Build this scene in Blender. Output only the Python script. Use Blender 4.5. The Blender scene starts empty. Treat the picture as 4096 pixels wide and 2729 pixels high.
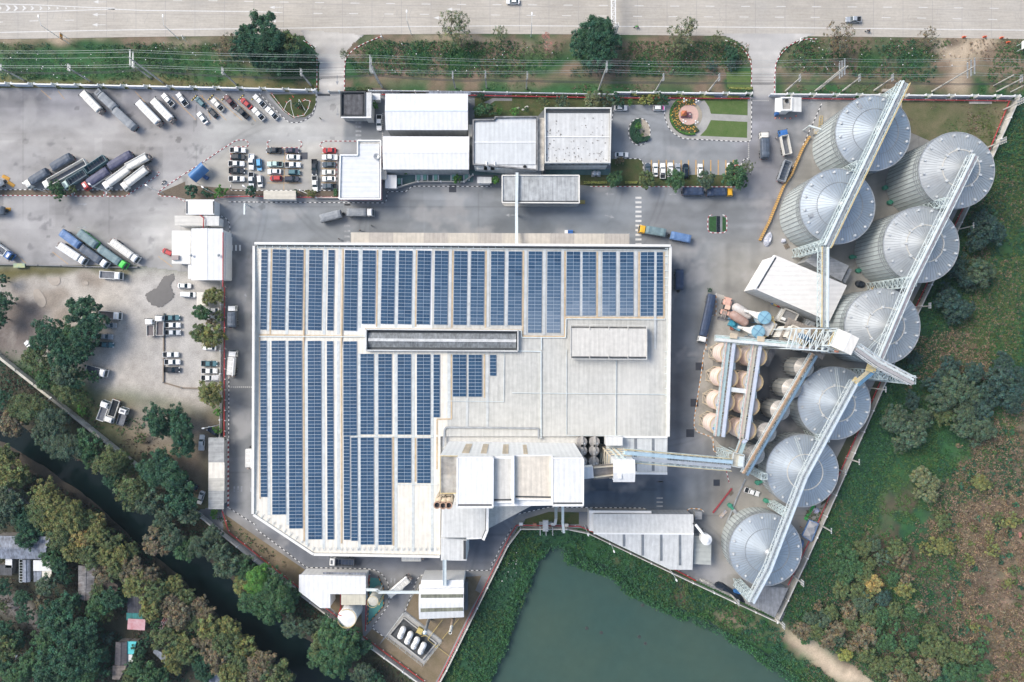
import bpy,bmesh,math,random
import numpy as np
from mathutils import Vector,Matrix
random.seed(7);RNG=np.random.default_rng(11)
PI=math.pi
S,H,CX,CY=0.083,226.65,2048.0,1364.5
scn=bpy.context.scene
COL=scn.collection
ROW=(0,700,1400,2029)
def F(c,r,x,y):return(c*1024+x/2.2402,ROW[r]+y/2.24)
def FW(f,h=0.0):
 k=(H-h)/H
 return Vector(((f[0]-CX)*S*k,(CY-f[1])*S*k,h))
def W(c,r,x,y,h=0.0):return FW(F(c,r,x,y),h)
def P(x,y,h=0.0):return FW((x*1.74076,y*1.74076),h)
PM=1.74076*S
MATS={}
def mat(name,col,rough=0.7,metal=0.0,var=0.12,scale=0.6,col2=None,streak=None,island=0.0,attr=None,bump=0.0,bscale=3.0,spec=0.5,fine=0.0,fscale=4.0,stain=None,stainamt=0.0,stscale=0.15,wave=True):
 if name in MATS:return MATS[name]
 m=bpy.data.materials.new(name);m.use_nodes=True
 nt=m.node_tree;N=nt.nodes;L=nt.links
 b=N['Principled BSDF'];b.inputs['Roughness'].default_value=rough;b.inputs['Metallic'].default_value=metal
 b.inputs['Specular IOR Level'].default_value=spec
 tc=N.new('ShaderNodeTexCoord');src=tc.outputs['Object']
 def mix(fac,a,c,mode='MIX'):
  x=N.new('ShaderNodeMix');x.data_type='RGBA';x.blend_type=mode
  if isinstance(fac,float):x.inputs[0].default_value=fac
  else:L.new(fac,x.inputs[0])
  for i,v in((6,a),(7,c)):
   if isinstance(v,tuple):x.inputs[i].default_value=(*v[:3],1)
   else:L.new(v,x.inputs[i])
  return x.outputs[2]
 def noise(sc,detail=5.0,stretch=None,rough_=0.6):
  n=N.new('ShaderNodeTexNoise');n.inputs['Scale'].default_value=sc;n.inputs['Detail'].default_value=detail;n.inputs['Roughness'].default_value=rough_
  if stretch:
   mp=N.new('ShaderNodeMapping');mp.inputs['Scale'].default_value=stretch;L.new(src,mp.inputs[0]);L.new(mp.outputs[0],n.inputs[0])
  else:L.new(src,n.inputs[0])
  return n.outputs[0]
 def ramp(v,lo,hi):
  r=N.new('ShaderNodeMapRange');r.inputs[1].default_value=lo;r.inputs[2].default_value=hi;L.new(v,r.inputs[0]);return r.outputs[0]
 if attr:
  a=N.new('ShaderNodeAttribute');a.attribute_name=attr;c=a.outputs['Color']
  if col is not None:c=mix(1.0,c,tuple(col),'MULTIPLY')
 else:c=tuple(col)
 if col2 is None and col is not None and not attr:c2=tuple(v*(1-var*1.6)for v in col)
 else:c2=col2
 if c2 is not None and not attr:c=mix(ramp(noise(scale),.32,.68),c,tuple(c2))
 if streak:
  st={'x':(0.06,1.0,1.0),'y':(1.0,0.06,1.0),'z':(1.0,1.0,0.05)}[streak]
  c=mix(ramp(noise(2.2,3.0,st),.35,.7),c,mix(1.0,c,(1-var*1.5,)*3,'MULTIPLY'))
  if not wave:src_=None
  wv=N.new('ShaderNodeTexWave');wv.bands_direction='Y' if streak=='x' else 'X';wv.inputs['Scale'].default_value=0.21
  L.new(src,wv.inputs[0]);c=c if not wave else mix(wv.outputs['Fac'],c,mix(1.0,c,(0.92,)*3,'MULTIPLY'))
 if stain:c=mix(ramp(noise(stscale,6.0),.5,.5+.25/max(stainamt,.05)),c,tuple(stain))
 if fine:
  f=noise(fscale,4.0);c=mix(ramp(f,.3,.7),mix(1.0,c,(1-fine,)*3,'MULTIPLY'),mix(1.0,c,(1+fine,)*3,'MULTIPLY'))
 if island:
  g=N.new('ShaderNodeNewGeometry');r=N.new('ShaderNodeMapRange');r.inputs[3].default_value=1-island;r.inputs[4].default_value=1+island
  L.new(g.outputs['Random Per Island'],r.inputs[0]);cb=N.new('ShaderNodeCombineColor')
  for i in range(3):L.new(r.outputs[0],cb.inputs[i])
  c=mix(1.0,c,cb.outputs[0],'MULTIPLY')
 if isinstance(c,tuple):b.inputs['Base Color'].default_value=(*c[:3],1)
 else:L.new(c,b.inputs['Base Color'])
 if bump:
  bp=N.new('ShaderNodeBump');bp.inputs['Strength'].default_value=bump;L.new(noise(bscale),bp.inputs['Height']);L.new(bp.outputs[0],b.inputs['Normal'])
 MATS[name]=m;return m
def paint(name,col,rough=0.35,**k):return mat('paint_'+name,col,rough,var=k.pop('var',.06),spec=.3,**k)
white=paint('white',(.80,.80,.78));offw=paint('offwhite',(.72,.70,.64));black=paint('black',(.010,.018,.032))
silver=paint('silver',(.42,.45,.48),metal=.3);grey=paint('grey',(.070,.095,.125));redp=paint('red',(.42,.03,.035));maroon=paint('maroon',(.10,.02,.03))
bluep=paint('blue',(.10,.36,.62));navyc=paint('navy',(.018,.028,.055));teal=paint('teal',(.07,.17,.20));purple=paint('purple',(.04,.032,.065));palegreen=paint('palegreen',(.45,.60,.55))
yellow=paint('yellow',(.75,.42,.04));greenp=paint('green',(.04,.55,.06));truckblue=paint('truckblue',(.05,.16,.42));pink=paint('pink',(.75,.12,.42));orange=paint('orange',(.75,.22,.04))
glass=mat('car_glass',(.030,.052,.064),.12,var=.0,spec=.3);rubber=mat('rubber',(.02,.02,.02),.9);chassis=mat('chassis',(.03,.03,.03),.8);bedblk=mat('bed_liner',(.022,.026,.032),.8,fine=.3,spec=.2)
lampw=mat('lamp_glass',(.75,.77,.78),.15);lampr=mat('tail_lamp',(.35,.02,.02),.2)
tarpgrey=mat('tarp_grey',(.27,.29,.31),.7,scale=.9,var=.18);tarpdark=mat('tarp_dark',(.085,.11,.15),.6,scale=.9,var=.25);tarpnavy=mat('tarp_navy',(.035,.06,.12),.55,scale=.9,var=.3)
tarpblue=mat('tarp_blue',(.12,.22,.42),.55,scale=.9,var=.2);tarpgreen=mat('tarp_green',(.17,.25,.27),.6,scale=.9,var=.2);tarppurp=mat('tarp_purple',(.07,.075,.14),.6,scale=.9,var=.2)
bedgrey=mat('bed_grey',(.14,.15,.17),.8,fine=.25,fscale=2);bedbrown=mat('bed_brown',(.16,.14,.14),.85,fine=.25);rust=mat('rusty',(.30,.16,.12),.8,col2=(.42,.32,.28),scale=.5)
conc=mat('concrete',(.42,.41,.38),.9,scale=.4,fine=.12);concd=mat('concrete_dark',(.22,.22,.22),.9,scale=.3,fine=.15);concw=mat('concrete_wall',(.58,.56,.51),.9,scale=.35,var=.2)
steelw=mat('white_steel',(.62,.68,.68),.5,var=.1);steelc=mat('pale_cyan_steel',(.58,.67,.67),.5,var=.15);steely=mat('cream_steel',(.66,.56,.34),.55,var=.15);steelb=mat('blue_steel',(.13,.27,.42),.5,var=.15)
steelg=mat('galvanised',(.42,.44,.45),.45,metal=.3,var=.2);bracey=mat('yellow_rail',(.68,.54,.26),.5);pipered=mat('red_pipe',(.42,.035,.04),.5);orst=mat('orange_steel',(.66,.42,.24),.5,var=.15)
rwhite=mat('roof_white',(.74,.745,.735),.55,streak='y',var=.06);rwhitex=mat('roof_white_x',(.66,.68,.69),.55,streak='x',var=.07)
rcream=mat('roof_cream',(.76,.72,.63),.6,streak='y',var=.09);rgrey=mat('roof_grey',(.545,.545,.51),.6,streak='y',var=.12,stain=(.62,.605,.56),stainamt=.5,stscale=.03)
rgreyp=mat('roof_pale_grey',(.66,.665,.645),.6,streak='y',var=.1);rbeige=mat('roof_beige',(.58,.53,.45),.65,streak='y',var=.1);rtaupe=mat('roof_taupe',(.47,.43,.38),.65,streak='y',var=.1)
rdark=mat('roof_dark',(.11,.115,.125),.8,streak='y',var=.3);rtin=mat('roof_old_tin',(.33,.37,.45),.65,streak='y',var=.4,stain=(.14,.15,.18),stainamt=.7,stscale=.5);rshed=mat('roof_shed',(.38,.39,.40),.65,streak='x',var=.2)
wallw=mat('wall_white',(.84,.84,.82),.7,streak='z',var=.05);wallg=mat('wall_grey',(.45,.46,.46),.75,streak='z',var=.12);trim=mat('trim_dark',(.045,.05,.055),.7);gutter=mat('gutter_tan',(.56,.43,.28),.75,scale=.8,var=.2)
skyl=mat('skylight_strip',(.55,.58,.57),.5,scale=.8,var=.15);winglass=mat('window_glass',(.06,.08,.10),.1,var=0)
galv=mat('silo_sheet',(.40,.455,.50),.46,metal=.55,var=.14,scale=.14,island=.045,stain=(.50,.49,.45),stainamt=.35,stscale=.10);galvw=mat('silo_wall_sheet',(.56,.61,.60),.5,metal=.1,var=.12,scale=.3,island=.05);rib=mat('silo_rib',(.29,.31,.32),.6,metal=.2)
galvc=mat('silo_sheet_warm',(.46,.485,.49),.46,metal=.5,var=.16,scale=.14,island=.05,stain=(.52,.46,.40),stainamt=.35,stscale=.13)
tankp=mat('tank_peach',(.84,.73,.66),.55,scale=.35,var=.14,col2=(.80,.62,.54));tankt=mat('tank_top',(.50,.43,.39),.65,scale=.5,col2=(.42,.36,.35));tanky=mat('tank_ring',(.60,.46,.26),.6)
kw=mat('kerb_white',(.78,.77,.74),.8,fine=.1);kr=mat('kerb_red',(.34,.05,.06),.8);kb=mat('kerb_black',(.05,.05,.055),.8);ko=mat('kerb_orange',(.62,.28,.06),.8)
linew=mat('line_white',(.64,.63,.60),.8,scale=1.5,var=.12);liney=mat('line_yellow',(.62,.36,.10),.8,scale=1.2,var=.2);linefade=mat('line_faded',(.36,.37,.38),.85,scale=1.0,var=.3)
def rot2(x,y,a):c,s=math.cos(a),math.sin(a);return(x*c-y*s,x*s+y*c)
class MB:
 def __init__(s):s.v=[];s.f=[];s.m=[];s.cur=0
 def add(s,vs,fs):
  o=len(s.v);s.v+=[tuple(v)for v in vs];s.f+=[tuple(i+o for i in f)for f in fs];s.m+=[s.cur]*len(fs);return s
 def box(s,c,d,rz=0.0):
  x,y,z=d[0]/2,d[1]/2,d[2]/2;vs=[]
  for sx,sy,sz in((-1,-1,-1),(1,-1,-1),(1,1,-1),(-1,1,-1),(-1,-1,1),(1,-1,1),(1,1,1),(-1,1,1)):
   px,py=rot2(sx*x,sy*y,rz);vs.append((c[0]+px,c[1]+py,c[2]+sz*z))
  return s.add(vs,((3,2,1,0),(4,5,6,7),(0,1,5,4),(1,2,6,5),(2,3,7,6),(3,0,4,7)))
 def taper(s,b,t):
  n=len(b);fs=[tuple(range(n-1,-1,-1)),tuple(range(n,2*n))]+[(i,(i+1)%n,n+(i+1)%n,n+i)for i in range(n)]
  return s.add(list(b)+list(t),fs)
 def loft(s,loops,cap=True):
  n=len(loops[0]);vs=[p for l in loops for p in l];fs=[]
  for k in range(len(loops)-1):
   for i in range(n):fs.append((k*n+i,k*n+(i+1)%n,(k+1)*n+(i+1)%n,(k+1)*n+i))
  if cap:fs+=[tuple(range(n-1,-1,-1)),tuple(range((len(loops)-1)*n,len(loops)*n))]
  return s.add(vs,fs)
 def prism(s,poly,z0,z1,top=True,bottom=True):
  n=len(poly);a=sum(poly[i][0]*poly[(i+1)%n][1]-poly[(i+1)%n][0]*poly[i][1]for i in range(n))
  if a<0:poly=poly[::-1]
  vs=[(p[0],p[1],z0)for p in poly]+[(p[0],p[1],z1)for p in poly]
  fs=[(i,(i+1)%n,n+(i+1)%n,n+i)for i in range(n)]
  if bottom:fs.append(tuple(range(n-1,-1,-1)))
  if top:fs.append(tuple(range(n,2*n)))
  return s.add(vs,fs)
 def poly(s,pts,z=None):
  pts=[(p[0],p[1],p[2]if z is None else z)for p in pts];n=len(pts)
  a=sum(pts[i][0]*pts[(i+1)%n][1]-pts[(i+1)%n][0]*pts[i][1]for i in range(n))
  if a<0:pts=pts[::-1]
  return s.add(pts,(tuple(range(n)),))
 def bar(s,p,q,w=0.12,h=None,n=4):
  p,q=Vector(p),Vector(q);d=q-p
  if d.length<1e-5:return s
  d.normalize();up=Vector((0,0,1))if abs(d.z)<.98 else Vector((1,0,0))
  a=d.cross(up).normalized();b=a.cross(d);h=h or w;vs=[]
  if n==4:
   cs=((-w/2,-h/2),(w/2,-h/2),(w/2,h/2),(-w/2,h/2))
  else:cs=[(w/2*math.cos(2*PI*i/n),h/2*math.sin(2*PI*i/n))for i in range(n)]
  for e in(p,q):vs+=[e+a*u+b*v for u,v in cs]
  return s.add(vs,[(i,(i+1)%n,n+(i+1)%n,n+i)for i in range(n)]+[tuple(range(n-1,-1,-1)),tuple(range(n,2*n))])
 def path(s,pts,w=.12,h=None,n=4):
  for i in range(len(pts)-1):s.bar(pts[i],pts[i+1],w,h,n)
  return s
 def lathe(s,c,prof,n=24,cap=True,a0=0.0):
  loops=[[(c[0]+r*math.cos(a0+2*PI*i/n),c[1]+r*math.sin(a0+2*PI*i/n),c[2]+z)for i in range(n)]for r,z in prof]
  return s.loft(loops,cap)
 def capsule(s,p,q,r,n=14):
  p,q=Vector(p),Vector(q);d=(q-p).normalized();up=Vector((0,0,1))if abs(d.z)<.98 else Vector((1,0,0));a=d.cross(up).normalized();b=a.cross(d);Ln=(q-p).length
  loops=[]
  for t,k in((0,.02),(.12*r,.5),(.4*r,.83),(.8*r,1),(Ln-.8*r,1),(Ln-.4*r,.83),(Ln-.12*r,.5),(Ln,.02)):
   loops.append([p+d*t+a*(r*k*math.cos(2*PI*i/n))+b*(r*k*math.sin(2*PI*i/n))for i in range(n)])
  return s.loft(loops)
 def mesh(s,name,mats,org=None,rz=0.0,smooth=False):
  vs=s.v
  if org is not None:
   out=[]
   for v in vs:
    x,y=rot2(v[0]-org[0],v[1]-org[1],-rz);out.append((x,y,v[2]-org[2]))
   vs=out
  me=bpy.data.meshes.new(name);me.from_pydata(vs,[],s.f)
  if not isinstance(mats,(list,tuple)):mats=[mats]
  for m in mats:me.materials.append(m)
  if len(mats)>1:me.polygons.foreach_set('material_index',s.m)
  if smooth:me.polygons.foreach_set('use_smooth',[True]*len(me.polygons))
  me.update();return me
def link(name,data,loc=(0,0,0),rz=0.0,parent=None):
 o=bpy.data.objects.new(name,data);COL.objects.link(o);o.location=loc;o.rotation_euler=(0,0,rz);o.parent=parent;return o
def tag(o,label=None,cat=None,group=None,kind=None):
 if label:o['label']=label
 if cat:o['category']=cat
 if group:o['group']=group
 if kind:o['kind']=kind
 return o
class T:
 """a thing: an Empty at its base; parts are given in world coordinates"""
 def __init__(s,name,label,cat,loc,rz=0.0,group=None):
  s.loc,s.rz=Vector(loc),rz;s.o=tag(link(name,None,loc,rz),label,cat,group);s.o.empty_display_size=.5
 def part(s,name,mb,mats,parent=None,label=None,smooth=False):
  o=link(name,mb.mesh(name,mats,s.loc,s.rz,smooth),parent=parent or s.o)
  if label:o['label']=label
  return o
def solo(name,mb,mats,label=None,cat=None,group=None,kind=None,smooth=False,org=None):
 if org is None:
  xs=[v[0]for v in mb.v];ys=[v[1]for v in mb.v];org=((min(xs)+max(xs))/2,(min(ys)+max(ys))/2,0)
 return tag(link(name,mb.mesh(name,mats,org,0,smooth),org),label,cat,group,kind)
def sheet(name,polys,z,m,kind='structure'):
 b=MB()
 for i,p in enumerate(polys):b.poly(p,z)
 return solo(name,b,m,kind=kind,org=(0,0,0))
def arc(cx,cy,r,a0,a1,n=10):return[(cx+r*math.cos(math.radians(a0+(a1-a0)*i/n)),cy+r*math.sin(math.radians(a0+(a1-a0)*i/n)))for i in range(n+1)]
ORD=['first','second','third','fourth','fifth','sixth','seventh','eighth','ninth','tenth','eleventh','twelfth','thirteenth','fourteenth','fifteenth','sixteenth','seventeenth','eighteenth','nineteenth','twentieth']+['%dst'%k if k%10==1 else '%dnd'%k if k%10==2 else '%drd'%k if k%10==3 else '%dth'%k for k in range(21,120)]
def PP(*pts):return np.array([(x*1.74076,y*1.74076)for x,y in pts])
def inpoly(X,Y,poly):
 ins=np.zeros(X.shape,bool);n=len(poly);j=n-1
 for i in range(n):
  xi,yi=poly[i];xj,yj=poly[j]
  c=((yi>Y)!=(yj>Y));ins^=c&(X<(xj-xi)*(Y-yi)/(yj-yi+1e-12)+xi);j=i
 return ins
LAT=RNG.random((512,512))
def vnoise(X,Y,sc,ox=0.0,oy=0.0):
 x=X*sc+ox+1000;y=Y*sc+oy+1000;xi=np.floor(x).astype(int);yi=np.floor(y).astype(int);fx=x-xi;fy=y-yi
 fx=fx*fx*(3-2*fx);fy=fy*fy*(3-2*fy);g=lambda a,b:LAT[a%512,b%512]
 return(g(xi,yi)*(1-fx)+g(xi+1,yi)*fx)*(1-fy)+(g(xi,yi+1)*(1-fx)+g(xi+1,yi+1)*fx)*fy
def fbm(X,Y,sc,o=0.0,n=4):
 t=0;a=1.0;z=0
 for k in range(n):t=t+a*vnoise(X,Y,sc*2**k,o+17*k,o*1.7+31*k);z+=a;a*=.55
 return t/z
def blur(m,r):
 if r<1:return m
 for ax in(0,1):
  for _ in range(2):
   p=np.pad(m,[(r+1,r)if a==ax else(0,0)for a in(0,1)],mode='edge');c=np.cumsum(p,axis=ax)
   n=m.shape[ax];sl=lambda a,b:tuple(slice(a,b)if q==ax else slice(None)for q in(0,1))
   m=(c[sl(2*r+1,2*r+1+n)]-c[sl(0,n)])/(2*r+1)
 return m
def gridmesh(name,xs,ys,Zh,colr,keep=None):
 nx,ny=len(xs),len(ys);X,Y=np.meshgrid(xs,ys,indexing='ij')
 co=np.stack([X,Y,Zh],-1).reshape(-1,3)
 i,j=np.meshgrid(np.arange(nx-1),np.arange(ny-1),indexing='ij');a=i*ny+j
 q=np.stack([a,a+ny,a+ny+1,a+1],-1)
 q=q[keep]if keep is not None else q.reshape(-1,4)
 used=np.unique(q);remap=np.full(nx*ny,-1);remap[used]=np.arange(len(used));q=remap[q];co=co[used];cc=colr.reshape(-1,3)[used]
 me=bpy.data.meshes.new(name);me.vertices.add(len(co));me.vertices.foreach_set('co',co.astype(np.float32).ravel())
 me.loops.add(q.size);me.loops.foreach_set('vertex_index',q.ravel().astype(np.int32));me.polygons.add(len(q))
 me.polygons.foreach_set('loop_start',np.arange(0,q.size,4,dtype=np.int32));me.polygons.foreach_set('loop_total',np.full(len(q),4,np.int32))
 at=me.attributes.new('cover','FLOAT_COLOR','POINT');at.data.foreach_set('color',np.concatenate([cc,np.ones((len(cc),1))],1).astype(np.float32).ravel())
 me.update(calc_edges=True);me.validate();return me
CANAL=PP((-90,950),(0,1012),(60,1045),(150,1105),(230,1165),(300,1235),(345,1275),(420,1335),(470,1385),(560,1460),(640,1535),(720,1610),(870,1610),(800,1555),(720,1490),(650,1440),(560,1370),(480,1300),(430,1245),(370,1195),(310,1150),(240,1095),(150,1050),(70,1005),(0,955),(-90,890))
POND=PP((1262,1262),(1232,1290),(1222,1340),(1200,1390),(1180,1440),(1160,1490),(1130,1540),(1105,1600),(1080,1700),(1900,1700),(1850,1590),(1830,1560),(1780,1520),(1745,1500),(1700,1478),(1650,1445),(1600,1418),(1560,1398),(1540,1400),(1500,1378),(1440,1352),(1420,1318),(1385,1300),(1345,1290),(1310,1285),(1295,1262))
YARD=PP((-70,203),(735,212),(2330,230),(1795,1428),(1600,1336),(1345,1217),(1190,1213),(1000,1580),(965,1580),(445,1176),(482,1168),(517,1005),(517,640),(440,628),(312,612),(-70,610))
ENTW=PP((690,70),(835,82),(812,100),(795,118),(790,150),(790,216),(732,216),(732,150),(722,112),(700,92))
ENTE=PP((1650,78),(1690,95),(1712,112),(1726,140),(1728,226),(1780,226),(1782,145),(1795,115),(1830,95),(1870,80))
INSIDE=PP((-70,198),(2335,226),(1795,1432),(1345,1220),(1190,1216),(985,1585),(445,1180),(482,1168),(517,1005),(517,640),(300,614),(-70,612))
def axis(lo,hi,st,far):
 a=np.arange(lo,hi+st/2,st);g=[];d=st
 while(g[-1]if g else 0)<far:d*=1.5;g.append((g[-1]if g else 0)+d)
 g=np.array(g);return np.concatenate([lo-g[::-1],a,hi+g])
def terrain():
 xs=axis(-212,212,.7,1400);ys=axis(-150,150,.7,1400);X,Y=np.meshgrid(xs,ys,indexing='ij')
 FX,FY=CX+X/S,CY-Y/S;wx=(fbm(X,Y,.12,3)-.5)*70;wy=(fbm(X,Y,.12,9)-.5)*70
 A,B=FX+wx,FY+wy
 n1,n2,n3=fbm(X,Y,.035,1),fbm(X,Y,.16,5),fbm(X,Y,.5,7)
 g1=np.array((.030,.090,.032));g2=np.array((.055,.10,.032));dk=np.array((.024,.068,.040));br=np.array((.19,.142,.10));litter=np.array((.060,.050,.040));dirt=np.array((.42,.385,.34));olive=np.array((.15,.135,.06));sand=np.array((.46,.37,.27))
 mixc=lambda c,m,k:c*(1-m[...,None])+k*m[...,None]
 st=lambda v,a,b:np.clip((v-a)/(b-a),0,1)
 c=np.ones(X.shape+(3,))*g1;c=mixc(c,st(n2,.4,.7),g2)
 def zone(poly,col,r=2,warp=1,amt=1.0,nz=None):
  nonlocal c
  m=blur(inpoly(A if warp else FX,B if warp else FY,poly).astype(float),r)*amt
  if nz is not None:m=m*nz
  c=mixc(c,np.clip(m,0,1),np.array(col))
 zone(PP((-100,70),(2450,70),(2450,235),(-100,205)),g1*.95,1)
 zone(PP((-100,70),(2450,70),(2450,225),(-100,205)),br*.85,1,nz=st(n2,.46,.66))
 for q in(((-100,70),(700,70),(700,92),(560,100),(420,92),(380,108),(320,104),(250,92),(120,96),(-100,92)),((820,78),(1700,80),(1690,102),(1500,112),(1290,118),(1050,108),(830,96)),((1830,82),(2120,82),(2100,112),(1900,105)),((480,105),(560,95),(565,145),(490,150)),((1380,110),(1440,118),(1440,140),(1390,142)),((1480,108),(1720,100),(1725,140),(1640,150)),((840,168),(1640,172),(1640,200),(1100,190),(840,205)),((2080,85),(2353,85),(2353,150),(2180,190),(2130,130)),((1790,100),(1880,95),(1870,130),(1800,215)),((2040,170),(2200,185),(2250,222),(2040,215))):zone(PP(*q),br,2,amt=.92,nz=.55+.45*st(n2,.3,.6))
 zone(PP((-100,104),(300,110),(480,116),(560,150),(730,150),(730,182),(-100,180)),g1*1.15,2,nz=.6+.4*st(n3,.3,.6))
 zone(PP((-100,183),(730,190),(735,210),(-100,203)),olive,1)
 zone(PP((1130,192),(1500,200),(1500,215),(1100,213)),g1*1.2,2,amt=.8);zone(PP((1830,195),(2030,180),(2030,215),(1830,218)),g1*1.1,2,amt=.9)
 for q in(((-70,96),(250,90),(240,80),(-70,84)),((330,92),(430,88),(520,86),(420,100)),((930,88),(1120,84),(1240,96),(1000,100))):zone(PP(*q),sand*.85,1,amt=.8)
 zone(PP((2130,82),(2300,82),(2250,115),(2215,150),(2230,215),(2190,218),(2192,150),(2150,110)),sand,2,amt=.95);zone(PP((2168,88),(2225,86),(2205,104),(2175,104)),br*.6,1)
 zone(PP((2330,225),(2600,200),(2600,1800),(1850,1600),(1795,1425)),dk,2)
 zone(PP((2250,420),(2600,200),(2600,1000),(2250,800)),g2*1.1,6,nz=.35+.65*st(n2,.35,.65));zone(PP((2000,700),(2200,560),(2600,500),(2600,1250),(1900,1300),(1880,1150)),g1*1.1,5,nz=.3+.7*st(n3,.4,.65))
 zone(PP((2290,990),(2650,900),(2650,1900),(2290,1700),(2210,1500),(2190,1250),(2150,1180)),br*1.15,6,nz=.62+.38*st(n2,.35,.55));zone(PP((1990,1150),(2200,1100),(2300,1250),(2250,1568),(1900,1568)),br*.55,6,nz=st(n2,.35,.6))
 for q in(((2130,790),(2240,770),(2270,830),(2150,860)),((2100,830),(2150,850),(2140,905),(2080,900)),((2270,1020),(2353,1000),(2353,1130),(2240,1130)),((2000,1340),(2060,1420),(2030,1440),(1985,1380))):zone(PP(*q),br*.9,4,amt=.75)
 zone(PP((1345,1215),(1600,1335),(1790,1430),(2000,1600),(1750,1620),(1050,1620),(985,1600),(1190,1212)),g1,2);zone(PP((1345,1220),(1600,1345),(1790,1440),(1950,1568),(1780,1500),(1560,1385),(1430,1290)),br*.75,2,nz=st(n2,.42,.6))
 zone(PP((1190,1215),(1330,1215),(1290,1250),(1230,1290),(1180,1400),(1100,1560),(1010,1565)),dk*1.2,3,nz=.5+.5*n2)
 zone(PP((1790,1432),(1850,1468),(1930,1515),(2010,1575),(1940,1580),(1890,1530),(1830,1490)),sand*1.15,2);zone(PP((1600,1380),(1640,1400),(1740,1450),(1700,1445)),sand*.7,1,amt=.6)
 zone(PP((-200,800),(0,810),(330,1075),(445,1170),(960,1570),(1000,1700),(-200,1700)),litter,2);zone(PP((-200,800),(0,812),(330,1078),(445,1172),(980,1580),(900,1580),(440,1220),(200,1040),(-200,860)),np.array((.045,.055,.03)),3,nz=.4+.6*n2)
 zone(PP((-200,1030),(300,1250),(650,1568),(600,1800),(-200,1800)),np.array((.05,.05,.035)),3)
 zone(PP((-70,612),(320,612),(517,640),(517,900),(470,960),(420,940),(240,900),(150,840),(0,800),(-70,780)),dirt,3);zone(PP((300,616),(517,640),(517,890),(380,890),(330,800),(300,700)),np.array((.40,.385,.36)),6,amt=.8)
 zone(PP((-70,640),(60,650),(120,700),(140,760),(60,820),(-70,810)),np.array((.16,.135,.12)),4,nz=.4+.6*st(n2,.35,.55));zone(PP((-70,608),(312,612),(318,622),(100,628),(-70,640)),olive*.8,1)
 for q in(((80,668),(150,660),(170,690),(130,712),(95,700)),((180,635),(240,632),(235,660),(200,668)),((110,720),(165,700),(180,750),(130,785))):zone(PP(*q),np.array((.25,.21,.17)),1,amt=.8)
 zone(PP((220,895),(330,940),(470,955),(517,900),(517,1005),(482,1168),(440,1165),(330,1075),(200,960)),np.array((.20,.155,.115)),4,nz=.75+.25*n2);zone(PP((100,840),(230,930),(340,1070),(300,1050),(60,850)),np.array((.06,.075,.035)),3,amt=.85);zone(PP((290,920),(420,950),(480,1000),(440,1030),(350,1000)),dirt*.8,4,amt=.6)
 zone(PP((0,1360),(60,1380),(110,1440),(120,1480),(60,1440),(0,1400)),np.array((.22,.20,.19)),2);
 c*=(.72+.56*n3)[...,None]*(.85+.3*n1)[...,None]
 flat=blur(np.maximum.reduce([inpoly(FX,FY,INSIDE),FY<168,inpoly(FX,FY,ENTW),inpoly(FX,FY,ENTE),inpoly(FX,FY,PP((-70,605),(525,605),(525,1165),(445,1168),(330,1075),(0,812),(-70,790)))]).astype(float),2)
 Zh=-.06+(1-flat)*(n2-.5)*.7
 Zh-=2.4*blur(inpoly(FX+wx*.35,FY+wy*.35,CANAL).astype(float),3)+2.6*blur(inpoly(FX+wx*.35,FY+wy*.35,POND).astype(float),3)
 ditch=blur((inpoly(A,B,PP((-100,105),(730,125),(730,165),(-100,165)))|inpoly(A,B,PP((830,130),(1640,130),(1640,165),(830,165)))|inpoly(A,B,PP((1810,120),(2130,120),(2110,175),(1810,170)))).astype(float),5);Zh-=.9*ditch*(1-flat)
 o=link('ground',gridmesh('ground',xs,ys,Zh,c));tag(o,kind='structure');o.data.materials.append(mat('ground_cover',(1,1,1),.95,attr='cover',fine=.2,fscale=3.2,bump=.35,bscale=2.0,spec=.2))
terrain()
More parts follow.
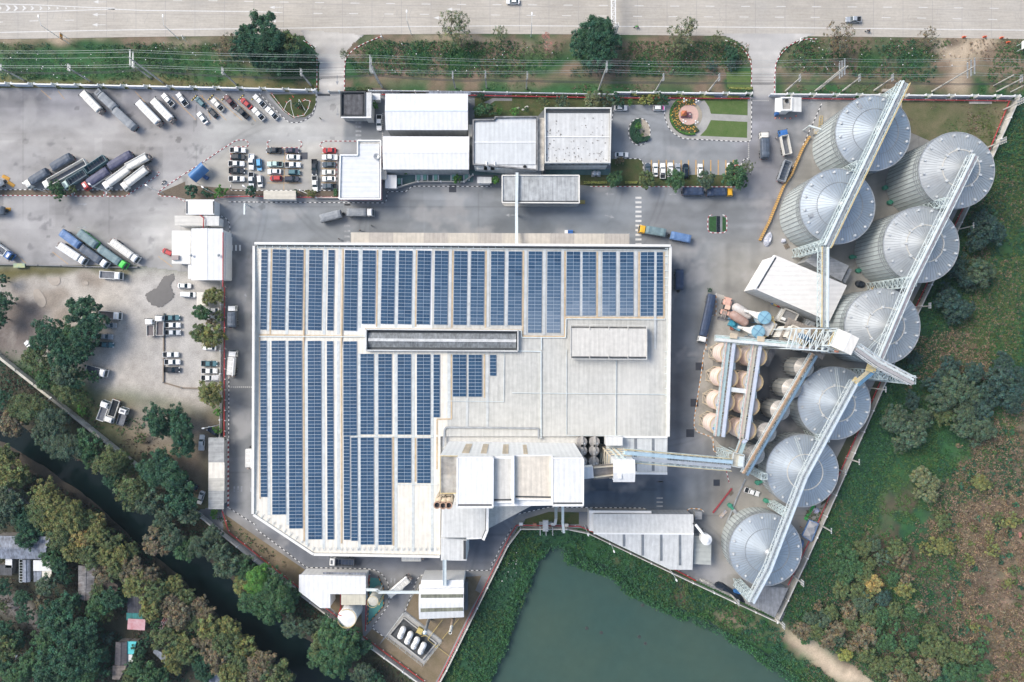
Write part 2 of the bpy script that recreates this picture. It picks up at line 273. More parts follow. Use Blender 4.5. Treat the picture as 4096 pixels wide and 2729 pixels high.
def yard():
 st=.42;xs=np.arange(-185,172,st);ys=np.arange(-118,122,st);X,Y=np.meshgrid(xs,ys,indexing='ij');FX,FY=CX+X/S,CY-Y/S
 keep=(inpoly(FX,FY,YARD)|inpoly(FX,FY,ENTW)|inpoly(FX,FY,ENTE))[:-1,:-1]
 n1,n2,n3=fbm(X,Y,.03,21),fbm(X,Y,.12,25),fbm(X,Y,.45,29);c=np.ones(X.shape+(3,))*np.array((.205,.21,.22))
 def zone(poly,col,r=8,amt=1.0):
  nonlocal c
  m=(blur(inpoly(FX,FY,PP(*poly)).astype(float),r)*amt)[...,None];c=c*(1-m)+np.array(col)*m
 zone(((-70,200),(520,205),(520,460),(-70,460)),(.29,.28,.275),10);zone(((-70,290),(480,290),(440,345),(-70,350)),(.35,.335,.32),8,.8);zone(((-70,460),(520,460),(520,612),(-70,612)),(.30,.29,.285),10)
 zone(((-70,203),(480,205),(480,270),(-70,250)),(.165,.165,.19),10,.7);zone(((300,470),(520,520),(520,640),(330,620)),(.40,.39,.37),14)
 zone(((360,450),(540,330),(780,322),(785,460),(420,450)),(.33,.315,.285),2);zone(((480,255),(640,225),(880,225),(880,325),(540,330),(440,370)),(.33,.325,.31),6)
 zone(((690,60),(840,60),(790,216),(735,216)),(.47,.445,.41),2);zone(((1640,60),(1880,60),(1780,226),(1728,226)),(.40,.385,.365),2)
 zone(((790,215),(1410,215),(1410,450),(880,450),(880,330),(790,330)),(.15,.16,.17),1);zone(((1405,235),(1730,235),(1730,410),(1405,410)),(.225,.235,.245),2);zone(((1690,226),(1790,226),(1800,560),(1700,560)),(.20,.20,.215),5)
 zone(((520,455),(1500,430),(1500,560),(520,570)),(.20,.215,.23),8);zone(((580,462),(1150,490),(1150,530),(580,500)),(.23,.24,.245),12,.6);zone(((1150,480),(1420,480),(1420,540),(1150,540)),(.145,.165,.185),8,.7)
 zone(((1480,425),(1720,430),(1760,560),(1640,700),(1538,700),(1538,560)),(.205,.215,.225),8);zone(((1538,570),(1650,600),(1620,780),(1600,1010),(1538,1010)),(.125,.14,.16),8);zone(((1640,560),(1760,560),(1690,700),(1650,770),(1620,700)),(.28,.27,.245),10)
 zone(((1640,720),(1760,560),(1890,225),(2340,225),(1795,1430),(1650,1340),(1660,1140),(1700,1080),(1610,1000)),(.25,.24,.22),5);zone(((1700,780),(1880,800),(1860,1080),(1740,1100),(1690,1030)),(.13,.135,.145),6)
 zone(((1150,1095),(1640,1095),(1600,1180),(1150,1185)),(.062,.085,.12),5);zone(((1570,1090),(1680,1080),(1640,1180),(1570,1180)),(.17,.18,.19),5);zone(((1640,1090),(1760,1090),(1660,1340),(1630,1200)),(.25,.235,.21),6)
 zone(((520,560),(592,560),(592,1180),(520,1180)),(.165,.17,.175),4);zone(((522,1090),(590,1090),(640,1240),(600,1230),(522,1180)),(.26,.26,.26),8,.8);zone(((590,1190),(730,1275),(1150,1190),(1170,1240),(1080,1310),(720,1315),(640,1265)),(.115,.125,.15),6)
 zone(((860,1310),(960,1310),(930,1420),(880,1450),(840,1440)),(.23,.23,.235),4);zone(((520,1165),(640,1260),(700,1310),(660,1300),(540,1200)),(.20,.19,.18),2)
 for k in range(210):
  cx,cy=RNG.uniform(-180,165),RNG.uniform(-112,115);w,h=RNG.uniform(2.5,20),RNG.uniform(2.5,14);t=RNG.uniform(.86,1.13)
  if k%4==0:w,h=w*1.6,h*1.4
  c[(abs(X-cx)<w/2)&(abs(Y-cy)<h/2)]*=t
 for k in range(46):
  if k%2:c[(abs(X-RNG.uniform(-180,160))<.25)&(abs(Y-RNG.uniform(-110,115))<RNG.uniform(8,30))]*=.84
  else:c[(abs(Y-RNG.uniform(-110,115))<.25)&(abs(X-RNG.uniform(-180,160))<RNG.uniform(10,45))]*=.84
 tyre=vnoise(X,Y*14+6*n2,.05,5,2);tyre2=vnoise(X*10,Y,.06,8,3);ew=((FX<1900*1.74)&(FY<560*1.74))
 t=np.where(ew,tyre,tyre2);c*=(.90+.2*t)[...,None]
 sw=fbm(X+12*n1,Y*2.2+14*n2,.09,77,4);c*=(.70+.62*sw)[...,None]*(.82+.36*n2)[...,None]*(.86+.28*n1)[...,None]*(.93+.14*n3)[...,None]*np.array((1.0,1.0,.99))
 for k in range(90):
  cx,cy,r0,a0,da=RNG.uniform(-190,165),RNG.uniform(-110,125),RNG.uniform(9,60),RNG.uniform(-PI,PI),RNG.uniform(.25,.9);d=np.hypot(X-cx,Y-cy);an=np.abs((np.arctan2(Y-cy,X-cx)-a0+PI)%(2*PI)-PI);f=np.clip(1-an/da,0,1)*.16*(.5+n2)
  for o_ in(0,1.9):c*=1-(f*np.exp(-((d-r0-o_)/.34)**2))[...,None]
 for x0,x1,y0,y1,t in((1757,1770,940,1190,.62),(1735,1765,1080,1185,.75),(1757,1764,1250,1500,.8),(1790,1900,1300,1380,.88)):p0,p1=F(0,0,x0,y0),F(0,0,x1,y1);c[(FX>p0[0])&(FX<p1[0])&(FY>p0[1])&(FY<p1[1])&(n3>.38)]*=t
 for k in range(60):cx,cy,rr=RNG.uniform(-185,-40),RNG.uniform(10,112),RNG.uniform(.3,1.1);c[(np.hypot(X-cx,(Y-cy)*RNG.uniform(.7,1.6))<rr*(.5+n3))]*=RNG.uniform(.6,.85)
 pale=np.clip((fbm(X,Y,.10,41)-.60)/.12,0,1)*.45;c=c*(1-pale[...,None])+np.array((.36,.35,.34))*pale[...,None]
 oil=np.clip((fbm(X,Y,.30,51,4)-.68)/.10,0,1)*.38*((FX<540*1.74)&(FY<600*1.74));c=c*(1-oil[...,None])+np.array((.06,.06,.07))*oil[...,None]
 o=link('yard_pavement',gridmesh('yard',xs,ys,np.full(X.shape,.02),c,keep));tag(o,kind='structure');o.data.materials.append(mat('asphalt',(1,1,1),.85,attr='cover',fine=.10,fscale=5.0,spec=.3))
yard()
EDGE=[(-120,92),(0,90),(150,88),(320,85),(500,83),(700,82),(900,79),(1100,78),(1300,79),(1500,81),(1700,83),(1900,84),(2100,86),(2353,90),(2500,93)]
rb=MB();rb.poly([P(x,y)for x,y in EDGE]+[P(2500,-60),P(-120,-60)],0.0)
def lerp_line(tab,x):
 for(x0,y0),(x1,y1)in zip(tab,tab[1:]):
  if x0<=x<=x1:return y0+(y1-y0)*(x-x0)/(x1-x0)
 return tab[-1][1]
ROWA=[(-100,-18),(390,2),(800,15),(1176,23),(1700,33),(2050,37),(2500,46)];ROWB=[(-100,98/2.24*.0),(525,54),(800,61),(1176,70),(1600,79),(2050,88),(2500,104)]
ROWA=[(-200,-10),(850,3),(1100,8),(1500,14),(1800,18),(2300,21),(2700,25),(3072,26),(3700,30),(4096,35),(4400,38)]
ROWB=[(-200,96),(0,89),(130,84),(400,79),(1130,52.4),(1500,56),(1950,60),(2300,63.5),(2700,67),(3072,69),(3600,71),(4096,81),(4400,86)]
EDGL=[(-200,134),(0,130),(500,120),(1024,115),(1500,108),(2048,103),(2700,107),(3072,110),(4096,121),(4400,125)]
rb.cur=1
for k in range(-3,38):
 x=1370+118*(k-11)
 if-150<x<4250:rb.poly([FW((x-.9,2)),FW((x+.9,2)),FW((x+.9,lerp_line(EDGL,x)+28)),FW((x-.9,lerp_line(EDGL,x)+28))],.004)
for off in(7,55):
 xs_=list(range(-150,4300,60));rb_pts=[(x,lerp_line(ROWA,x)+off)for x in xs_]
 for a,b_ in zip(rb_pts,rb_pts[1:]):rb.poly([FW((a[0],a[1]-.7)),FW((b_[0],b_[1]-.7)),FW((b_[0],b_[1]+.7)),FW((a[0],a[1]+.7))],.004)
for k in range(70):
 x,y=random.uniform(-100,4200),random.uniform(8,108)
 for s in range(random.randint(2,5)):
  x2,y2=x+random.uniform(-8,8),y+random.uniform(4,16);a,b_=FW((x,y)),FW((x2,y2));n=Vector((b_.y-a.y,a.x-b_.x,0)).normalized()*.045
  if y2<128:rb.poly([a+n,b_+n,b_-n,a-n],.005)
  x,y=x2,y2
solo('road',rb,[mat('road_concrete',(.475,.435,.375),.85,scale=.05,var=.12,streak='x',wave=False,fine=.07,fscale=1.2,stain=(.385,.37,.345),stainamt=.5,stscale=.04),mat('road_joint',(.345,.325,.30),.9)],kind='structure',org=(0,0,0))
mk=MB()
def line(pts,w=.16,z=.03,b=None):
 b=b or mk
 for(x0,y0),(x1,y1)in zip(pts,pts[1:]):
  p,q=FW((x0,y0)),FW((x1,y1));d=q-p
  if d.length<.01:continue
  n=Vector((-d.y,d.x,0)).normalized()*w/2;b.poly([p+n,q+n,q-n,p-n],z)
for tab,offx in((ROWA,834),(ROWB,1112)):
 for k in range(-12,30):
  x=offx+k*142.3*.998;
  if-150<x<4250 and not(tab is ROWB and 380<x<1120):line([(x,lerp_line(tab,x)),(x+36,lerp_line(tab,x+36))],.22,.008)
line([(x,lerp_line(EDGL,x))for x in range(-150,4300,50)if not 3900<x<3901],.26,.008)
line([(430,36),(570,42),(1020,47),(1130,51)],.3,.008);line([(-100,14),(150,20),(330,29),(460,33)],.25,.008);line([(-100,51),(150,47),(330,41),(460,37)],.25,.008)
for i,x in enumerate((-15,22,54,88,122,157,190,225,260,295,330)):
 t=max(.12,1-i*.088);y=33;h=13*t
 for s_ in(-1,1):mk.poly([FW((x,y+s_*h)),FW((x+9*t,y+s_*h)),FW((x+18*t+4,y)),FW((x+10*t,y))],.008)
def arrow(x,y,d=-1,L=54,z=.008,b=None,ang=0.0,w=.16):
 b=b or mk;c0=FW((x,y));L=L*S
 def q(u,v):p=rot2(u*d*-1,v,math.radians(ang));return(c0.x+p[0],c0.y+p[1],z)
 b.poly([q(-L*.5,0),q(-L*.1,-.55),q(-L*.1,.55)],z);b.poly([q(-L*.1,-w/2),q(L*.5,-w/2),q(L*.5,w/2),q(-L*.1,w/2)],z)
for c,r,x,y in((0,0,895,18),(0,0,887,132),(0,0,885,223),(1,0,180,67),(1,0,1770,83),(1,0,1650,161),(1,0,190,190)):arrow(*F(c,r,x,y))
solo('road_marking',mk,linew,kind='structure',org=(0,0,0))
ym=MB();yy=MB();yf=MB()
def zebra(c,r,x,y0,y1,n,w,hh,b=None,horiz=True):
 for i in range(n):
  t=y0+(y1-y0)*i/(n-1);p=F(c,r,x,t)if horiz else F(c,r,t,x)
  (b or ym).poly([FW((p[0]-w/2,p[1]-hh/2)),FW((p[0]+w/2,p[1]-hh/2)),FW((p[0]+w/2,p[1]+hh/2)),FW((p[0]-w/2,p[1]+hh/2))],.03)
zebra(1,0,918,1100,1252,5,23,8,yf);zebra(2,1,1133,205,620,11,24,8);zebra(1,1,817,455,600,4,24,8,yf);zebra(1,1,820,268,269,2,24,6,yf)
for x in(2079,2115,2151):ym.poly([W(0,1,x-8,628),W(0,1,x+8,628),W(0,1,x+8,680),W(0,1,x-8,680)],.03)
zebra(2,2,1323,1328,1400,3,25,5,yf);zebra(2,2,1328,1180,1181,2,20,5,yf)
for x in(1212,1243,1394,1365):yf.poly([W(1,3,x-6,635),W(1,3,x+6,635),W(1,3,x+6,685),W(1,3,x-6,685)],.03)
for x in(2100,2135,2165,2250):yf.poly([W(0,2,x-7,1222),W(0,2,x+7,1222),W(0,2,x+7,1272),W(0,2,x-7,1272)],.03)
for c,r,x,y,a in((0,1,740,262,180),(0,1,740,470,180),(2,1,870,172,0),(2,1,1450,175,0),(2,1,875,372,165),(1,1,2280,360,0),(0,1,2198,1100,-90),(1,0,728,720,90),(1,0,733,1010,90)):arrow(*F(c,r,x,y),-1,40,.03,yf,a,.25)
yf.poly([W(0,0,0,1)]+[W(0,0,2,1),W(0,0,2,2)],.03)
def yl(c,r,*pts,w=.13):line([F(c,r,x,y)for x,y in pts],w,.03,yy)
for a in((1810,850,1895,1080),(1790,850,2030,1080),(1930,870,2170,1080),(2100,890,2294,1090),(1545,870,1755,1075),(1210,820,1340,960),(370,810,460,890),(520,815,580,890)):yl(0,0,a[:2],a[2:])
for x in(1248,1315,1382,1448,1515,1581,1648,1715,1781,1848,1916,1982):yl(2,0,(x,1435),(x,1568),w=.3)
yl(1,0,(254,1330),(254,1568));yl(1,1,(250,0),(250,135))
for y in(1378,1444,1510):yl(1,0,(100,y),(410,y+2));yl(1,0,(580,y),(725,y+2));yl(0,0,(2065,y),(2210,y+2))
for y in(8,72):yl(1,1,(100,y),(410,y+2));yl(1,1,(580,y),(725,y+2))
yl(0,1,(1420,730),(1545,825));yl(0,1,(120,690),(230,790));yl(0,1,(470,690),(610,800))
solo('crossing_marking',ym,linew,kind='structure',org=(0,0,0));solo('parking_marking',yy,liney,kind='structure',org=(0,0,0));solo('faded_marking',yf,linefade,kind='structure',org=(0,0,0))
wat=mat('pond_water',(.036,.074,.064),.2,scale=.02,col2=(.054,.086,.064),spec=.2,bump=.08,bscale=.8,fine=.06,fscale=.3);wat2=mat('canal_water',(.003,.010,.011),.12,var=.2,scale=.05,spec=.13)
def inflate(poly,d):
 c=poly.mean(0);return[tuple(p+(p-c)/np.linalg.norm(p-c)*d)for p in poly]
sheet('pond_water',[[FW(p)for p in inflate(POND,55)]],-1.0,wat)
wm=MB();n=len(CANAL)//2;L_,R_=CANAL[:n],CANAL[n:][::-1]
for i in range(n-1):
 f=lambda a,b:a+(a-b)/np.linalg.norm(a-b)*40
 wm.poly([FW(f(L_[i],R_[i])),FW(f(L_[i+1],R_[i+1])),FW(f(R_[i+1],L_[i+1])),FW(f(R_[i],L_[i]))],-1.0)
solo('canal_water',wm,wat2,kind='structure',org=(0,0,0))
pud=mat('puddle_water',(.085,.082,.080),.25,var=.1)
def blob(pts,n=3):
 for _ in range(n):
  q=[]
  for i in range(len(pts)):
   a,b_=pts[i],pts[(i+1)%len(pts)];q+=[(a[0]*.75+b_[0]*.25,a[1]*.75+b_[1]*.25),(a[0]*.25+b_[0]*.75,a[1]*.25+b_[1]*.75)]
  pts=q
 return pts
def resample(pts,step):
 out=[Vector(pts[0])];acc=0.0
 for a,b_ in zip(pts,pts[1:]):
  a,b_=Vector(a),Vector(b_);L=(b_-a).length;t=step-acc
  while t<=L:out.append(a.lerp(b_,t/L));t+=step
  acc=(acc+L)%step
 out.append(Vector(pts[-1]));return out
def puddle(c,r,pts,z=.035):
 b=MB();pts=[tuple(v.xy)for v in resample([(*F(c,r,x,y),0)for x,y in blob(pts+pts[:0],2)],3)]
 pts=[(x+(vnoise(np.array(x),np.array(y),.12)-.5)*8+(vnoise(np.array(x),np.array(y),.45)-.5)*4,y+(vnoise(np.array(x),np.array(y),.12,40)-.5)*8+(vnoise(np.array(x),np.array(y),.45,9)-.5)*4)for x,y in pts]
 b.poly([FW(p)for p in pts],z);return solo('puddle',b,pud,kind='structure')
puddle(0,1,[(1300,1060),(1380,1030),(1440,960),(1470,900),(1520,905),(1565,860),(1560,950),(1520,980),(1555,1040),(1570,1090),(1510,1150),(1420,1195),(1340,1150),(1305,1110)],.06)
for q in([(410,910),(470,930),(535,905),(545,970),(500,1000),(450,980)],[(735,955),(790,950),(795,990),(750,990)],[(290,1030),(350,1015),(400,1090),(420,1150),(380,1200),(320,1150)]):
 b=MB();b.poly([W(0,1,x,y)for x,y in blob(q,2)],.05);solo('puddle',b,mat('muddy_water',(.26,.22,.18),.4,var=.15),kind='structure')
lawn=mat('lawn_grass',(.075,.13,.035),.95,scale=.4,col2=(.11,.15,.055),fine=.25,fscale=6,spec=.2);bed=mat('brown_grass',(.22,.17,.115),.95,scale=.25,col2=(.155,.125,.075),fine=.2,fscale=5,spec=.2);soil=mat('planting_soil',(.14,.11,.08),.95,fine=.25);dgrass=mat('dark_grass',(.045,.075,.025),.95,scale=.4,col2=(.09,.085,.04),fine=.25,spec=.2)  # dgrass: darker grass colour mixed with olive brown
def zp(c,r,*pts):return[W(c,r,x,y)for x,y in pts]
LAWNS=[zp(2,0,(1640,890),(1700,905),(1725,900),(1765,960),(1782,1020),(2110,1034),(2112,888)),zp(2,0,(1782,1077),(2108,1094),(2106,1236),(1685,1218),(1740,1160))]
sheet('lawn',LAWNS+[zp(2,0,(1918,645),(2142,640),(2142,785),(1930,785))],.05,lawn)
sheet('lawn',[zp(1,0,(120,846),(540,845),(535,930),(500,1010),(440,1050),(330,1060),(250,1000)),zp(1,0,(1960,870),(2294,870),(2294,1045),(1960,1060)),zp(2,0,(0,870),(1390,885),(1400,940),(900,940),(880,970),(295,970),(230,1045),(0,1045)),zp(2,0,(890,1425),(1140,1425),(1175,1450),(1175,1568),(880,1568)),zp(2,1,(600,0),(2030,0),(2030,100),(700,100),(610,90)),zp(2,2,(120,1515),(330,1450),(600,1455),(600,1562),(100,1562))],.05,dgrass)
sheet('planting_bed',[zp(1,0,(800,780),(1160,790),(1160,822),(800,822)),zp(0,1,(0,135),(645,135),(645,186),(0,184)),zp(0,1,(668,138),(932,138),(932,190),(668,190)),zp(0,1,(958,138),(1190,138),(1125,192),(958,190)),zp(0,1,(1415,165),(1660,60),(1660,215),(1570,196),(1430,190)),zp(0,1,(1660,90),(2294,140),(2294,185),(1950,185),(1920,222),(1660,222)),zp(1,1,(0,140),(750,140),(750,195),(0,190))],.05,soil)
sheet('brown_grass_strip',[zp(1,3,(1480,650),(2020,615),(1965,745),(2010,770),(1935,900),(1650,1490),(1590,1600),(1520,1590),(960,1175),(1040,1090),(1145,1165),(1100,1240),(1170,1160),(1500,1400),(1670,1190),(1340,925),(1370,860),(1420,770)),zp(1,3,(0,260),(440,560),(390,605),(385,720),(0,440)),zp(0,3,(2010,60),(2294,260),(2294,420),(2000,220)),zp(1,3,(670,780),(755,780),(755,880),(940,880),(960,1150),(830,1050),(670,900))],.045,bed)
sheet('brown_grass_strip',[zp(3,0,(1200,905),(2190,905),(1960,1400),(1880,1330),(1600,1210),(1450,1265),(1280,1190),(1200,1050))],.045,mat('thin_grass',(.18,.15,.09),.95,scale=.12,col2=(.06,.085,.03),fine=.25,spec=.2))
sheet('brown_grass_strip',[zp(3,1,(1720,270),(1785,270),(1330,1235),(1290,1150)),zp(3,2,(1050,100),(1110,110),(520,1360),(470,1400),(600,1000),(900,400))],.045,mat('thin_grass_dark',(.09,.085,.055),.95,scale=.2,col2=(.05,.06,.03),fine=.25,spec=.2))
apron=mat('apron_concrete',(.40,.39,.365),.9,scale=.12,var=.2,fine=.1,stain=(.17,.17,.17),stainamt=.35,stscale=.25)
sheet('path',[zp(2,0,*[(1655,960),(1720,897),(1765,950),(1782,1020),(2112,1036),(2112,885),(2146,885),(2146,1250),(2120,1272),(2000,1268),(1530,1246),(1450,1200),(1390,1130),(1370,1030),(1365,950),(1400,890),(1640,890),(1660,940)])],.034,apron)
sheet('path',[zp(1,0,(100,870),(240,1000),(330,1058),(440,1050),(500,1010),(540,930),(540,960),(510,1040),(440,1085),(370,1103),(295,1098),(30,845),(90,845)),zp(1,0,(2040,920),(2120,880),(2294,880),(2294,905),(2140,905),(2095,935))],.056,concd)
sheet('path',[zp(1,3,(430,590),(1010,555),(1130,585),(1190,700),(1195,860),(1040,1078),(1000,1050),(1140,880),(1150,700),(1100,620),(985,615)),zp(1,3,(1450,640),(1480,606),(1860,608),(1880,570),(2095,570),(2085,630),(2020,615),(1480,650),(1420,770),(1335,925),(1320,900)),zp(1,3,(980,1160),(1040,1080),(1145,1160),(1090,1235)),zp(1,3,(2020,640),(2080,650),(2010,770),(1965,745)),zp(2,2,(0,1540),(60,1470),(330,1410),(720,1412),(1200,1420),(1230,1450),(700,1450),(330,1450),(120,1515),(60,1562))],.04,mat('apron_dark',(.27,.265,.25),.9,scale=.2,var=.2,fine=.1))
sheet('path',[zp(2,2,(1720,0),(1800,60),(1800,780),(1960,960),(1890,985),(1770,780),(1640,730),(1630,650)),zp(2,1,(1770,1270),(1830,1255),(1830,1060),(1900,1080),(2294,1500),(2294,1568),(1725,1568))],.035,mat('tank_apron',(.38,.36,.32),.9,scale=.25,var=.2,fine=.12,stain=(.2,.19,.18),stainamt=.3,stscale=.3))
sheet('pit_floor',[zp(1,3,(1025,630),(1110,640),(1140,720),(1145,880),(1000,1050),(1015,760))],.05,mat('green_floor_paint',(.10,.36,.31),.5,scale=.4,var=.2,stain=(.22,.36,.33),stainamt=.4,stscale=.4))
sheet('courtyard_floor',[zp(1,1,(1265,0),(1945,0),(1945,65),(1390,65),(1340,105),(1265,110)),zp(1,0,(1180,1520),(2230,1520),(2230,1568),(1180,1568)),zp(2,0,(300,1515),(880,1515),(880,1568),(300,1568))],.05,mat('courtyard_paint',(.10,.19,.18),.6,scale=.3,var=.25))
def kerb(c,r,pts,ma=kw,mb_=kr,seg=.8,w=.2,h=.15):
 p=resample([W(c,r,x,y)for x,y in pts],seg);b=MB()
 for i in range(len(p)-1):
  b.cur=i%2;d=p[i+1]-p[i]
  if d.length<.05:continue
  b.box((p[i]+p[i+1])/2+Vector((0,0,h/2)),(d.length+.02,w+(i%2)*.006,h+(i%2)*.004),math.atan2(d.y,d.x))
 solo('kerb',b,[ma,mb_],kind='structure')
def rounded(x0,y0,x1,y1,rr):
 return arc(x1-rr,y0+rr,rr,-90,0,4)+arc(x1-rr,y1-rr,rr,0,90,4)+arc(x0+rr,y1-rr,rr,90,180,4)+arc(x0+rr,y0+rr,rr,180,270,4)
kerb(1,0,[(425,365),(470,390),(520,440),(545,520),(548,600),(545,800)]);kerb(1,0,[(1130,325),(1040,360),(960,395),(880,440),(830,490),(800,540),(793,640),(793,815)])
kerb(2,0,[(1910,362),(1990,390),(2060,430),(2110,490),(2140,560),(2148,640),(2142,785)]);kerb(3,0,[(440,350),(360,350),(270,365),(180,415),(110,490),(70,570),(58,700),(58,860)])
kerb(1,0,[(540,840),(540,930),(510,1020),(450,1075),(380,1100),(300,1100),(240,1050),(30,840)],mb_=kb);kerb(1,0,rounded(100,1258,413,1325,32),mb_=kr);kerb(1,0,[(920,1266),(610,1266),(580,1285),(572,1305),(600,1328),(725,1328),(725,1568)],mb_=kr);kerb(1,1,[(725,0),(725,140)],mb_=kb)
kerb(0,0,[(1640,1568),(1840,1440),(1980,1345),(2120,1257),(2200,1255),(2232,1285),(2220,1315),(2070,1320),(2065,1568)]);kerb(0,1,[(1640,0),(1440,135),(1415,165),(1435,190),(1570,196),(1660,240)]);kerb(0,1,[(2068,90),(2068,140),(2294,140)],mb_=kb);kerb(1,1,[(0,140),(750,140)],mb_=kb)
kerb(0,1,[(0,184),(645,188),(648,150)]);kerb(0,1,[(670,150),(668,190),(932,192),(935,150)]);kerb(0,1,[(957,150),(957,192),(1125,192),(1420,0)]);kerb(0,0,[(1420,1568),(1432,1552),(1425,1540),(1408,1545)]);kerb(0,1,[(0,133),(1200,136)],mb_=kb)
kerb(1,1,[(0,244),(600,248),(1140,252),(1170,235),(1175,150),(1340,150),(1400,102),(1945,104),(2110,104)],mb_=kb);kerb(0,1,[(2050,242),(2294,244)],mb_=kb);kerb(0,1,[(1940,350),(2030,390),(2060,440),(2062,560),(2060,740)],mb_=kb)
kerb(2,1,[(700,104),(2000,108)]);kerb(2,0,[(910,980),(895,1080)],mb_=kb);kerb(2,0,[(920,1420),(1135,1424),(1165,1440),(1175,1470),(1175,1520)],mb_=kb)
kerb(2,0,[(1362,960),(1370,1060),(1400,1140),(1450,1200),(1530,1244),(2000,1268),(2120,1272),(2144,1250),(2146,1060),(2148,890)],mb_=kb);kerb(2,0,[(1115,1065)]+[(1141+98*math.cos(math.radians(a)),1182+122*math.sin(math.radians(a)))for a in range(-80,260,15)],mb_=kb);kerb(2,0,[(2050,1568),(2052,1470),(2075,1430),(2105,1418),(2130,1440),(2135,1568)],mb_=kb)
kerb(2,1,rounded(1754,358,1925,520,38));kerb(3,0,[(480,930),(400,1110),(300,1330),(195,1560)],mb_=kb)
kerb(2,1,[(1828,1060),(1828,1255),(1790,1258),(1768,1290),(1735,1568)],mb_=ko);kerb(2,2,[(1722,0),(1690,250),(1650,500),(1632,620),(1632,690),(1660,735),(1720,755),(1800,785),(1805,900),(1880,955),(1890,990)],mb_=ko);kerb(2,2,[(1915,1060),(1945,1190)])
kerb(2,2,[(60,1470),(330,1408),(720,1412),(1180,1416),(1225,1445)],mb_=kb);kerb(2,2,[(1562,1468),(1575,1430),(1600,1420),(1690,1425),(1720,1450)],mb_=ko);kerb(0,2,[(2052,240),(2050,800)],mb_=kb,seg=.7);kerb(0,2,[(2050,795),(2050,1410)],h=.9);kerb(0,2,[(2050,1415),(2200,1510),(2294,1568)],mb_=kb)
kerb(1,3,[(0,195),(260,390),(400,500),(455,540),(990,550),(1080,565),(1140,610),(1185,680),(1192,870),(1040,1078),(1150,1165)],mb_=kb);kerb(1,3,[(1340,925),(1440,650),(1480,606),(1855,608),(1868,580),(1890,566),(2095,566),(2200,340),(2294,185)],mb_=kb);kerb(1,3,[(1020,640),(1000,1050),(1145,880),(1143,720),(1095,615)],ma=ko,mb_=kb,h=.45)
for c,r,x,y,s_ in((2,2,1680,148,16),(2,2,1635,473,16),(2,2,1596,746,16),(2,2,1842,972,12),(1,1,1762,123,15),(1,0,432,1398,14),(2,2,1833,1190,13)):
 b=MB();b.box(W(c,r,x,y)+Vector((0,0,.03)),(2*s_*S/2.24*2.2,2*s_*S/2.24*2.2,.06));solo('drain_cover',b,mat('drain_iron',(.05,.055,.07),.6,metal=.4),'dark square drain cover set in the paving %s'%{1680:'beside the topmost left peach tank',1635:'beside the third left peach tank',1596:'beside the lowest left peach tank',1842:'under the long conveyor bridge',1762:'below the green courtyard',432:'beside the white sedan in the car park',1833:'on the dark southern yard'}[x],'drain cover')
def cen(pts):n=len(pts);return(sum(p[0]for p in pts)/n,sum(p[1]for p in pts)/n,0.0)
def shrink(pts,d):
 c=cen(pts);out=[]
 for p in pts:
  v=Vector((p[0]-c[0],p[1]-c[1]));L=v.length;v=v*(max(L-d*1.3,.1)/L);out.append((c[0]+v.x,c[1]+v.y))
 return out
def building(name,label,cat,pts,h,rm,wm,over=.35,thick=.22,flat=True,rise=0.0,ridge=0,parapet=0.0,group=None,windows=None,pm=None,z0=0.0):
 """pts: roof outline in world x,y at height h. ridge = index of the edge whose midpoint starts the ridge (gables on 4-gons)"""
 t=T(name,label,cat,cen(pts),0,group);inn=shrink(pts,over)
 b=MB();b.prism(inn,z0,h-.02,top=False);t.part('wall',b,wm)
 b=MB();n=len(pts)
 if rise and n==4:
  q=[Vector((p[0],p[1],h))for p in pts];q=q[ridge:]+q[:ridge]
  m0=(q[0]+q[1])/2+Vector((0,0,rise));m1=(q[2]+q[3])/2+Vector((0,0,rise));tz=Vector((0,0,thick))
  for a,b0,c,d in((q[1],q[2],m1,m0),(q[3],q[0],m0,m1)):b.taper([a,b0,c,d],[v+tz for v in(a,b0,c,d)])
  g=MB();off=lambda p:Vector((inn[0][0],inn[0][1],0))
  for a,c,m in((q[0],q[1],m0),(q[2],q[3],m1)):b.poly3=0;b.add([a,c,m],[(0,1,2),(2,1,0)])
  r=t.part('roof',b,rm);cb=MB();cb.bar(m0+tz,m1+tz,.5,.12);t.part('ridge_cap',cb,pm or rm,r)
 else:
  if parapet:
   i2=shrink(pts,.5);b.prism(i2,h-.5,h-.12);t.part('roof',b,rm)
   b=MB();p=MB()
   for i in range(n):
    a,c=Vector((*pts[i][:2],0)),Vector((*pts[(i+1)%n][:2],0));d=(c-a);dn=d.normalized();mid=(a+c)/2
    nn=Vector((-dn.y,dn.x,0));cc=Vector(cen(pts));s=1 if(cc-mid).dot(nn)>0 else-1
    p.box(mid+nn*s*.2+Vector((0,0,h-.3+parapet/2-(i%2)*.004)),(d.length-.003*i,.4,parapet+.6),math.atan2(d.y,d.x))
   t.part('parapet',p,pm or wm)
  else:b.prism(pts,h,h+thick);t.part('roof',b,rm)
 if windows:wall_windows(t,inn,*windows)
 return t
def wall_windows(t,inn,edge,n,zc,w,hh,frame=wallw):
 a,c=Vector((*inn[edge][:2],0)),Vector((*inn[(edge+1)%len(inn)][:2],0));d=c-a;dn=d.normalized();nn=Vector((dn.y,-dn.x,0));cc=Vector(cen(inn))
 if(cc-a).dot(nn)>0:nn=-nn
 rz=math.atan2(d.y,d.x)
 for i in range(n):
  p=a+d*((i+.5)/n)+nn*.03+Vector((0,0,zc));b=MB();b.box(p,(w,.1,hh),rz);f=t.part('window',b,frame);b=MB();b.box(p+nn*.05,(w*.86,.06,hh*.84),rz);t.part('pane',b,winglass,f)
def zw(c,r,pts,h):return[W(c,r,x,y,h)for x,y in pts]
def pw(pts,h):return[P(x,y,h)for x,y in pts]
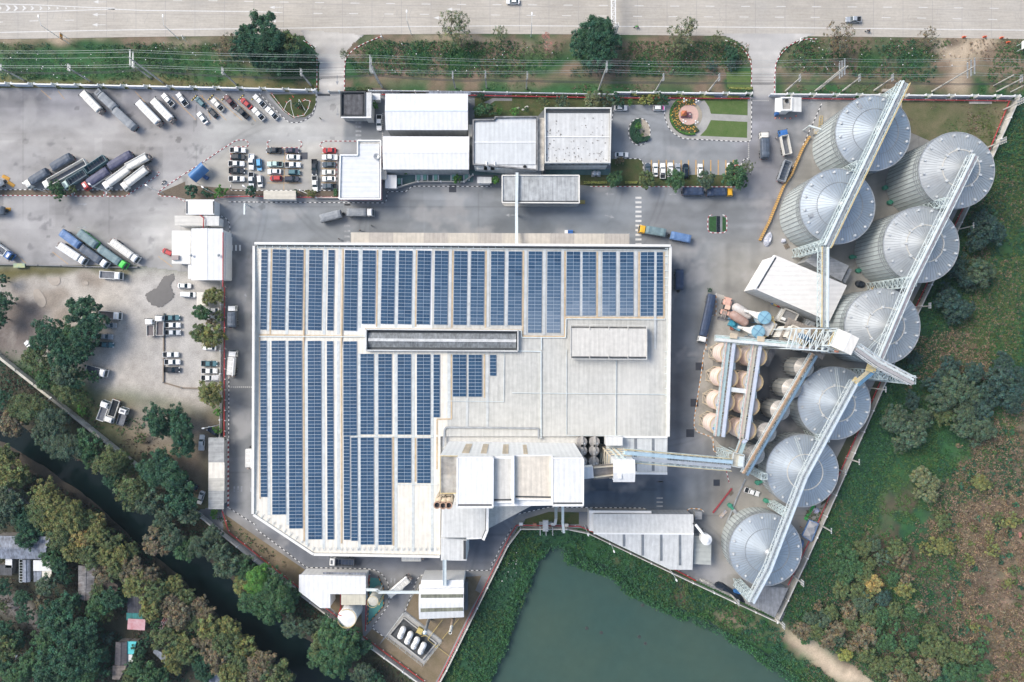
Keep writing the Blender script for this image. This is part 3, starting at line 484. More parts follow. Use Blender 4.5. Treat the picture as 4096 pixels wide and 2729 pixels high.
def hroof(py):return 11.2-1.3*(py-563)/(768-563)if py<768 else 9.9+1.5*(py-768)/(1270-768)
def RP(x,y,up=0.0):h=hroof(y);v=P(x,y,h);return Vector((v.x,v.y,h+up))
def RZ(c,r,x,y,up=0.0):f=F(c,r,x,y);return RP(f[0]/1.74076,f[1]/1.74076,up)
fac=T('factory_building','huge factory hall with white and grey sheet roof carrying rows of solar panels','factory',P(1060,880))
OUT=[(588.5,564),(1537,568.5),(1533,1003),(1340,1003),(1340,1100),(1012,1274),(722,1270),(585.5,1180)]
b=MB();b.prism([P(x,y,10)for x,y in OUT],0,9.75);fac.part('wall',b,mat('factory_wall',(.62,.61,.57),.7,streak='z',var=.1))
def roofpiece(pts,m,z=0.0,th=.15):
 top=[RP(x,y,z)for x,y in pts];b=MB();a=sum(top[i].x*top[(i+1)%len(top)].y-top[(i+1)%len(top)].x*top[i].y for i in range(len(top)))
 if a<0:top=top[::-1]
 b.taper([p-Vector((0,0,th))for p in top],top);return b
roofs={}
for nm,pts,m in(('a',[(588,563),(791,564),(791,768),(586,768)],rcream),('b',[(791,564),(993,565),(993,768),(791,768)],rwhite),('c',[(993,565),(1538,568),(1537,768),(993,768)],rgrey),('d',[(586,768.2),(838,768.2),(838,1271.5),(722,1270),(585,1180)],rcream),('e',[(838,768.2),(1028,768.2),(1028,1003),(1012,1003),(1012,1275),(838,1271.5)],rcream),('f',[(1028,768.2),(1537,768.2),(1534,1003),(1028,1003)],rgrey)):
 roofs[nm]=fac.part('roof',roofpiece(pts,m),m)
b=MB();e=[RP(588,563),RP(1538,568),RP(1533,1003)]
for a,c in((P(586.5,560,11.6),P(1540,565.3,11.6)),(P(1539.6,567.5,11.2),P(1535,1003,11.2)),(P(585,566,11),P(582.5,1180,11)),(P(584,1182,11),P(721,1272.5,11.1)),(P(722,1273,11.2),P(1011,1278,11.2))):b.bar(a,c,.75,1.5)
fac.part('parapet',b,mat('parapet_cap',(.70,.69,.65),.6,var=.08))
b=MB();b.bar(P(589,566.6,11.35),P(1536,571.6,11.35),.55,.25);fac.part('gutter',b,trim)
def strip(pts,w,m,nm,z=.06,h=.08):b=MB();b.path([RZ(c,r,x,y,z)for c,r,x,y in pts],w,h);return fac.part(nm,b,m,roofs['a'])
for pts,w in(([(1,1,140,665),(1,1,128,1430)],.55),([(1,1,438,668),(1,1,426,1560),(1,2,430,900),(1,3,432,305)],.6),([(1,1,781,668),(1,1,765,1560),(1,3,768,325)],.6),([(1,1,1090,672),(1,1,1080,1360)],.55),([(1,1,1440,674),(1,1,1430,1360)],.55),([(1,1,1766,678),(1,1,1755,1368)],.6),([(1,1,2062,680),(1,1,2056,1370)],.6),([(2,1,102,680),(2,1,96,1440)],.6),([(2,1,476,685),(2,1,472,1440)],.6),([(2,1,764,688),(2,1,762,1270)],.55),([(2,1,1139,690),(2,1,1137,1275)],.6),([(2,1,1362,690),(2,1,1362,1275)],.5),([(1,1,30,1442),(1,2,34,-90),(1,2,38,1335)],.5),([(1,2,1230,770),(1,3,1232,345)],.6),([(1,2,1430,790),(1,2,1430,1180)],.6),([(1,2,1752,40),(1,2,1752,618),(1,2,1622,622),(1,2,1622,760)],.5),([(1,2,2046,40),(1,2,2046,428)],.5),([(1,2,1622,780),(1,2,1622,1070)],.6),([(1,1,30,1435),(1,1,970,1450)],.7),([(1,1,975,1380),(1,1,2294,1390),(2,1,90,1395),(2,1,92,1445),(2,1,475,1450),(2,1,480,1278),(2,1,1365,1282)],.6)):strip(pts,w*.8,gutter,'gutter')
for pts in([(1,1,120,665),(1,1,106,1400)],[(1,1,287,640),(1,1,275,1430)],[(1,1,458,640),(1,1,446,1430)],[(1,1,625,640),(1,1,610,1430)],[(1,1,752,640),(1,1,738,1430)],[(1,1,940,640),(1,1,925,1370)],[(1,1,1112,640),(1,1,1100,1370)],[(1,1,1266,640),(1,1,1253,1370)],[(1,1,1420,640),(1,1,1408,1370)],[(1,2,110,-80),(1,2,116,1480)],[(1,2,275,-80),(1,2,285,1568)],[(1,2,449,-80),(1,3,455,340)],[(1,2,603,-80),(1,3,608,370)],[(1,2,736,-80),(1,3,741,380)],[(1,2,925,30),(1,3,927,390)],[(1,2,1080,30),(1,3,1081,390)],[(1,2,1253,30),(1,3,1255,390)],[(1,2,1410,30),(1,3,1408,400)],[(1,2,1580,30),(1,3,1580,400)],[(1,2,1728,40),(1,2,1728,620)]):strip(pts,.9,skyl,'skylight_strip',.03,.05)
for pts in([(1,1,1745,660),(1,1,1735,1360)],[(1,1,1912,660),(1,1,1903,1360)],[(1,1,2082,660),(1,1,2078,1360)],[(1,1,2250,660),(1,1,2240,1360)],[(2,1,125,670),(2,1,118,1430)],[(2,1,293,670),(2,1,288,1430)],[(2,1,455,670),(2,1,452,1430)],[(2,1,620,680),(2,1,617,1265)],[(2,1,785,680),(2,1,783,1270)],[(2,1,947,680),(2,1,945,1270)],[(2,1,1112,680),(2,1,1110,1270)],[(2,1,1283,680),(2,1,1281,1560)],[(1,2,2075,40),(1,2,2072,690)],[(1,2,1893,430),(1,2,1890,690)]):strip(pts,.85,mat('cable_tray',(.55,.57,.56),.5,metal=.2,var=.15),'cable_tray',.08,.12)
for pts,w in(([(1,1,30,1446),(1,1,975,1450),(1,1,990,1382),(1,1,2294,1392),(2,1,84,1396),(2,1,86,1456),(2,1,480,1458),(2,1,484,1290),(2,1,1368,1293)],.28),([(1,1,985,1450),(1,1,985,1568),(1,2,985,5),(1,2,2294,8),(2,2,260,14),(2,2,260,790)],.32),([(2,1,262,1456),(2,1,264,1568)],.3),([(2,2,0,384),(2,2,1385,397)],.2),([(2,2,487,0),(2,2,486,760)],.14),([(2,2,932,85),(2,2,928,770)],.2),([(1,2,1715,457),(1,2,2220,463),(1,2,2224,0)],.15),([(1,1,10,648),(1,1,1580,655),(1,1,2294,664),(2,1,1390,676)],.16),([(2,1,1390,640),(2,1,1385,1568),(2,2,1385,780)],.14),([(2,2,495,766),(2,2,1005,768)],.12),([(1,2,850,775),(1,2,1590,777)],.16),([(1,2,1250,1203),(1,2,1630,1207)],.14)):strip(pts,w,steelw,'roof_pipe',.3,w)
strip([(1,2,1680,870),(1,2,1690,710),(1,2,1705,692),(1,2,2294,698),(2,2,235,702),(2,2,238,795)],.5,steelg,'cable_duct',.35,.4)
b=MB()
for k in range(16):b.bar(RZ(2,1 if k<8 else 2,1368,660+66*k if k<8 else 15+66*(k-8),.25),RZ(2,1 if k<8 else 2,1400,660+66*k if k<8 else 15+66*(k-8),.25),.18,.5)
for k in range(22):b.bar(RZ(1,3,560+63*k*.8,385,.3),RZ(1,3,560+63*k*.8,352,.9),.14,.2)
for k in range(34):b.bar(RZ(1,1,20+66.5*k,628,.3),RZ(1,1,20+66.5*k,655,.5),.14,.2)
for k in range(11):b.bar(RZ(1,2,0+46*k*1.1,1470+36*k*.9,.3),RZ(1,2,12+46*k*1.1,1435+36*k*.9,.6),.14,.2)
for k in range(26):b.bar(RZ(1,1,5-k*.3,680+k*33,.2),RZ(1,1,22-k*.3,680+k*33,.2),.12,.15)
fac.part('lifeline_post',b,steelw,roofs['b'])
b=MB();z0=9.9;cs=[(842,757),(1190,760),(1190,807),(842,805)]
for i in range(4):b.bar(P(*cs[i],z0+.9),P(*cs[(i+1)%4],z0+.9),.35,1.6)
mo=fac.part('roof_monitor',b,mat('monitor_rim',(.60,.60,.58),.6))
b=MB();b.poly([P(x,y,z0+.15)for x,y in[(843,758),(1189,761),(1189,806),(843,804)]],None);fac.part('monitor_well',b,trim,mo)
b=MB();q=[P(846,764.5,10.1),P(1186,767,10.1),P(1186,800,10.1),P(846,798,10.1)];r0,r1=P(846,781,11.0),P(1186,783.5,11.0);b.add(q+[r0,r1],[(0,4,5,1),(3,2,5,4),(1,5,2),(0,3,4)]);fac.part('monitor_roof',b,mat('monitor_grey',(.30,.325,.34),.6,streak='y',var=.3),mo)
b=MB();b.bar(r0+Vector((0,0,.08)),r1+Vector((0,0,.08)),.9,.12);fac.part('ridge_cap',b,mat('ridge_pale',(.62,.63,.62),.6,var=.25),mo)
b=MB();top=13.3;cs=[(1311,746),(1486,748),(1486,826),(1311,825)];b.prism([P(x,y,top-1.2)for x,y in[(1313,750),(1485,752),(1485,823),(1313,822)]],9.8,top-1.1);mo=fac.part('roof_monitor',b,mat('louvre_grey',(.22,.22,.21),.7,var=.3))
b=MB();b.prism([P(x,y,top)for x,y in[(1312.5,754),(1485,755.5),(1485,820),(1312.5,819)]],top-.15,top);fac.part('monitor_roof',b,mat('monitor_cream',(.64,.62,.57),.6,streak='y',var=.1),mo)
b=MB()
for i in range(4):b.bar(P(*cs[i],top+.1),P(*cs[(i+1)%4],top+.1),.25,.4)
for x in(1355,1399,1443):
 b.bar(P(x,747,top+.1),P(x,758,top+.1),.2,.3);b.bar(P(x,817,top+.1),P(x,826,top+.1),.2,.3)
fac.part('monitor_frame',b,mat('monitor_frame',(.56,.55,.51),.6),mo)
b=MB();cl=7.2;seg=[(1,1,850),(1,1,1017),(1,1,1229),(1,1,1503),(1,1,1718),(1,1,1985),(1,1,2205),(2,1,343),(2,1,555),(2,1,828),(2,1,1052)]
for i in range(10):
 b.cur=i%2;u=lambda k,y:F(*seg[k][:2],seg[k][2],0)[0]
 xa,xb=u(i,0),u(i+1,0);ya,yb=F(1,1,0,515+i*1.2)[1],F(1,1,0,625)[1];zz=cl+(i%2)*.03
 b.prism([FW(p,zz)for p in((xa,ya),(xb,ya+.6),(xb,yb),(xa,yb))],zz-.15,zz)
ca=fac.part('loading_canopy',b,[rbeige,rtaupe])
b=MB()
for k in range(11):f0=F(*seg[k][:2],seg[k][2],0)[0];b.bar(FW((f0,F(1,1,0,522)[1]),7)*1,FW((f0,F(1,1,0,522)[1]),7)*Vector((1,1,0))if 0 else Vector((*FW((f0,F(1,1,0,522)[1]),7).xy,0)),.2)
fac.part('canopy_post',b,steelg,ca)
PV=[mat('solar_cell_%d'%i,c,.28,var=.08,scale=1.5,spec=.28)for i,c in enumerate(((.023,.064,.125),(.027,.072,.138),(.020,.056,.110),(.031,.079,.146)))]
PVL=[mat('solar_cell_painted_sheen_%d'%i,c,.3,var=.08,scale=1.5,spec=.35)for i,c in enumerate(((.042,.092,.160),(.068,.120,.190),(.10,.155,.225),(.15,.205,.275)))]  # paler cell colours with the sky's reflection painted in, four levels
pvframe=mat('panel_frame',(.66,.71,.76),.4,metal=.2)
PANELS={}
def panel_mesh(w,d,m):
 k=(round(w,2),round(d,2),m.name)
 if k not in PANELS:
  b=MB();b.box((0,0,.02),(w,d,.04));b.cur=1;z=.046
  for sx in(-1,1):b.poly([(sx*w/4-w*.2475,-d*.486,z),(sx*w/4+w*.2475,-d*.486,z),(sx*w/4+w*.2475,d*.486,z),(sx*w/4-w*.2475,d*.486,z)])
  PANELS[k]=b.mesh('solar_panel',[pvframe,m])
 return PANELS[k]
def array(n,rowname,c,r,xl,xr,xl2,xr2,y0,y1,rows,painted_sheen=0):
 f0a,f0b,f1a,f1b=F(c,r,xl,y0),F(c,r,xr,y0),F(c,r,xl2,y1),F(c,r,xr2,y1);q=lambda f:RP(f[0]/1.74076,f[1]/1.74076,.22)
 A,B,C_,D=q(f0a),q(f0b),q(f1a),q(f1b);top,bot=(A+B)/2,(C_+D)/2;ax=bot-top;L=ax.length;wd=(B-A).length;cols=2 if wd>3 else 1
 rz=math.atan2(ax.x,-ax.y);tilt=math.asin(ax.z/L);wide='two panels wide' if cols==2 else 'one panel wide'
 o=tag(link('solar_array',None,(top+bot)/2),'%s solar array from the left in the %s, %s'%(ORD[n],rowname,wide),'solar panels','solar arrays on the factory roof');o.rotation_euler=(0,0,0)
 M=Matrix.Rotation(rz,4,'Z')@Matrix.Rotation(-tilt,4,'X');o.matrix_world=Matrix.Translation((top+bot)/2)@M
 b=MB();b.box((0,0,-.06),(wd+.06,L,.05))
 for i in range(cols*2):b.box((-wd/2+wd*(i+.5)/(cols*2),0,-.14),(.08,L,.1))
 link('mounting_rail',b.mesh('mounting_rail',pvframe),parent=o)
 pd=L/rows;pw_=wd/cols
 for j in range(rows):
  for i in range(cols):
   hz=painted_sheen*(j/rows)*4.2+random.uniform(-.35,.35);m=PVL[min(3,int(hz-.6))]if hz>.6 else PV[(random.choice((0,0,1,1,2,3))if random.random()<.5 else(i+n)%2)]  # painted sky sheen gets stronger towards the lower rows
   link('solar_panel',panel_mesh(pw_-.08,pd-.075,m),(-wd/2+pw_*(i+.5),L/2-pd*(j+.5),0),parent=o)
NORTH=[(1,1,50,107,38,97,667,1387,23),(1,1,152,272,140,258,667,1389,23),(1,1,305,426,293,412,669,1390,23),(1,1,478,598,466,585,671,1391,23),(1,1,650,707,637,694,672,1393,23),(1,1,798,917,784,905,674,1396,23),(1,1,956,1075,946,1066,676,1336,21),(1,1,1130,1250,1117,1237,677,1336,21),(1,1,1282,1402,1270,1391,678,1338,21),(1,1,1450,1570,1437,1558,678,1340,21),(1,1,1603,1724,1593,1715,680,1342,21),(1,1,1776,1897,1767,1889,682,1344,21),(1,1,1928,2049,1918,2040,683,1345,21),(1,1,2106,2227,2098,2222,684,1347,21),(2,1,-32,90,-38,83,685,1348,21),(2,1,147,269,140,264,685,1414,23),(2,1,315,438,309,432,686,1415,23),(2,1,489,611,482,607,687,1260,18),(2,1,630,751,627,749,689,1260,18),(2,1,808,931,806,930,690,1261,18),(2,1,966,1088,963,1087,690,1262,18),(2,1,1151,1274,1149,1271,691,1263,18),(2,1,1293,1352,1292,1352,692,1262,18)]
PAINTED_SHEEN={8:.15,9:.2,10:.3,11:.35,12:.4,13:.5,14:.6,15:.85,16:1.1,17:1.1,18:1.1,19:1.0,20:.95,21:.5,22:.3}  # strength of the sky reflection put into each array's colour
for n,a in enumerate(NORTH):array(n,'northern row',*a,painted_sheen=PAINTED_SHEEN.get(n,0))
MIDR=[(1,2,38,97,45,102,-84,1317,45),(1,2,140,262,150,267,-84,1474,50),(1,2,292,412,300,418,-84,1599,54),(1,2,463,584,472,590,-82,1696,57),(1,2,635,693,641,700,-80,1698,57),(1,2,782,904,784,905,-78,768,27),(1,2,936,1057,937,1057,34,757,23),(1,2,1096,1217,1097,1217,35,757,23),(1,2,1269,1390,1269,1390,37,759,23),(1,2,1441,1563,1442,1563,38,761,23),(1,2,1590,1648,1590,1648,40,604,18),(1,2,1763,1885,1763,1885,41,418,12),(1,2,1903,2025,1903,2025,42,420,12),(1,2,2095,2153,2095,2153,43,232,6)]
for n,a in enumerate(MIDR):array(n,'middle row',*a)
SOUTH=[(1,2,785,842,788,845,772,1700,30),(1,2,852,910,856,912,783,1709,30),(1,2,937,1057,939,1058,783,1743,31),(1,2,1097,1217,1098,1218,785,1746,31),(1,2,1270,1391,1270,1391,787,1190,13),(1,2,1444,1565,1444,1565,789,1193,13)]
for n,a in enumerate(SOUTH):array(n,'southern row',*a)
HT=37.0
tw=T('mill_tower','tall white mill tower with stepped ribbed roofs rising from the factory','tower',W(1,2,2150,1150,HT)*Vector((1,1,0)))
out=zw(1,2,[(1648,946),(2934,966),(2932,1392),(1806,1409),(1806,1288),(1648,1288)],HT)
b=MB();b.prism(out,0,HT-.3);tw.part('wall',b,wallw)
b=MB();b.prism(zw(1,2,[(1650,950),(1806,952),(1806,1286),(1650,1286)],HT),HT-.3,HT);tw.part('roof_deck',b,mat('deck_concrete',(.46,.44,.40),.9,scale=.5,var=.3,stain=(.60,.50,.36),stainamt=.35,stscale=.35),label='bare stained concrete deck')
b=MB();pts=zw(1,2,[(1806,952),(1650,950),(1650,1286),(1806,1286)],HT+.9)
b.path(pts,.14);b.path([p-Vector((0,0,.45))for p in pts],.1)
for p in resample(pts,2.0):b.bar(p,p-Vector((0,0,.9)),.1)
tw.part('handrail',b,bracey)
for nm,q,h,m in(('ribbed_roof',[(1804,962),(2124,962),(2122,1412),(1802,1412)],HT+2.2,rwhite),('ribbed_roof',[(2126,968),(2296,968),(2296,1364),(2126,1366)],HT+.6,mat('roof_tower_grey',(.62,.61,.57),.55,streak='y',var=.1)),('ribbed_roof',[(2316,948),(2652,944),(2652,1342),(2316,1336)],HT+.7,mat('roof_ribbed_beige',(.72,.66,.56),.55,streak='y',var=.12)),('ribbed_roof',[(2656,970),(2934,970),(2932,1396),(2656,1396)],HT+2.2,mat('roof_tower_pale',(.73,.735,.72),.55,streak='y',var=.08))):
 b=MB();p=zw(1,2,q,h);b.prism(p,HT-.3,h);r=tw.part(nm,b,m);b=MB()
 for i in range(4):b.bar(p[i],p[(i+1)%4],.35,.3)
 tw.part('edge_trim',b,white,r);b=MB();b.bar(p[2]+(p[3]-p[2])*.03+Vector((0,.7,.08)),p[3]+(p[2]-p[3])*.03+Vector((0,.7,.08)),.4,.1);tw.part('gutter',b,trim,r)
b=MB();b.prism(zw(1,2,[(2298,948),(2314,948),(2314,1390),(2298,1390)],HT+2.2),HT-.3,HT+2.2);tw.part('dividing_parapet',b,white)
ed0,ed1=Vector(out[0]),Vector(out[1])
for t0,wd in((.17,2.0),(.30,1.7),(.455,1.7),(.60,1.2)):
 p=ed0.lerp(ed1,t0);b=MB();b.box((p.x,p.y+.06,24),(wd,.1,17));tw.part('wall_skylight',b,mat('amber_sheet',(.70,.58,.42),.6,streak='z',var=.2))
def stack(x,y,lab):
 t=T('exhaust_stack',lab,'exhaust stack',W(1,2,x,y,36)*Vector((1,1,0))+Vector((0,0,28)),0,'rusty exhaust stacks at the tower');c=t.loc
 b=MB();b.lathe(c,[(.5,0),(.95,1.0),(.95,7.2)],16,False);b.lathe(c,[(.75,7.2),(.75,5.5),(.1,5.4)],16,False);t.part('duct',b,rust);b=MB();b.lathe(c,[(.95,7.0),(1.05,7.0),(1.05,7.25),(.75,7.26)],16,False);t.part('rim',b,mat('rust_rim',(.42,.27,.19),.8,var=.2));b=MB();b.lathe(c,[(.74,6.4),(.02,6.41)],16,False);t.part('throat',b,trim)
stack(1620,1398,'leftmost of three rusty open exhaust stacks beside the tower corner');stack(1674,1402,'middle of three rusty open exhaust stacks beside the tower corner');stack(1724,1400,'rightmost of three rusty open exhaust stacks beside the tower corner')
b=MB()
for x0,y0,x1,y1 in((1625,1300,1760,1300),(1625,1340,1760,1340),(1625,1300,1615,1395),(1760,1300,1740,1380),(1660,1285,1660,1390),(1700,1275,1690,1390),(1640,1300,1700,1370),(1700,1300,1640,1370),(1715,1280,1680,1330)):b.bar(W(1,2,x0,y0,34),W(1,2,x1,y1,34),.3)
for x in(1640,1690,1735):b.lathe(W(1,2,x,1345,33)*1,[(1.1,-4),(1.1,1.0),(.4,1.4)],14)
for x,y in((1630,1300),(1755,1300)):b.bar(W(1,2,x,y,34),W(1,2,x,y,34)-Vector((0,0,20)),.25)
solo('fan_platform',b,mat('scaffold_cream',(.68,.56,.40),.6,var=.25),'cream steel fan platform feeding three rusty stacks at the tower corner','platform')
sb=T('process_building','pale grey ribbed annex below the mill tower with a stepped lower wing','building',W(1,3,1850,150,14)*Vector((1,1,0)))
q=zw(1,3,[(1665,-20),(2072,-20),(2066,205),(2032,284),(1886,290),(1886,272),(1660,272)],15);b=MB();b.prism(q,0,14.9);sb.part('wall',b,wallw);b=MB();b.prism(zw(1,3,[(1668,-20),(2062,-20),(2058,200),(2026,272),(1668,272)],15.1),14.9,15.15);rr=sb.part('roof',b,rgreyp);b=MB();b.path([Vector(p)+Vector((0,0,.3))for p in zw(1,3,[(2076,0),(2072,205),(2036,290)],15)],.8,.7);sb.part('gutter',b,white,rr);b=MB();b.path([Vector(p)+Vector((0,0,.3))for p in zw(1,3,[(2064,0),(2060,200),(2028,278)],15)],.4,.5);sb.part('gutter_channel',b,trim,rr)
q=zw(1,3,[(1657,274),(1888,292),(1886,480),(1657,478)],13);b=MB();b.prism(q,0,12.9);sb.part('lower_wall',b,wallw);b=MB();b.prism(zw(1,3,[(1660,276),(1880,292),(1880,474),(1660,474)],13),12.9,13.1);rr=sb.part('lower_roof',b,rgreyp);b=MB();b.bar(W(1,3,1870,300,13.2),W(1,3,1870,466,13.2),.8,.15);sb.part('gutter_channel',b,trim,rr)
an=building('annexe','low pale roofed annexe at the factory\'s lower right corner with dark skylights','building',zw(2,2,[(842,785),(1392,786),(1388,1108),(842,1100)],10),10,mat('roof_annexe',(.64,.66,.65),.55,streak='y',var=.1),wallg)
for x in(1108,1265):b=MB();b.bar(W(2,2,x,795,10.27),W(2,2,x,1085,10.27),.9,.05);an.part('skylight_strip',b,mat('skylight_dark',(.20,.22,.24),.6,var=.2))
b=MB();b.bar(W(2,2,975,780,10.5),W(2,2,1392,782,10.5),.6,.6);b.bar(W(2,2,1100,1104,10.4),W(2,2,1390,1108,10.4),.6,.7);an.part('parapet',b,white)
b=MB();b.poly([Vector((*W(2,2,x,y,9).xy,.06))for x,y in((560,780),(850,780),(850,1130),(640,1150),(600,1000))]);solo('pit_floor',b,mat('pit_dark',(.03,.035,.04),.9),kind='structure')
def gtank(c,r,x,y,R,h,lab):
 cc=W(c,r,x,y,h)*Vector((1,1,0));t=T('process_tank',lab,'tank',cc,0,'round grey tanks in the tower gap');m=mat('tank_grey',(.34,.32,.30),.6,scale=.5,var=.25)
 b=MB();b.lathe(cc,[(R,0),(R,h-.4),(R+.1,h-.4),(R+.1,h-.25),(R-.1,h-.2),(.3,h)],24);t.part('shell',b,m,smooth=False);b=MB();b.box(cc+Vector((0,.3,h+.15)),(.9,.9,.5));b.bar(cc+Vector((0,-R,h+.1)),cc+Vector((0,R*1.3,h+.1)),.7,.3);t.part('inlet_duct',b,mat('duct_grey',(.42,.40,.37),.6));b=MB();b.lathe(cc+Vector((R*.5,-R*.3,h-.1)),[(.3,0),(.3,.35),(.02,.36)],10);t.part('hatch',b,steelg)
for x,y,l in((628,825,'upper left grey tank in the dark gap beside the mill tower'),(740,825,'upper right grey tank in the dark gap beside the mill tower'),(628,905,'middle left grey tank in the dark gap beside the mill tower'),(737,905,'middle right grey tank in the dark gap beside the mill tower'),(628,1002,'lower left grey tank in the dark gap, half hidden by tower'),(736,1002,'lower right grey tank in the dark gap beside the mill tower')):gtank(2,2,x,y,1.55,12,l)
hh=31.0;hd=T('conveyor_headhouse','small white ribbed headhouse on a cream braced frame beside the tower gap','headhouse',W(2,2,1002,1085,hh)*Vector((1,1,0)))
tp=zw(2,2,[(905,980),(1102,982),(1101,1184),(906,1184)],hh);b=MB();b.prism(shrink(tp,.2),hh-6,hh-.1);hd.part('wall',b,wallw)
b=MB();q=[Vector((p.x,p.y,hh))for p in tp];m0,m1=q[0].lerp(q[3],.6)+Vector((0,0,.7)),q[1].lerp(q[2],.6)+Vector((0,0,.7));b.add(q+[m0,m1],[(0,4,5,1),(4,3,2,5),(0,3,4),(1,5,2),(0,1,2,3)]);rr=hd.part('roof',b,rwhite);b=MB();b.box((q[0].x+1.8,m0.y-.8,hh+.75),(1.1,1.3,.3));hd.part('roof_hatch',b,white,rr)
b=MB();base=[Vector((p.x,p.y,0))for p in tp]
for i in range(4):
 a,c=base[i],base[(i+1)%4];b.bar(a,a+Vector((0,0,hh-5.9)),.4)
 for k in range(5):z=3+k*4.8;b.bar(a+Vector((0,0,z)),c+Vector((0,0,z)),.25);b.bar(a+Vector((0,0,z)),c+Vector((0,0,z+4.8))if z+4.8<hh-5 else c+Vector((0,0,hh-6)),.2)
hd.part('frame',b,mat('cream_frame',(.72,.62,.46),.6,var=.15));b=MB()
for dx in(2.0,3.6):b.bar(base[0]+Vector((dx,-.3,8)),base[0]+Vector((dx,-.3,30)),.9,.9,10)
hd.part('elevator_leg',b,steelc);b=MB();b.box(W(2,2,908,812,12),(5.2,2.6,4));hd.part('boot_cover',b,rwhite)
b=MB();b.prism(zw(2,2,[(638,1052),(725,1046),(733,1148),(642,1158)],34),31,34);b2=T('enclosed_conveyor','short white enclosed conveyor between mill tower and headhouse','conveyor',W(2,2,770,1100,31)*Vector((1,1,0))+Vector((0,0,29)))
b2.part('housing',b,rwhite);b=MB();b.bar(W(2,2,730,1098,32),W(2,2,905,1080,30),4.0,.5);b2.part('belt_deck',b,mat('belt_grey',(.30,.27,.24),.7,streak='x',var=.2));b=MB()
for dy in(-44,44):b.bar(W(2,2,730,1098+dy,32.6),W(2,2,905,1080+dy*.9,30.6),.35,.8)
b2.part('side_rail',b,mat('cream_frame',(.72,.62,.46),.6))
h=7
b1=building('warehouse','white roofed warehouse beside the guard post, a thin dark ridge line across it','building',zw(1,0,[(1160,842),(1900,842),(1900,1168),(1163,1168)],h),h,rwhite,wallg,rise=1.0,ridge=3,pm=mat('ridge_blue',(.60,.66,.72),.5))
b=MB();b.bar(W(1,0,1548,832,5.5),W(1,0,1925,836,5.5),1.2,.2);b1.part('rear_canopy',b,rtin)
building('warehouse','plain white roofed warehouse below the ridged one, above the green courtyard','building',zw(1,0,[(1138,1224),(1912,1226),(1909,1521),(1140,1521)],8),8,rwhite,wallg,rise=.7,ridge=3)
o4=building('office_building','ribbed white roofed office with a grey parapet left of the square office','building',zw(1,0,[(1942,1075),(2136,1072),(2138,1048),(2524,1046),(2524,1532),(1942,1480)],9),9,mat('roof_office',(.66,.68,.69),.55,streak='y',var=.1),wallw,parapet=.7,pm=mat('parapet_stained',(.30,.30,.30),.9,scale=.6,var=.4))
b=MB();b.prism(zw(1,0,[(1958,1100),(2510,1096),(2508,1472),(1956,1474)],9.5),8.9,9.2);o4.part('sheet_roof',b,mat('roof_office_w',(.60,.62,.62),.55,streak='y',var=.08));b=MB();b.bar(W(1,0,1956,1276,9.3),W(1,0,2510,1276,9.3),.3,.15);o4.part('ridge_cap',b,white)
for x in(2065,2140):b=MB();b.path([W(1,0,x,1450,9.5),W(1,0,x,1485,9.5),W(1,0,x+20,1490,9.0)],.45,.45,8);o4.part('vent_pipe',b,white)
for x in(2025,2090,2150):b=MB();b.box(W(1,0,x,1502,6.5),(3.4,1.4,1.2));o4.part('cooling_unit',b,offw)
b=MB();b.lathe(W(2,0,115,1497,8.9),[(.55,0),(.55,.3),(.3,.3),(.3,.02)],14);solo('tyre',b,rubber,'old black tyre lying on the office roof edge','tyre')
h=9;o5=building('office_building','square white flat roofed office with a row of windows on its lower side','building',zw(2,0,[(290,970),(890,970),(880,1466),(292,1466)],h),h,mat('roof_square',(.62,.625,.61),.6,streak='y',var=.10,stain=(.50,.48,.45),stainamt=.15,stscale=.6),wallw,parapet=.8,windows=(2,9,6.6,3.2,1.5),pm=mat('parapet_pale',(.62,.61,.57),.8,var=.15))
b=MB();b.prism(zw(2,0,[(300,1004),(884,1004),(884,1010),(300,1010)],9.2),8.8,9.1);b.bar(W(2,0,305,985,9.0),W(2,0,880,985,9.0),1.2,.2);o5.part('gutter',b,trim);b=MB();b.bar(W(2,0,302,1226,9.05),W(2,0,872,1228,9.05),.3,.12);o5.part('ridge_cap',b,white)
b=MB()
for k in range(90):p=W(2,0,random.uniform(305,870),1040+430*random.random()**.55,8.9);b.box(p+Vector((0,0,.06)),(random.uniform(.15,.4),random.uniform(.12,.3),.08),random.random()*3)
tag(o5.part('roof_litter',b,mat('dry_leaf',(.15,.13,.11),.9)),kind='stuff')
building('link_block','narrow beige flat roof linking the two white offices','building',zw(2,0,[(232,1060),(288,1060),(286,1530),(232,1530)],8.2),8.2,mat('roof_link',(.58,.54,.47),.8,scale=.6,var=.3),wallw)
gh=building('guard_post','guard post with a dark stained roof inside a parapet, at the left gate','guard post',zw(1,0,[(760,825),(985,825),(985,1052),(760,1052)],5),5,rdark,wallg,parapet=.7,pm=mat('parapet_black',(.05,.055,.06),.8))
b=MB();q=zw(1,0,[(790,850),(955,845),(955,1028),(790,1028)],5.3);b.prism(q,4.8,5.2);gh.part('tile_roof',b,mat('tile_dark',(.15,.15,.16),.85,streak='y',var=.35));b=MB();b.prism(zw(1,0,[(984,830),(1036,830),(1032,1054),(976,1054)],5.4),0,5.4);gh.part('side_wing',b,rgreyp);b=MB();b.bar(W(1,0,762,1052,5.4),W(1,0,1034,1054,5.4),.4,.5);gh.part('fascia',b,white)
building('carport','small white awning beside the guard post','awning',zw(1,0,[(1036,840),(1115,840),(1115,897),(1036,897)],3.2),3.2,rwhite,wallw)
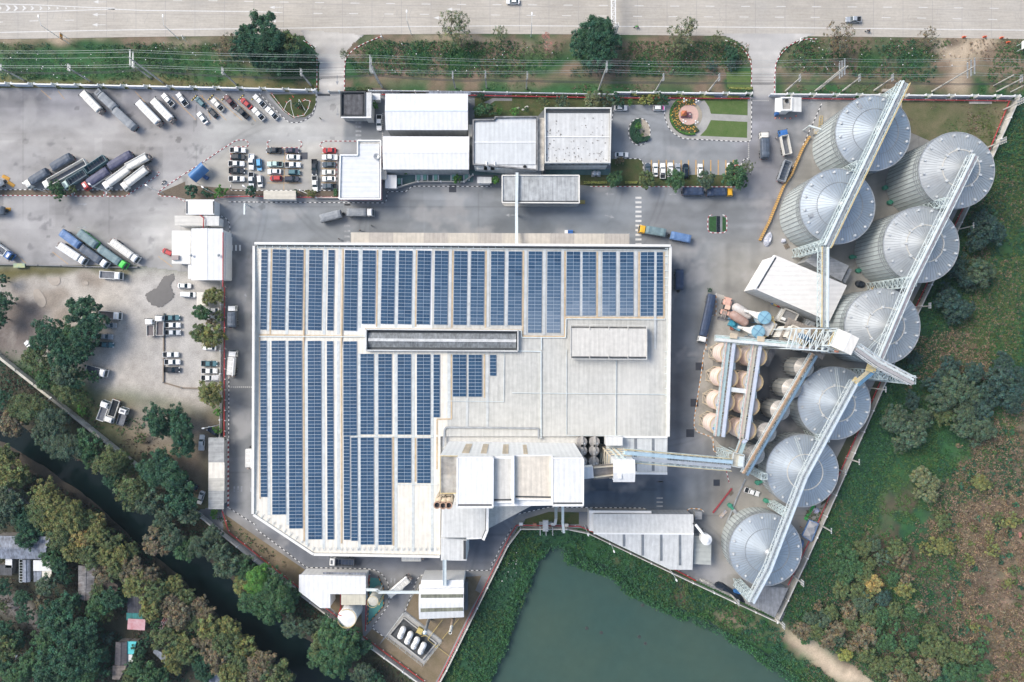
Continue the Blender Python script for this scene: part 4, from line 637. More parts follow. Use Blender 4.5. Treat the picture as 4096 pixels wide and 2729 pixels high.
ls=building('canteen','L shaped white roofed building with a red trimmed wall below the car park entrance','building',[W(1,0,920,1290,6.5),W(1,0,1106,1290,6.5),W(1,1,1104,205,6.5),W(1,1,757,205,6.5),W(1,0,762,1400,6.5),W(1,0,920,1400,6.5)],6.5,rwhitex,wallw)
b=MB();q=[W(1,0,912,1262,6.9),W(1,0,1118,1262,6.9),W(1,1,1116,216,6.9),W(1,1,748,216,6.9),W(1,0,757,1392,6.9),W(1,0,912,1392,6.9)]
for i in range(6):b.bar(q[i],q[(i+1)%6],.4,.7-.01*i)
ls.part('parapet',b,white);b=MB();b.prism([W(1,0,918,1262,6.6),W(1,0,1115,1262,6.6),W(1,0,1115,1286,6.6),W(1,0,918,1286,6.6)],6.3,6.6);ls.part('porch_roof',b,rcream)
b=MB();b.bar(W(1,0,1126,1310,3.6),W(1,1,1124,225,3.6),.3,.5);b.bar(W(1,1,750,222,3.6),W(1,1,1124,222,3.6),.3,.5);ls.part('red_band',b,pipered)
b=MB();b.lathe(W(1,0,1082,1405,7.2),[(.1,-.5),(.12,0),(1.0,.35),(.95,.38),(.1,.1)],18,False);ls.part('satellite_dish',b,steelg)
wb=building('weighbridge_canopy','long grey ribbed canopy over the weighbridge lane','canopy',[W(1,1,2208,8,7),W(2,1,600,8,7),W(2,1,600,248,7),W(1,1,2208,244,7)],7,mat('roof_weigh',(.50,.52,.52),.55,streak='y',var=.22),wallg,over=3.0)
b=MB();q=[W(1,1,2206,5,7.4),W(2,1,602,5,7.4),W(2,1,602,252,7.4),W(1,1,2206,248,7.4)]
for i in range(4):b.bar(q[i],q[(i+1)%4],.35,.5-.01*i)
wb.part('fascia',b,offw);b=MB();b.bar(W(1,1,2210,238,7.3),W(2,1,598,240,7.3),.5,.1);wb.part('gutter',b,trim)
b=MB();b.prism([W(1,1,2200,200),W(2,1,600,200),W(2,1,596,275),W(2,1,570,285),W(1,1,2230,283),W(1,1,2205,260)],0,.35);wb.part('platform',b,conc)
b=MB();y0=W(2,0,45,1560,7.9);b.path([W(2,1,45,-20,8.2),W(2,1,40,320,8.2),W(2,1,42,620,10.5)],.9,.5);b.path([W(2,1,45,320,8)*Vector((1,1,1)),W(2,1,45,320,8)*Vector((1,1,0))],.4);solo('pipe_bridge',b,steelw,'thin pale pipe bridge crossing the lane from canopy to factory roof','pipe bridge')
def awn(c,r,q,h,m,lab,name='awning',cat='awning',wm=wallw,rise=0,over=.5):return building(name,lab,cat,zw(c,r,q,h),h,m,wm,over=over,rise=rise,ridge=3)
awn(1,1,[(1157,0),(1262,2),(1260,122),(1157,120)],3.5,rwhite,'white awning beside the red trimmed canteen at the courtyard\'s left end');awn(1,0,[(1118,1505),(1172,1508),(1172,1610),(1120,1610)],4,rcream,'small cream roofed lean-to against the canteen\'s right wall')
awn(1,1,[(1980,18),(2110,20),(2110,76),(1980,76)],3.2,rgreyp,'pale grey awning at the right end of the green courtyard');awn(1,0,[(1905,1120),(1938,1120),(1938,1225),(1903,1225)],3.5,rcream,'narrow cream awning between ridged warehouse and ribbed office');awn(1,1,[(70,142),(358,142),(358,220),(70,218)],3.2,mat('roof_sand',(.60,.56,.47),.65,streak='x',var=.12),'long sand coloured shelter roof at the car park\'s lower kerb','shelter','shelter')
awn(2,1,[(20,-65),(260,-65),(260,0),(20,0)],4.5,rgreyp,'pale grey roof just above the weighbridge canopy','lean_to','shed')
g1=building('gatehouse','small white gatehouse with two dark roof edges at the west yard corner','gatehouse',zw(0,1,[(1668,222),(1921,222),(1922,358),(1668,356)],5),5,rwhite,wallw)
b=MB();b.bar(W(0,1,1674,236,5.3),W(0,1,1674,346,5.3),.4,.1);b.bar(W(0,1,1913,236,5.3),W(0,1,1914,346,5.3),.4,.1);g1.part('gutter',b,trim)
awn(0,1,[(1566,366),(1826,368),(1826,456),(1570,454)],4.5,mat('roof_gate_b',(.60,.58,.53),.6,streak='x',var=.08),'sand coloured canopy between the two white gatehouses');awn(0,1,[(1828,366),(1966,370),(1964,456),(1828,456)],4.6,rgreyp,'pale grey canopy right of the sand coloured one at the gatehouses')
building('gatehouse','large white roofed gatehouse wing beside the perimeter lane','gatehouse',zw(0,1,[(1718,482),(2000,482),(1996,944),(1718,944)],7.2),7.2,rwhite,wallw,rise=.5,ridge=0)
building('gatehouse','lower cream white wing left of the large gatehouse, red car beneath its edge','gatehouse',zw(0,1,[(1543,500),(1712,500),(1708,798),(1543,796)],5.6),5.6,mat('roof_gate_w',(.76,.75,.70),.6,streak='x',var=.06),wallw);building('gatehouse','narrow white strip roof along the right of the large gatehouse','gatehouse',zw(0,1,[(2003,524),(2026,524),(2022,946),(2000,946)],5),5,rwhite,wallw);building('gatehouse','narrow white lean-to at the lower left of the large gatehouse','gatehouse',zw(0,1,[(1688,802),(1714,802),(1714,930),(1688,930)],5),5,rwhite,wallw)
b=MB();b.path([W(0,1,1790,358,5.6),W(0,1,1826,385,5.4),W(0,1,1822,478,5.4)],.35,.35,8);solo('fire_pipe',b,pipered,'bent red pipe crossing the canopy between two white gatehouses','pipe');b=MB();b.path([W(0,1,1998,515,8),W(0,1,1997,1005,7.6)],.35,.35,8);solo('fire_pipe',b,pipered,'straight red pipe along the right roof edge of the large gatehouse','pipe')
for x,y in((1718,722),(1964,722)):b=MB();p=W(0,1,x,y,7.9);b.lathe(p,[(.25,0),(.25,.5),(.5,.5),(.02,.9)],10);solo('roof_vent',b,steelg,'%s round vent on the large gatehouse roof'%('left' if x<1800 else 'right'),'vent')
b=MB();b.box(W(0,1,1574,742,6.2),(2.2,1.5,1.0));solo('water_tank',b,mat('box_brown',(.36,.30,.28),.7),'brown box tank on the edge of the lower cream gatehouse roof','tank')
awn(0,1,[(1766,1050),(1860,1050),(1860,1168),(1766,1166)],3,rcream,'small cream awning half under the tree beside the white van','awning')
cs=building('car_shed','long grey and cream banded car shed beside the perimeter lane','shed',zw(0,2,[(1870,785),(2011,785),(2008,1425),(1869,1425)],4.2),4.2,mat('roof_band',(.42,.43,.42),.65,streak='x',var=.2),wallg,over=1.2)
for i,(y0,y1,m)in enumerate(((1008,1150,rcream),(1150,1262,mat('roof_band2',(.56,.54,.48),.65,streak='x',var=.15)))):b=MB();b.prism(zw(0,2,[(1869.5,y0),(2010.5,y0),(2010,y1),(1869.5,y1)],4.5),4.43,4.46+i*.003);cs.part('cream_sheet',b,m)
bs=T('shelter','blue curved roof shelter beside the car park\'s slanting kerb','shelter',W(0,0,1775,1530));a,c=W(0,0,1680,1555,3),W(0,0,1800,1445,3);d=W(0,0,1870,1525,3)-c;loops=[]
for k in range(13):t=k/12;z=2.4+2.0*math.sin(PI*t);loops.append([a+d*t+Vector((0,0,z-3)),c+d*t+Vector((0,0,z-3)),c+d*t+Vector((0,0,z-2.9)),a+d*t+Vector((0,0,z-2.9))])
b=MB();b.loft(loops);bs.part('roof',b,mat('blue_sheet',(.07,.20,.42),.5,var=.15));b=MB()
for p in(a,c,a+d,c+d):q=p*.9+(a+c+d*1)/3*.0+p*.1;b.bar(Vector((p.x,p.y,0)),Vector((p.x,p.y,2.6)),.12)
bs.part('post',b,steelg);b=MB();b.box(W(0,1,1835,15)+Vector((0,0,.5)),(3,1.2,1.0),-.6);solo('bench',b,mat('bench_blue',(.05,.12,.28),.6),'dark blue bench beside the blue curved shelter','bench')
gb=building('guard_booth','square guard booth with a stained roof at the right gate','guard booth',zw(3,0,[(112,875),(215,872),(213,995),(116,995)],4.5),4.5,mat('roof_stain',(.50,.48,.44),.9,scale=.5,var=.4),wallw,parapet=.4)
b=MB();b.prism(zw(3,0,[(216,872),(300,872),(300,1003),(215,1000)],4.3),4.1,4.3);gb.part('side_roof',b,rgreyp);b=MB();b.prism(zw(3,0,[(66,880),(112,876),(112,1005),(62,1000)],4.0),3.7,4.0);gb.part('white_canopy',b,white);b=MB();b.lathe(W(3,0,166,905,4.6),[(.6,0),(.6,.25),(.35,.25),(.35,.02)],14);gb.part('tyre',b,rubber);b=MB();b.box(W(3,0,77,1020,1.0),(1.0,1.0,1.6));gb.part('blue_cabinet',b,truckblue)
st=building('storage_building','white ribbed store set at an angle between the silos','building',pw([(1779,586),(1945,656),(1905,739),(1733,664)],11),11,mat('roof_store',(.74,.72,.68),.6,streak='x',var=.06),wallw,thick=.3)
b=MB();b.bar(P(1779,588,11.4),P(1733,665,11.4),.7,.5);st.part('parapet',b,white);b=MB();b.bar(P(1783,592,11.35),P(1741,663,11.35),.35,.1);st.part('gutter',b,trim)
st=building('annex_building','dark grey roofed annex behind the angled white store','building',[W(3,1,x,y,7.5)for x,y in((330,775),(440,680),(722,815),(655,955))],7.5,rshed,wallg)
building('lean_to','small grey lean-to roof at the right end of the grey annex','shed',zw(3,1,[(724,830),(750,852),(692,970),(662,955)],5),5,rshed,wallg)
pb=building('pump_house','grey flat concrete roofed pump house below the angled white store','building',[FW((2780+x/4.9,1140+y/4.9),5)for x,y in((1765,450),(2040,570),(1910,815),(1620,710))],5,concd,wallg,parapet=.4,pm=concw)
b=MB();b.prism([FW((2780+x/4.9,1140+y/4.9),4)for x,y in((1690,460),(1745,480),(1640,690),(1585,670))],3.8,4);pb.part('lean_to_roof',b,rgreyp);b=MB();b.box(FW((2780+1725/4.9,1140+665/4.9),5.3),(1.4,.9,.9),-.4);pb.part('cooling_unit',b,white);b=MB();b.box(FW((2780+2215/4.9,1140+770/4.9),2),(3.2,2.4,2.5),-.45);b.bar(FW((2780+2170/4.9,1140+800/4.9),3.4),FW((2780+2240/4.9,1140+720/4.9),3.4),.8,.5,8);solo('machine_unit',b,steelg,'grey machine unit in the dark gap right of the pump house','machine')
h=6.5;sw=building('boiler_house','white L shaped roof building beside the green pit in the lower corner yard','building',zw(1,3,[(388,603),(985,617),(985,778),(667,777),(667,902),(577,902),(386,752)],h),h,rwhite,wallw)
b=MB();b.bar(W(1,3,600,600,5),W(1,3,985,604,5),1.2,.2);sw.part('rear_canopy',b,rtin);awn(1,3,[(765,779),(984,779),(984,874),(765,874)],6,mat('roof_sand2',(.60,.57,.46),.65,streak='y',var=.12),'sand coloured lower roof beside the white L shaped building','lean_to','shed')
cr=T('boiler_building','white curved roof building with two dark skylight bands near the gas tanks','building',W(1,3,1660,830));h=9;loops=[];P0=[W(1,3,x,y,h)for x,y in((1462,700),(1863,705),(1863,992),(1460,1010))]
for k in range(11):t=k/10;z=h+1.4*math.sin(PI*t)-.7;a,c=P0[0].lerp(P0[3],t),P0[1].lerp(P0[2],t);bow=0;loops.append([Vector((a.x,a.y,z)),Vector((c.x,c.y,z)),Vector((c.x,c.y,z+.2)),Vector((a.x,a.y,z+.2))])
b=MB();b.loft(loops);rf=cr.part('roof',b,rwhite);b=MB();b.prism(shrink(P0,.5),0,h-.75);cr.part('wall',b,wallg);b=MB();q=zw(1,3,[(1480,655),(1860,655),(1860,715),(1470,730)],9.5);b.prism(q,0,9.5);cr.part('parapet_block',b,white)
for t in(.30,.69):
 b=MB();z=h+1.4*math.sin(PI*t)-.7+.26;a,c=P0[0].lerp(P0[3],t),P0[1].lerp(P0[2],t);b.bar((a.x+.6,a.y,z),(c.x-.2,c.y,z),1.3,.06);cr.part('skylight_strip',b,mat('skylight_olive',(.26,.27,.20),.6,streak='y',var=.3),rf)
b=MB();q=zw(1,3,[(1866,670),(1896,672),(1896,920),(1866,922)],3);b.prism(q,0,3);cr.part('side_tank',b,mat('dark_side',(.12,.13,.14),.7))
b=MB();b.path([W(1,3,1690,470,13),W(1,3,1690,700,10)],1.1,.5);b.path([W(1,3,1676,470,13.4),W(1,3,1676,700,10.4)],.2);b.path([W(1,3,1704,470,13.4),W(1,3,1704,700,10.4)],.2);solo('pipe_bridge',b,steelw,'pale pipe bridge from process annex to the curved roof building','pipe bridge')
b=MB();b.path([W(1,3,988,738,6.8),W(1,3,1095,742,6.8),W(1,3,1095,762,6.8),W(1,3,1460,762,6.8)],.9,.4);b.path([W(1,3,988,730,7.1),W(1,3,1095,734,7.1)],.15);b.path([W(1,3,1095,754,7.1),W(1,3,1460,754,7.1)],.15)
for x in(1100,1300,1440):p=W(1,3,x,762,6.7);b.bar(p,(p.x,p.y,0),.25)
solo('pipe_bridge',b,steelw,'pale pipe bridge passing over the white bulk truck in the corner yard','pipe bridge')
c=W(1,3,905,945);t=T('storage_tank','big round white tank against the wall behind the L shaped building','tank',c)
R=2.95;ht=8.0;cb=W(1,3,818,990,ht)*Vector((1,1,0));t.loc=cb;t.o.location=cb
b=MB();b.lathe(cb,[(R+.25,0),(R+.25,.6),(R,.6),(R,ht-.2)],36,False);t.part('shell',b,mat('tank_white',(.80,.80,.78),.5,streak='z',var=.08),smooth=False);b=MB();b.lathe(cb,[(R+.1,ht-.2),(R+.1,ht),(.4,ht+.7),(.02,ht+.7)],36,False);t.part('roof',b,white);b=MB()
for k in range(30):a=2*PI*k/36-2.9;p=cb+Vector((R*math.cos(a),R*math.sin(a),ht));b.bar(p,p+Vector((0,0,1)),.08);a2=a+2*PI/36;q=cb+Vector((R*math.cos(a2),R*math.sin(a2),ht));b.bar(p+Vector((0,0,1)),q+Vector((0,0,1)),.1);b.bar(p+Vector((0,0,.5)),q+Vector((0,0,.5)),.08)
t.part('handrail',b,bracey);b=MB();b.path([W(1,3,765,880,2),W(1,3,760,905,4),W(1,3,770,935,6),W(1,3,740,965,8.2),W(1,3,765,975,8.6)],.3,.3,8);t.part('filling_pipe',b,pipered)
c=W(1,3,1050,840,9)*Vector((1,1,0));t=T('storage_tank','slim galvanised tank with yellow rail standing in the green painted pit','tank',c);b=MB();b.lathe(c,[(1.7,0),(1.7,8.8),(1.6,9),(.02,9.3)],24);t.part('shell',b,mat('tank_cream',(.60,.58,.50),.5,var=.2),smooth=False);b=MB()
for k in range(18):a=2*PI*k/18;p=c+Vector((1.75*math.cos(a),1.75*math.sin(a),9));a2=a+2*PI/18;q=c+Vector((1.75*math.cos(a2),1.75*math.sin(a2),9));b.bar(p,p+Vector((0,0,1)),.07);b.bar(p+Vector((0,0,1)),q+Vector((0,0,1)),.09)
t.part('handrail',b,bracey);b=MB();b.bar(c+Vector((2.0,-.8,0)),c+Vector((2.0,-.8,9.8)),.5,.3);t.part('ladder',b,bracey)
p=W(1,3,1770,1010,0);c=W(1,3,1742,1120,16)*Vector((1,1,0));t=T('chimney','brown steel chimney with a pale top below the curved roof building','chimney',c);b=MB();b.lathe(c,[(.62,0),(.5,12)],14,False);t.part('shaft',b,mat('chimney_brown',(.32,.24,.17),.6));b=MB();b.lathe(c,[(.5,12),(.5,16.5),(.36,16.5),(.36,12.5)],14,False);t.part('top',b,offw);b=MB();b.lathe(c,[(.36,15.8),(.01,15.81)],14,False);t.part('throat',b,trim)
c=W(1,3,1512,1130,12)*Vector((1,1,0));t=T('chimney','grey steel vent stack standing beside the gas tank compound','chimney',c);b=MB();b.lathe(c,[(.55,0),(.45,11.5)],12,False);t.part('shaft',b,steelg);b=MB();b.lathe(c,[(.45,11.5),(.7,11.6),(.05,12.2)],12);t.part('cap',b,steelw)
gp=T('tank_compound','sunken kerbed compound of dark concrete holding four gas tanks','compound',W(1,3,1420,1160));b=MB();q=zw(1,3,[(1330,930),(1668,1192),(1498,1408),(1165,1150)],0);b.prism(q,.01,.12);gp.part('apron',b,apron);b=MB();q2=[Vector((p.x,p.y,0))for p in zw(1,3,[(1325,985),(1618,1212),(1492,1362),(1200,1135)],0)];b.poly(q2,.14);gp.part('pit_floor',b,mat('pit_conc',(.10,.105,.11),.9,scale=.5,var=.4));b=MB()
for i in range(4):b.bar(q2[i]+Vector((0,0,.35)),q2[(i+1)%4]+Vector((0,0,.35)),.4,.7-.01*i)
gp.part('bund_wall',b,conc);b=MB()
for i in range(4):
 pp=resample([Vector((p.x,p.y,0))for p in(q[i],q[(i+1)%4])],2.4)
 for p in pp:b.bar(p,p+Vector((0,0,1.6)),.12)
 for z in(.8,1.55):b.bar(pp[0]+Vector((0,0,z)),pp[-1]+Vector((0,0,z)),.04)
gp.part('fence',b,steelw)
for i,(x0,y0,x1,y1)in enumerate(((1330,1068,1282,1180),(1395,1112,1345,1228),(1455,1162,1402,1272),(1515,1210,1464,1318))):
 a,c=W(1,3,x0,y0,2),W(1,3,x1,y1,2);t=T('gas_tank','%s white capsule gas tank from the left in the kerbed compound'%ORD[i],'gas tank',((a+c)/2)*Vector((1,1,0)),0,'white gas tanks in the compound');a.z=c.z=2.0;b=MB();b.capsule(a,c,.98,18);t.part('shell',b,white,smooth=True);b=MB()
 for s in(.25,.75):p=a.lerp(c,s);b.box((p.x,p.y,.6),(.5,1.5,1.2),math.atan2((c-a).y,(c-a).x))
 t.part('saddle',b,conc);b=MB();b.lathe(a.lerp(c,.8)+Vector((0,0,.92)),[(.4,0),(.4,.3),(.02,.32)],10);t.part('valve_dome',b,offw);b=MB()
 p0=a.lerp(c,.5)+Vector((0,0,1.0));
 for s in(-.12,0,.12):b.bar(p0+Vector((s*3,s*2,0)),p0+Vector((2.6+s*3,-1.9+s*2,-.6)),.08)
 t.part('pipework',b,trim)
b=MB()
for pts in(((1430,1120),(1560,1170),(1540,1190),(1740,1340)),((1540,1180),(1670,1010)),((1480,1130),(1530,1150),(1480,1160)),((1640,1230),(1600,1260)),((1670,1180),(1815,1005))):b.path([W(1,3,x,y,.8)for x,y in pts],.16,.16,6)
b.box(W(1,3,1470,1105,1.2),(1.8,1.8,1.2),-.5);solo('gas_pipework',b,mat('pipe_yellow',(.60,.47,.16),.6,var=.2),'yellow gas pipework beside the four white capsule tanks','pipework')
h=7;ss=T('storage_shed','pale grey wedge shaped shed with four dark skylights beside the pond','shed',W(2,3,1300,300));q=zw(2,3,[(730,62),(1625,64),(1627,240),(730,236)],h);b=MB();rz=8.2;r0,r1=W(2,3,730,234,rz),W(2,3,1628,240,rz)
e0,e1,e2,e3=W(2,3,730,60,6.6),W(2,3,1624,64,6.6),W(2,3,1617,562,6.2),W(2,3,1415,560,6.2);b.add([e0,e1,r1,r0],[(3,2,1,0)]);b.add([r0,r1,e2,e3],[(3,2,1,0)]);rf=ss.part('roof',b,rgreyp)
b=MB();b.prism(shrink([e0,e1,e2,e3,r0],.4),0,6.1);ss.part('wall',b,wallg);b=MB();b.bar(r0+Vector((0,0,.1)),r1+Vector((0,0,.1)),.5,.15);ss.part('ridge_cap',b,white,rf)
for x,y1 in((1003,352),(1170,434),(1336,480),(1504,520)):
 b=MB();a=W(2,3,x,240,8.15);L=(y1-240)/2.24*S;c=W(2,3,x,y1,8.2-2*(y1-240)/(562-240));b.bar(a+Vector((0,0,.1)),c+Vector((0,0,.1)),.8,.06);ss.part('skylight_strip',b,mat('skylight_dark',(.20,.22,.24),.6),rf)
b=MB();b.bar(W(2,3,692,40,5.5),W(2,3,1248,44,5.5),.8,.5);ss.part('rear_gutter',b,white);b=MB();b.prism(zw(2,3,[(694,40),(730,40),(730,216),(692,212)],5.2),0,5.2);ss.part('side_wing',b,rwhite)
building('lean_to','greenish grey lean-to roof right of the wedge shaped shed','shed',zw(2,3,[(1628,255),(1786,258),(1781,515),(1622,508)],4.5),4.5,mat('roof_lean',(.44,.46,.43),.65,streak='x',var=.1),wallg);building('kiosk','tiny grey roofed kiosk above the white dust cyclone','kiosk',zw(2,3,[(1638,38),(1702,40),(1702,108),(1640,108)],3),3,rshed,wallg)
c=W(2,3,1748,298,10)*Vector((1,1,0));t=T('dust_cyclone','white round dust cyclone with a sloping duct right of the wedge shed','cyclone',c);b=MB();b.lathe(c,[(.35,2),(1.7,7),(1.75,9.4),(.5,9.9),(.45,10.5),(.02,10.6)],24);t.part('body',b,white);b=MB()
for k in range(4):a=PI/4+k*PI/2;b.bar(c+Vector((1.7*math.cos(a),1.7*math.sin(a),0)),c+Vector((1.5*math.cos(a),1.5*math.sin(a),7.5)),.15)
t.part('leg',b,steelg);b=MB();b.bar(W(2,3,1645,155,7.5),W(2,3,1722,255,9),.9,.9,12);t.part('duct',b,white);b=MB();b.box(W(2,3,1640,150,7),(1.0,1.6,1.0),.9);t.part('fan',b,trim)
awn(3,3,[(-172,860),(-85,705),(180,722),(58,990)],4.8,mat('roof_oldgrey',(.30,.31,.325),.65,streak='y',var=.25),'dark grey corrugated shed roof in the bottom wall corner below the last silo','shed','shed',wallg)
tp=T('gazebo_tent','pale grey twin peaked canopy tent with blue edges by the east wall','tent',W(3,3,380,220));q=[W(3,3,x,y,2.8)for x,y in((375,118),(450,150),(388,305),(312,255))];b=MB()
m0,m1=(q[0]+q[1])/2,(q[3]+q[2])/2;md=[q[0].lerp(q[3],.5),q[1].lerp(q[2],.5)]
for quad in((q[0],q[1],md[1],md[0]),(md[0],md[1],q[2],q[3])):
 c=sum(quad,Vector())/4+Vector((0,0,1.3));b.add(list(quad)+[c],[(0,1,4),(1,2,4),(2,3,4),(3,0,4),(3,2,1,0)])
tp.part('canopy',b,mat('tent_grey',(.40,.40,.41),.7,var=.1));b=MB()
for i in range(4):b.bar(q[i]-Vector((0,0,.3)),q[(i+1)%4]-Vector((0,0,.3)),.5,.6)
tp.part('blue_valance',b,tarpblue);b=MB()
for p in q:b.bar((p.x,p.y,0),p,.08)
tp.part('post',b,steelw)
def tarp(name,lab,cat,c,r,pts,h,m):
 b=MB();q=[W(c,r,x,y,h)for x,y in blob(pts,1)];cc=cen(q);n=len(q);rng=random.Random(len(lab));mid=[Vector((cc[0]+(p.x-cc[0])*.55,cc[1]+(p.y-cc[1])*.55,h*(.75+.5*rng.random())))for p in q]
 b.loft([[Vector((p.x,p.y,.03))for p in q],[Vector((cc[0]+(p.x-cc[0])*.9,cc[1]+(p.y-cc[1])*.9,h*(.35+.4*rng.random())))for p in q],mid],True);return solo(name,b,m,lab,cat)
tarp('tarpaulin','crumpled blue tarpaulin by the east wall below the tent','tarpaulin',3,3,[(295,295),(335,300),(320,350),(300,400),(282,370)],.9,tarpblue);tarp('tarpaulin','crumpled black tarpaulin heap between the silos','tarpaulin',3,1,[(790,960),(830,935),(890,965),(870,1015),(805,1005)],1.2,mat('black_plastic',(.015,.022,.035),.35,var=.3));tarp('tarpaulin','black plastic heap along the south wall corner','tarpaulin',2,3,[(1815,690),(1870,668),(1970,735),(2060,790),(2110,880),(2040,850),(1950,770),(1840,740)],1.0,mat('black_plastic',(.015,.022,.035),.35));tarp('tarpaulin','blue tarpaulin over goods beside the black plastic heap','tarpaulin',2,3,[(1985,750),(2030,740),(2070,770),(2060,795),(1990,775)],1.6,mat('tarp_bright',(.03,.13,.33),.5));tarp('rubbish_heap','pile of white and pink rubbish bags beside the east wall','rubbish',3,3,[(410,20),(450,5),(480,40),(440,65),(412,50)],1.0,mat('bags',(.55,.50,.52),.7,col2=(.16,.25,.5),scale=1.2));tarp('rubbish_heap','pile of white sacks at the foot of the striped silo kerb','rubbish',3,1,[(0,520),(40,500),(48,560),(20,640),(-20,640),(-40,570)],1.1,mat('sacks',(.62,.63,.68),.7,col2=(.25,.27,.33),scale=1.5));tarp('rubbish_heap','white bundle of sacks on a pallet below the second silo','rubbish',3,1,[(130,570),(165,565),(165,605),(130,608)],1.2,mat('sacks',(.62,.63,.68),.7))
tarp('pipe_pile','stack of pale pipe ends on the ground beside the south wall','pipes',2,3,[(1690,640),(1815,690),(1815,718),(1740,690),(1685,665)],.8,mat('pipe_ends',(.60,.58,.52),.6,col2=(.10,.10,.10),scale=2.2))
b=MB()
for k in range(9):b.bar(W(3,2,405+k*2,1385+k,.2),W(3,2,322+k*3,1515+k*2,.2),.12,.12,6)
solo('pole_bundle',b,mat('green_plastic',(.05,.40,.10),.5),'bundle of long green poles lying below the silo','poles')
def hut(q,h,m,lab,name='house',cat='house',rise=.8,r=3):return building(name,lab,cat,zw(0,3,q,h),h,m,mat('hut_wall',(.25,.23,.21),.9,var=.3),rise=rise,ridge=r)
hut([(-60,255),(455,262),(410,466),(-60,458)],4.5,rtin,'large old blue grey tin roofed house at the left edge across the canal');hut([(205,468),(275,468),(275,668),(205,668)],3.6,rtin,'narrow tin roof wing below the large old tin house','house_wing','house',.4,0);hut([(302,474),(470,474),(466,570),(302,570)],3.4,rwhite,'bright white sheet roof right of the narrow tin wing','shed','shed',0);hut([(305,574),(376,574),(376,668),(305,668)],3.2,rtin,'small tin roof between narrow wing and pale sheet','shed','shed',0);hut([(378,572),(466,572),(462,662),(378,660)],3.1,rcream,'pale cream sheet roof beneath the bright white sheet','shed','shed',0);hut([(52,462),(112,462),(112,542),(52,542)],3,rwhite,'small white roof left of the narrow tin wing','shed','shed',0);hut([(-30,512),(110,520),(110,612),(-30,606)],3,rdark,'dark low roof at the far left edge across the canal','shed','shed',0)
b=MB();p=zw(0,3,[(173,470),(203,470),(203,672),(173,672)],3.0)
for k in range(9):b.bar(p[0].lerp(p[3],k/8),p[1].lerp(p[2],k/8),.1)
b.bar(p[0],p[3],.1);b.bar(p[1],p[2],.1)
for q in p:b.bar(q,(q.x,q.y,0),.1)
solo('pergola',b,steelw,'pale ladder like pergola between two roofs at the left edge','pergola')
hut([(706,520),(858,530),(838,830),(704,828)],4,mat('rusty_tin',(.27,.26,.26),.7,streak='x',var=.4,stain=(.16,.10,.07),stainamt=.6,stscale=.35),'rust stained grey tin roof half hidden by trees across the canal',rise=.5,r=0);hut([(862,620),(950,620),(1060,700),(1050,760),(862,800)],3.8,mat('brown_tin',(.13,.10,.085),.8,streak='y',var=.3),'dark brown roof right of the rust stained tin roof',rise=0)
hut([(1148,790),(1292,800),(1288,948),(1145,945)],3.6,mat('plank_roof',(.10,.10,.12),.8,streak='y',var=.4),'dark plank roof above the pink sheet roof',rise=.3);hut([(1136,945),(1285,945),(1285,1000),(1136,1010)],2.9,mat('teal_sheet',(.03,.26,.25),.6,streak='y',var=.3),'teal sheet roof peeking out above the pink sheet','shed','shed',0);hut([(1150,998),(1306,1004),(1300,1102),(1143,1092)],3.4,mat('pink_sheet',(.52,.36,.38),.6,scale=.5,col2=(.42,.16,.17)),'faded pink and white sheet roof in the village across the canal','shed','shed',0)
hut([(1142,1202),(1226,1202),(1200,1318),(1142,1312)],3.2,mat('cyan_sheet',(.10,.56,.58),.6,streak='x',var=.1),'bright cyan sheet roof in the lower left village','shed','shed',0);hut([(1142,1316),(1198,1320),(1190,1405),(1142,1405)],3.1,rgreyp,'pale grey sheet just below the bright cyan roof','shed','shed',0);hut([(1040,1205),(1140,1205),(1140,1412),(1030,1410)],3.5,mat('brown_roof',(.12,.11,.12),.8,streak='x',var=.25),'dark brown roof left of the bright cyan sheet',rise=.5,r=0);hut([(1012,1416),(1140,1414),(1072,1545),(1010,1540)],3.2,mat('band_roof',(.30,.25,.22),.8,streak='x',var=.4),'striped brown roof below the dark brown one at the bottom edge',rise=0);hut([(1385,1262),(1500,1330),(1480,1400),(1375,1300)],3,rtin,'small tin roof corner under the trees near the bottom','shed','shed',0);hut([(1880,1490),(2000,1495),(1990,1580),(1870,1570)],3.2,rtin,'tin roof corner at the bottom edge beside the canal grove','shed','shed',0)
hut([(60,-179),(110,-172),(285,-15),(225,45)],3.2,rtin,'grey tin roof under trees at the left edge near the canal','shed','shed',0)
b=MB()
for k in range(3):b.bar(W(0,3,1410+k*18,1100,.4),W(0,3,1475+k*18,985,.4),.35,.2)
solo('board_pile',b,mat('boards',(.40,.42,.46),.7,col2=(.3,.08,.07),scale=.8),'pile of pale and red boards right of the pink sheet roof','boards')
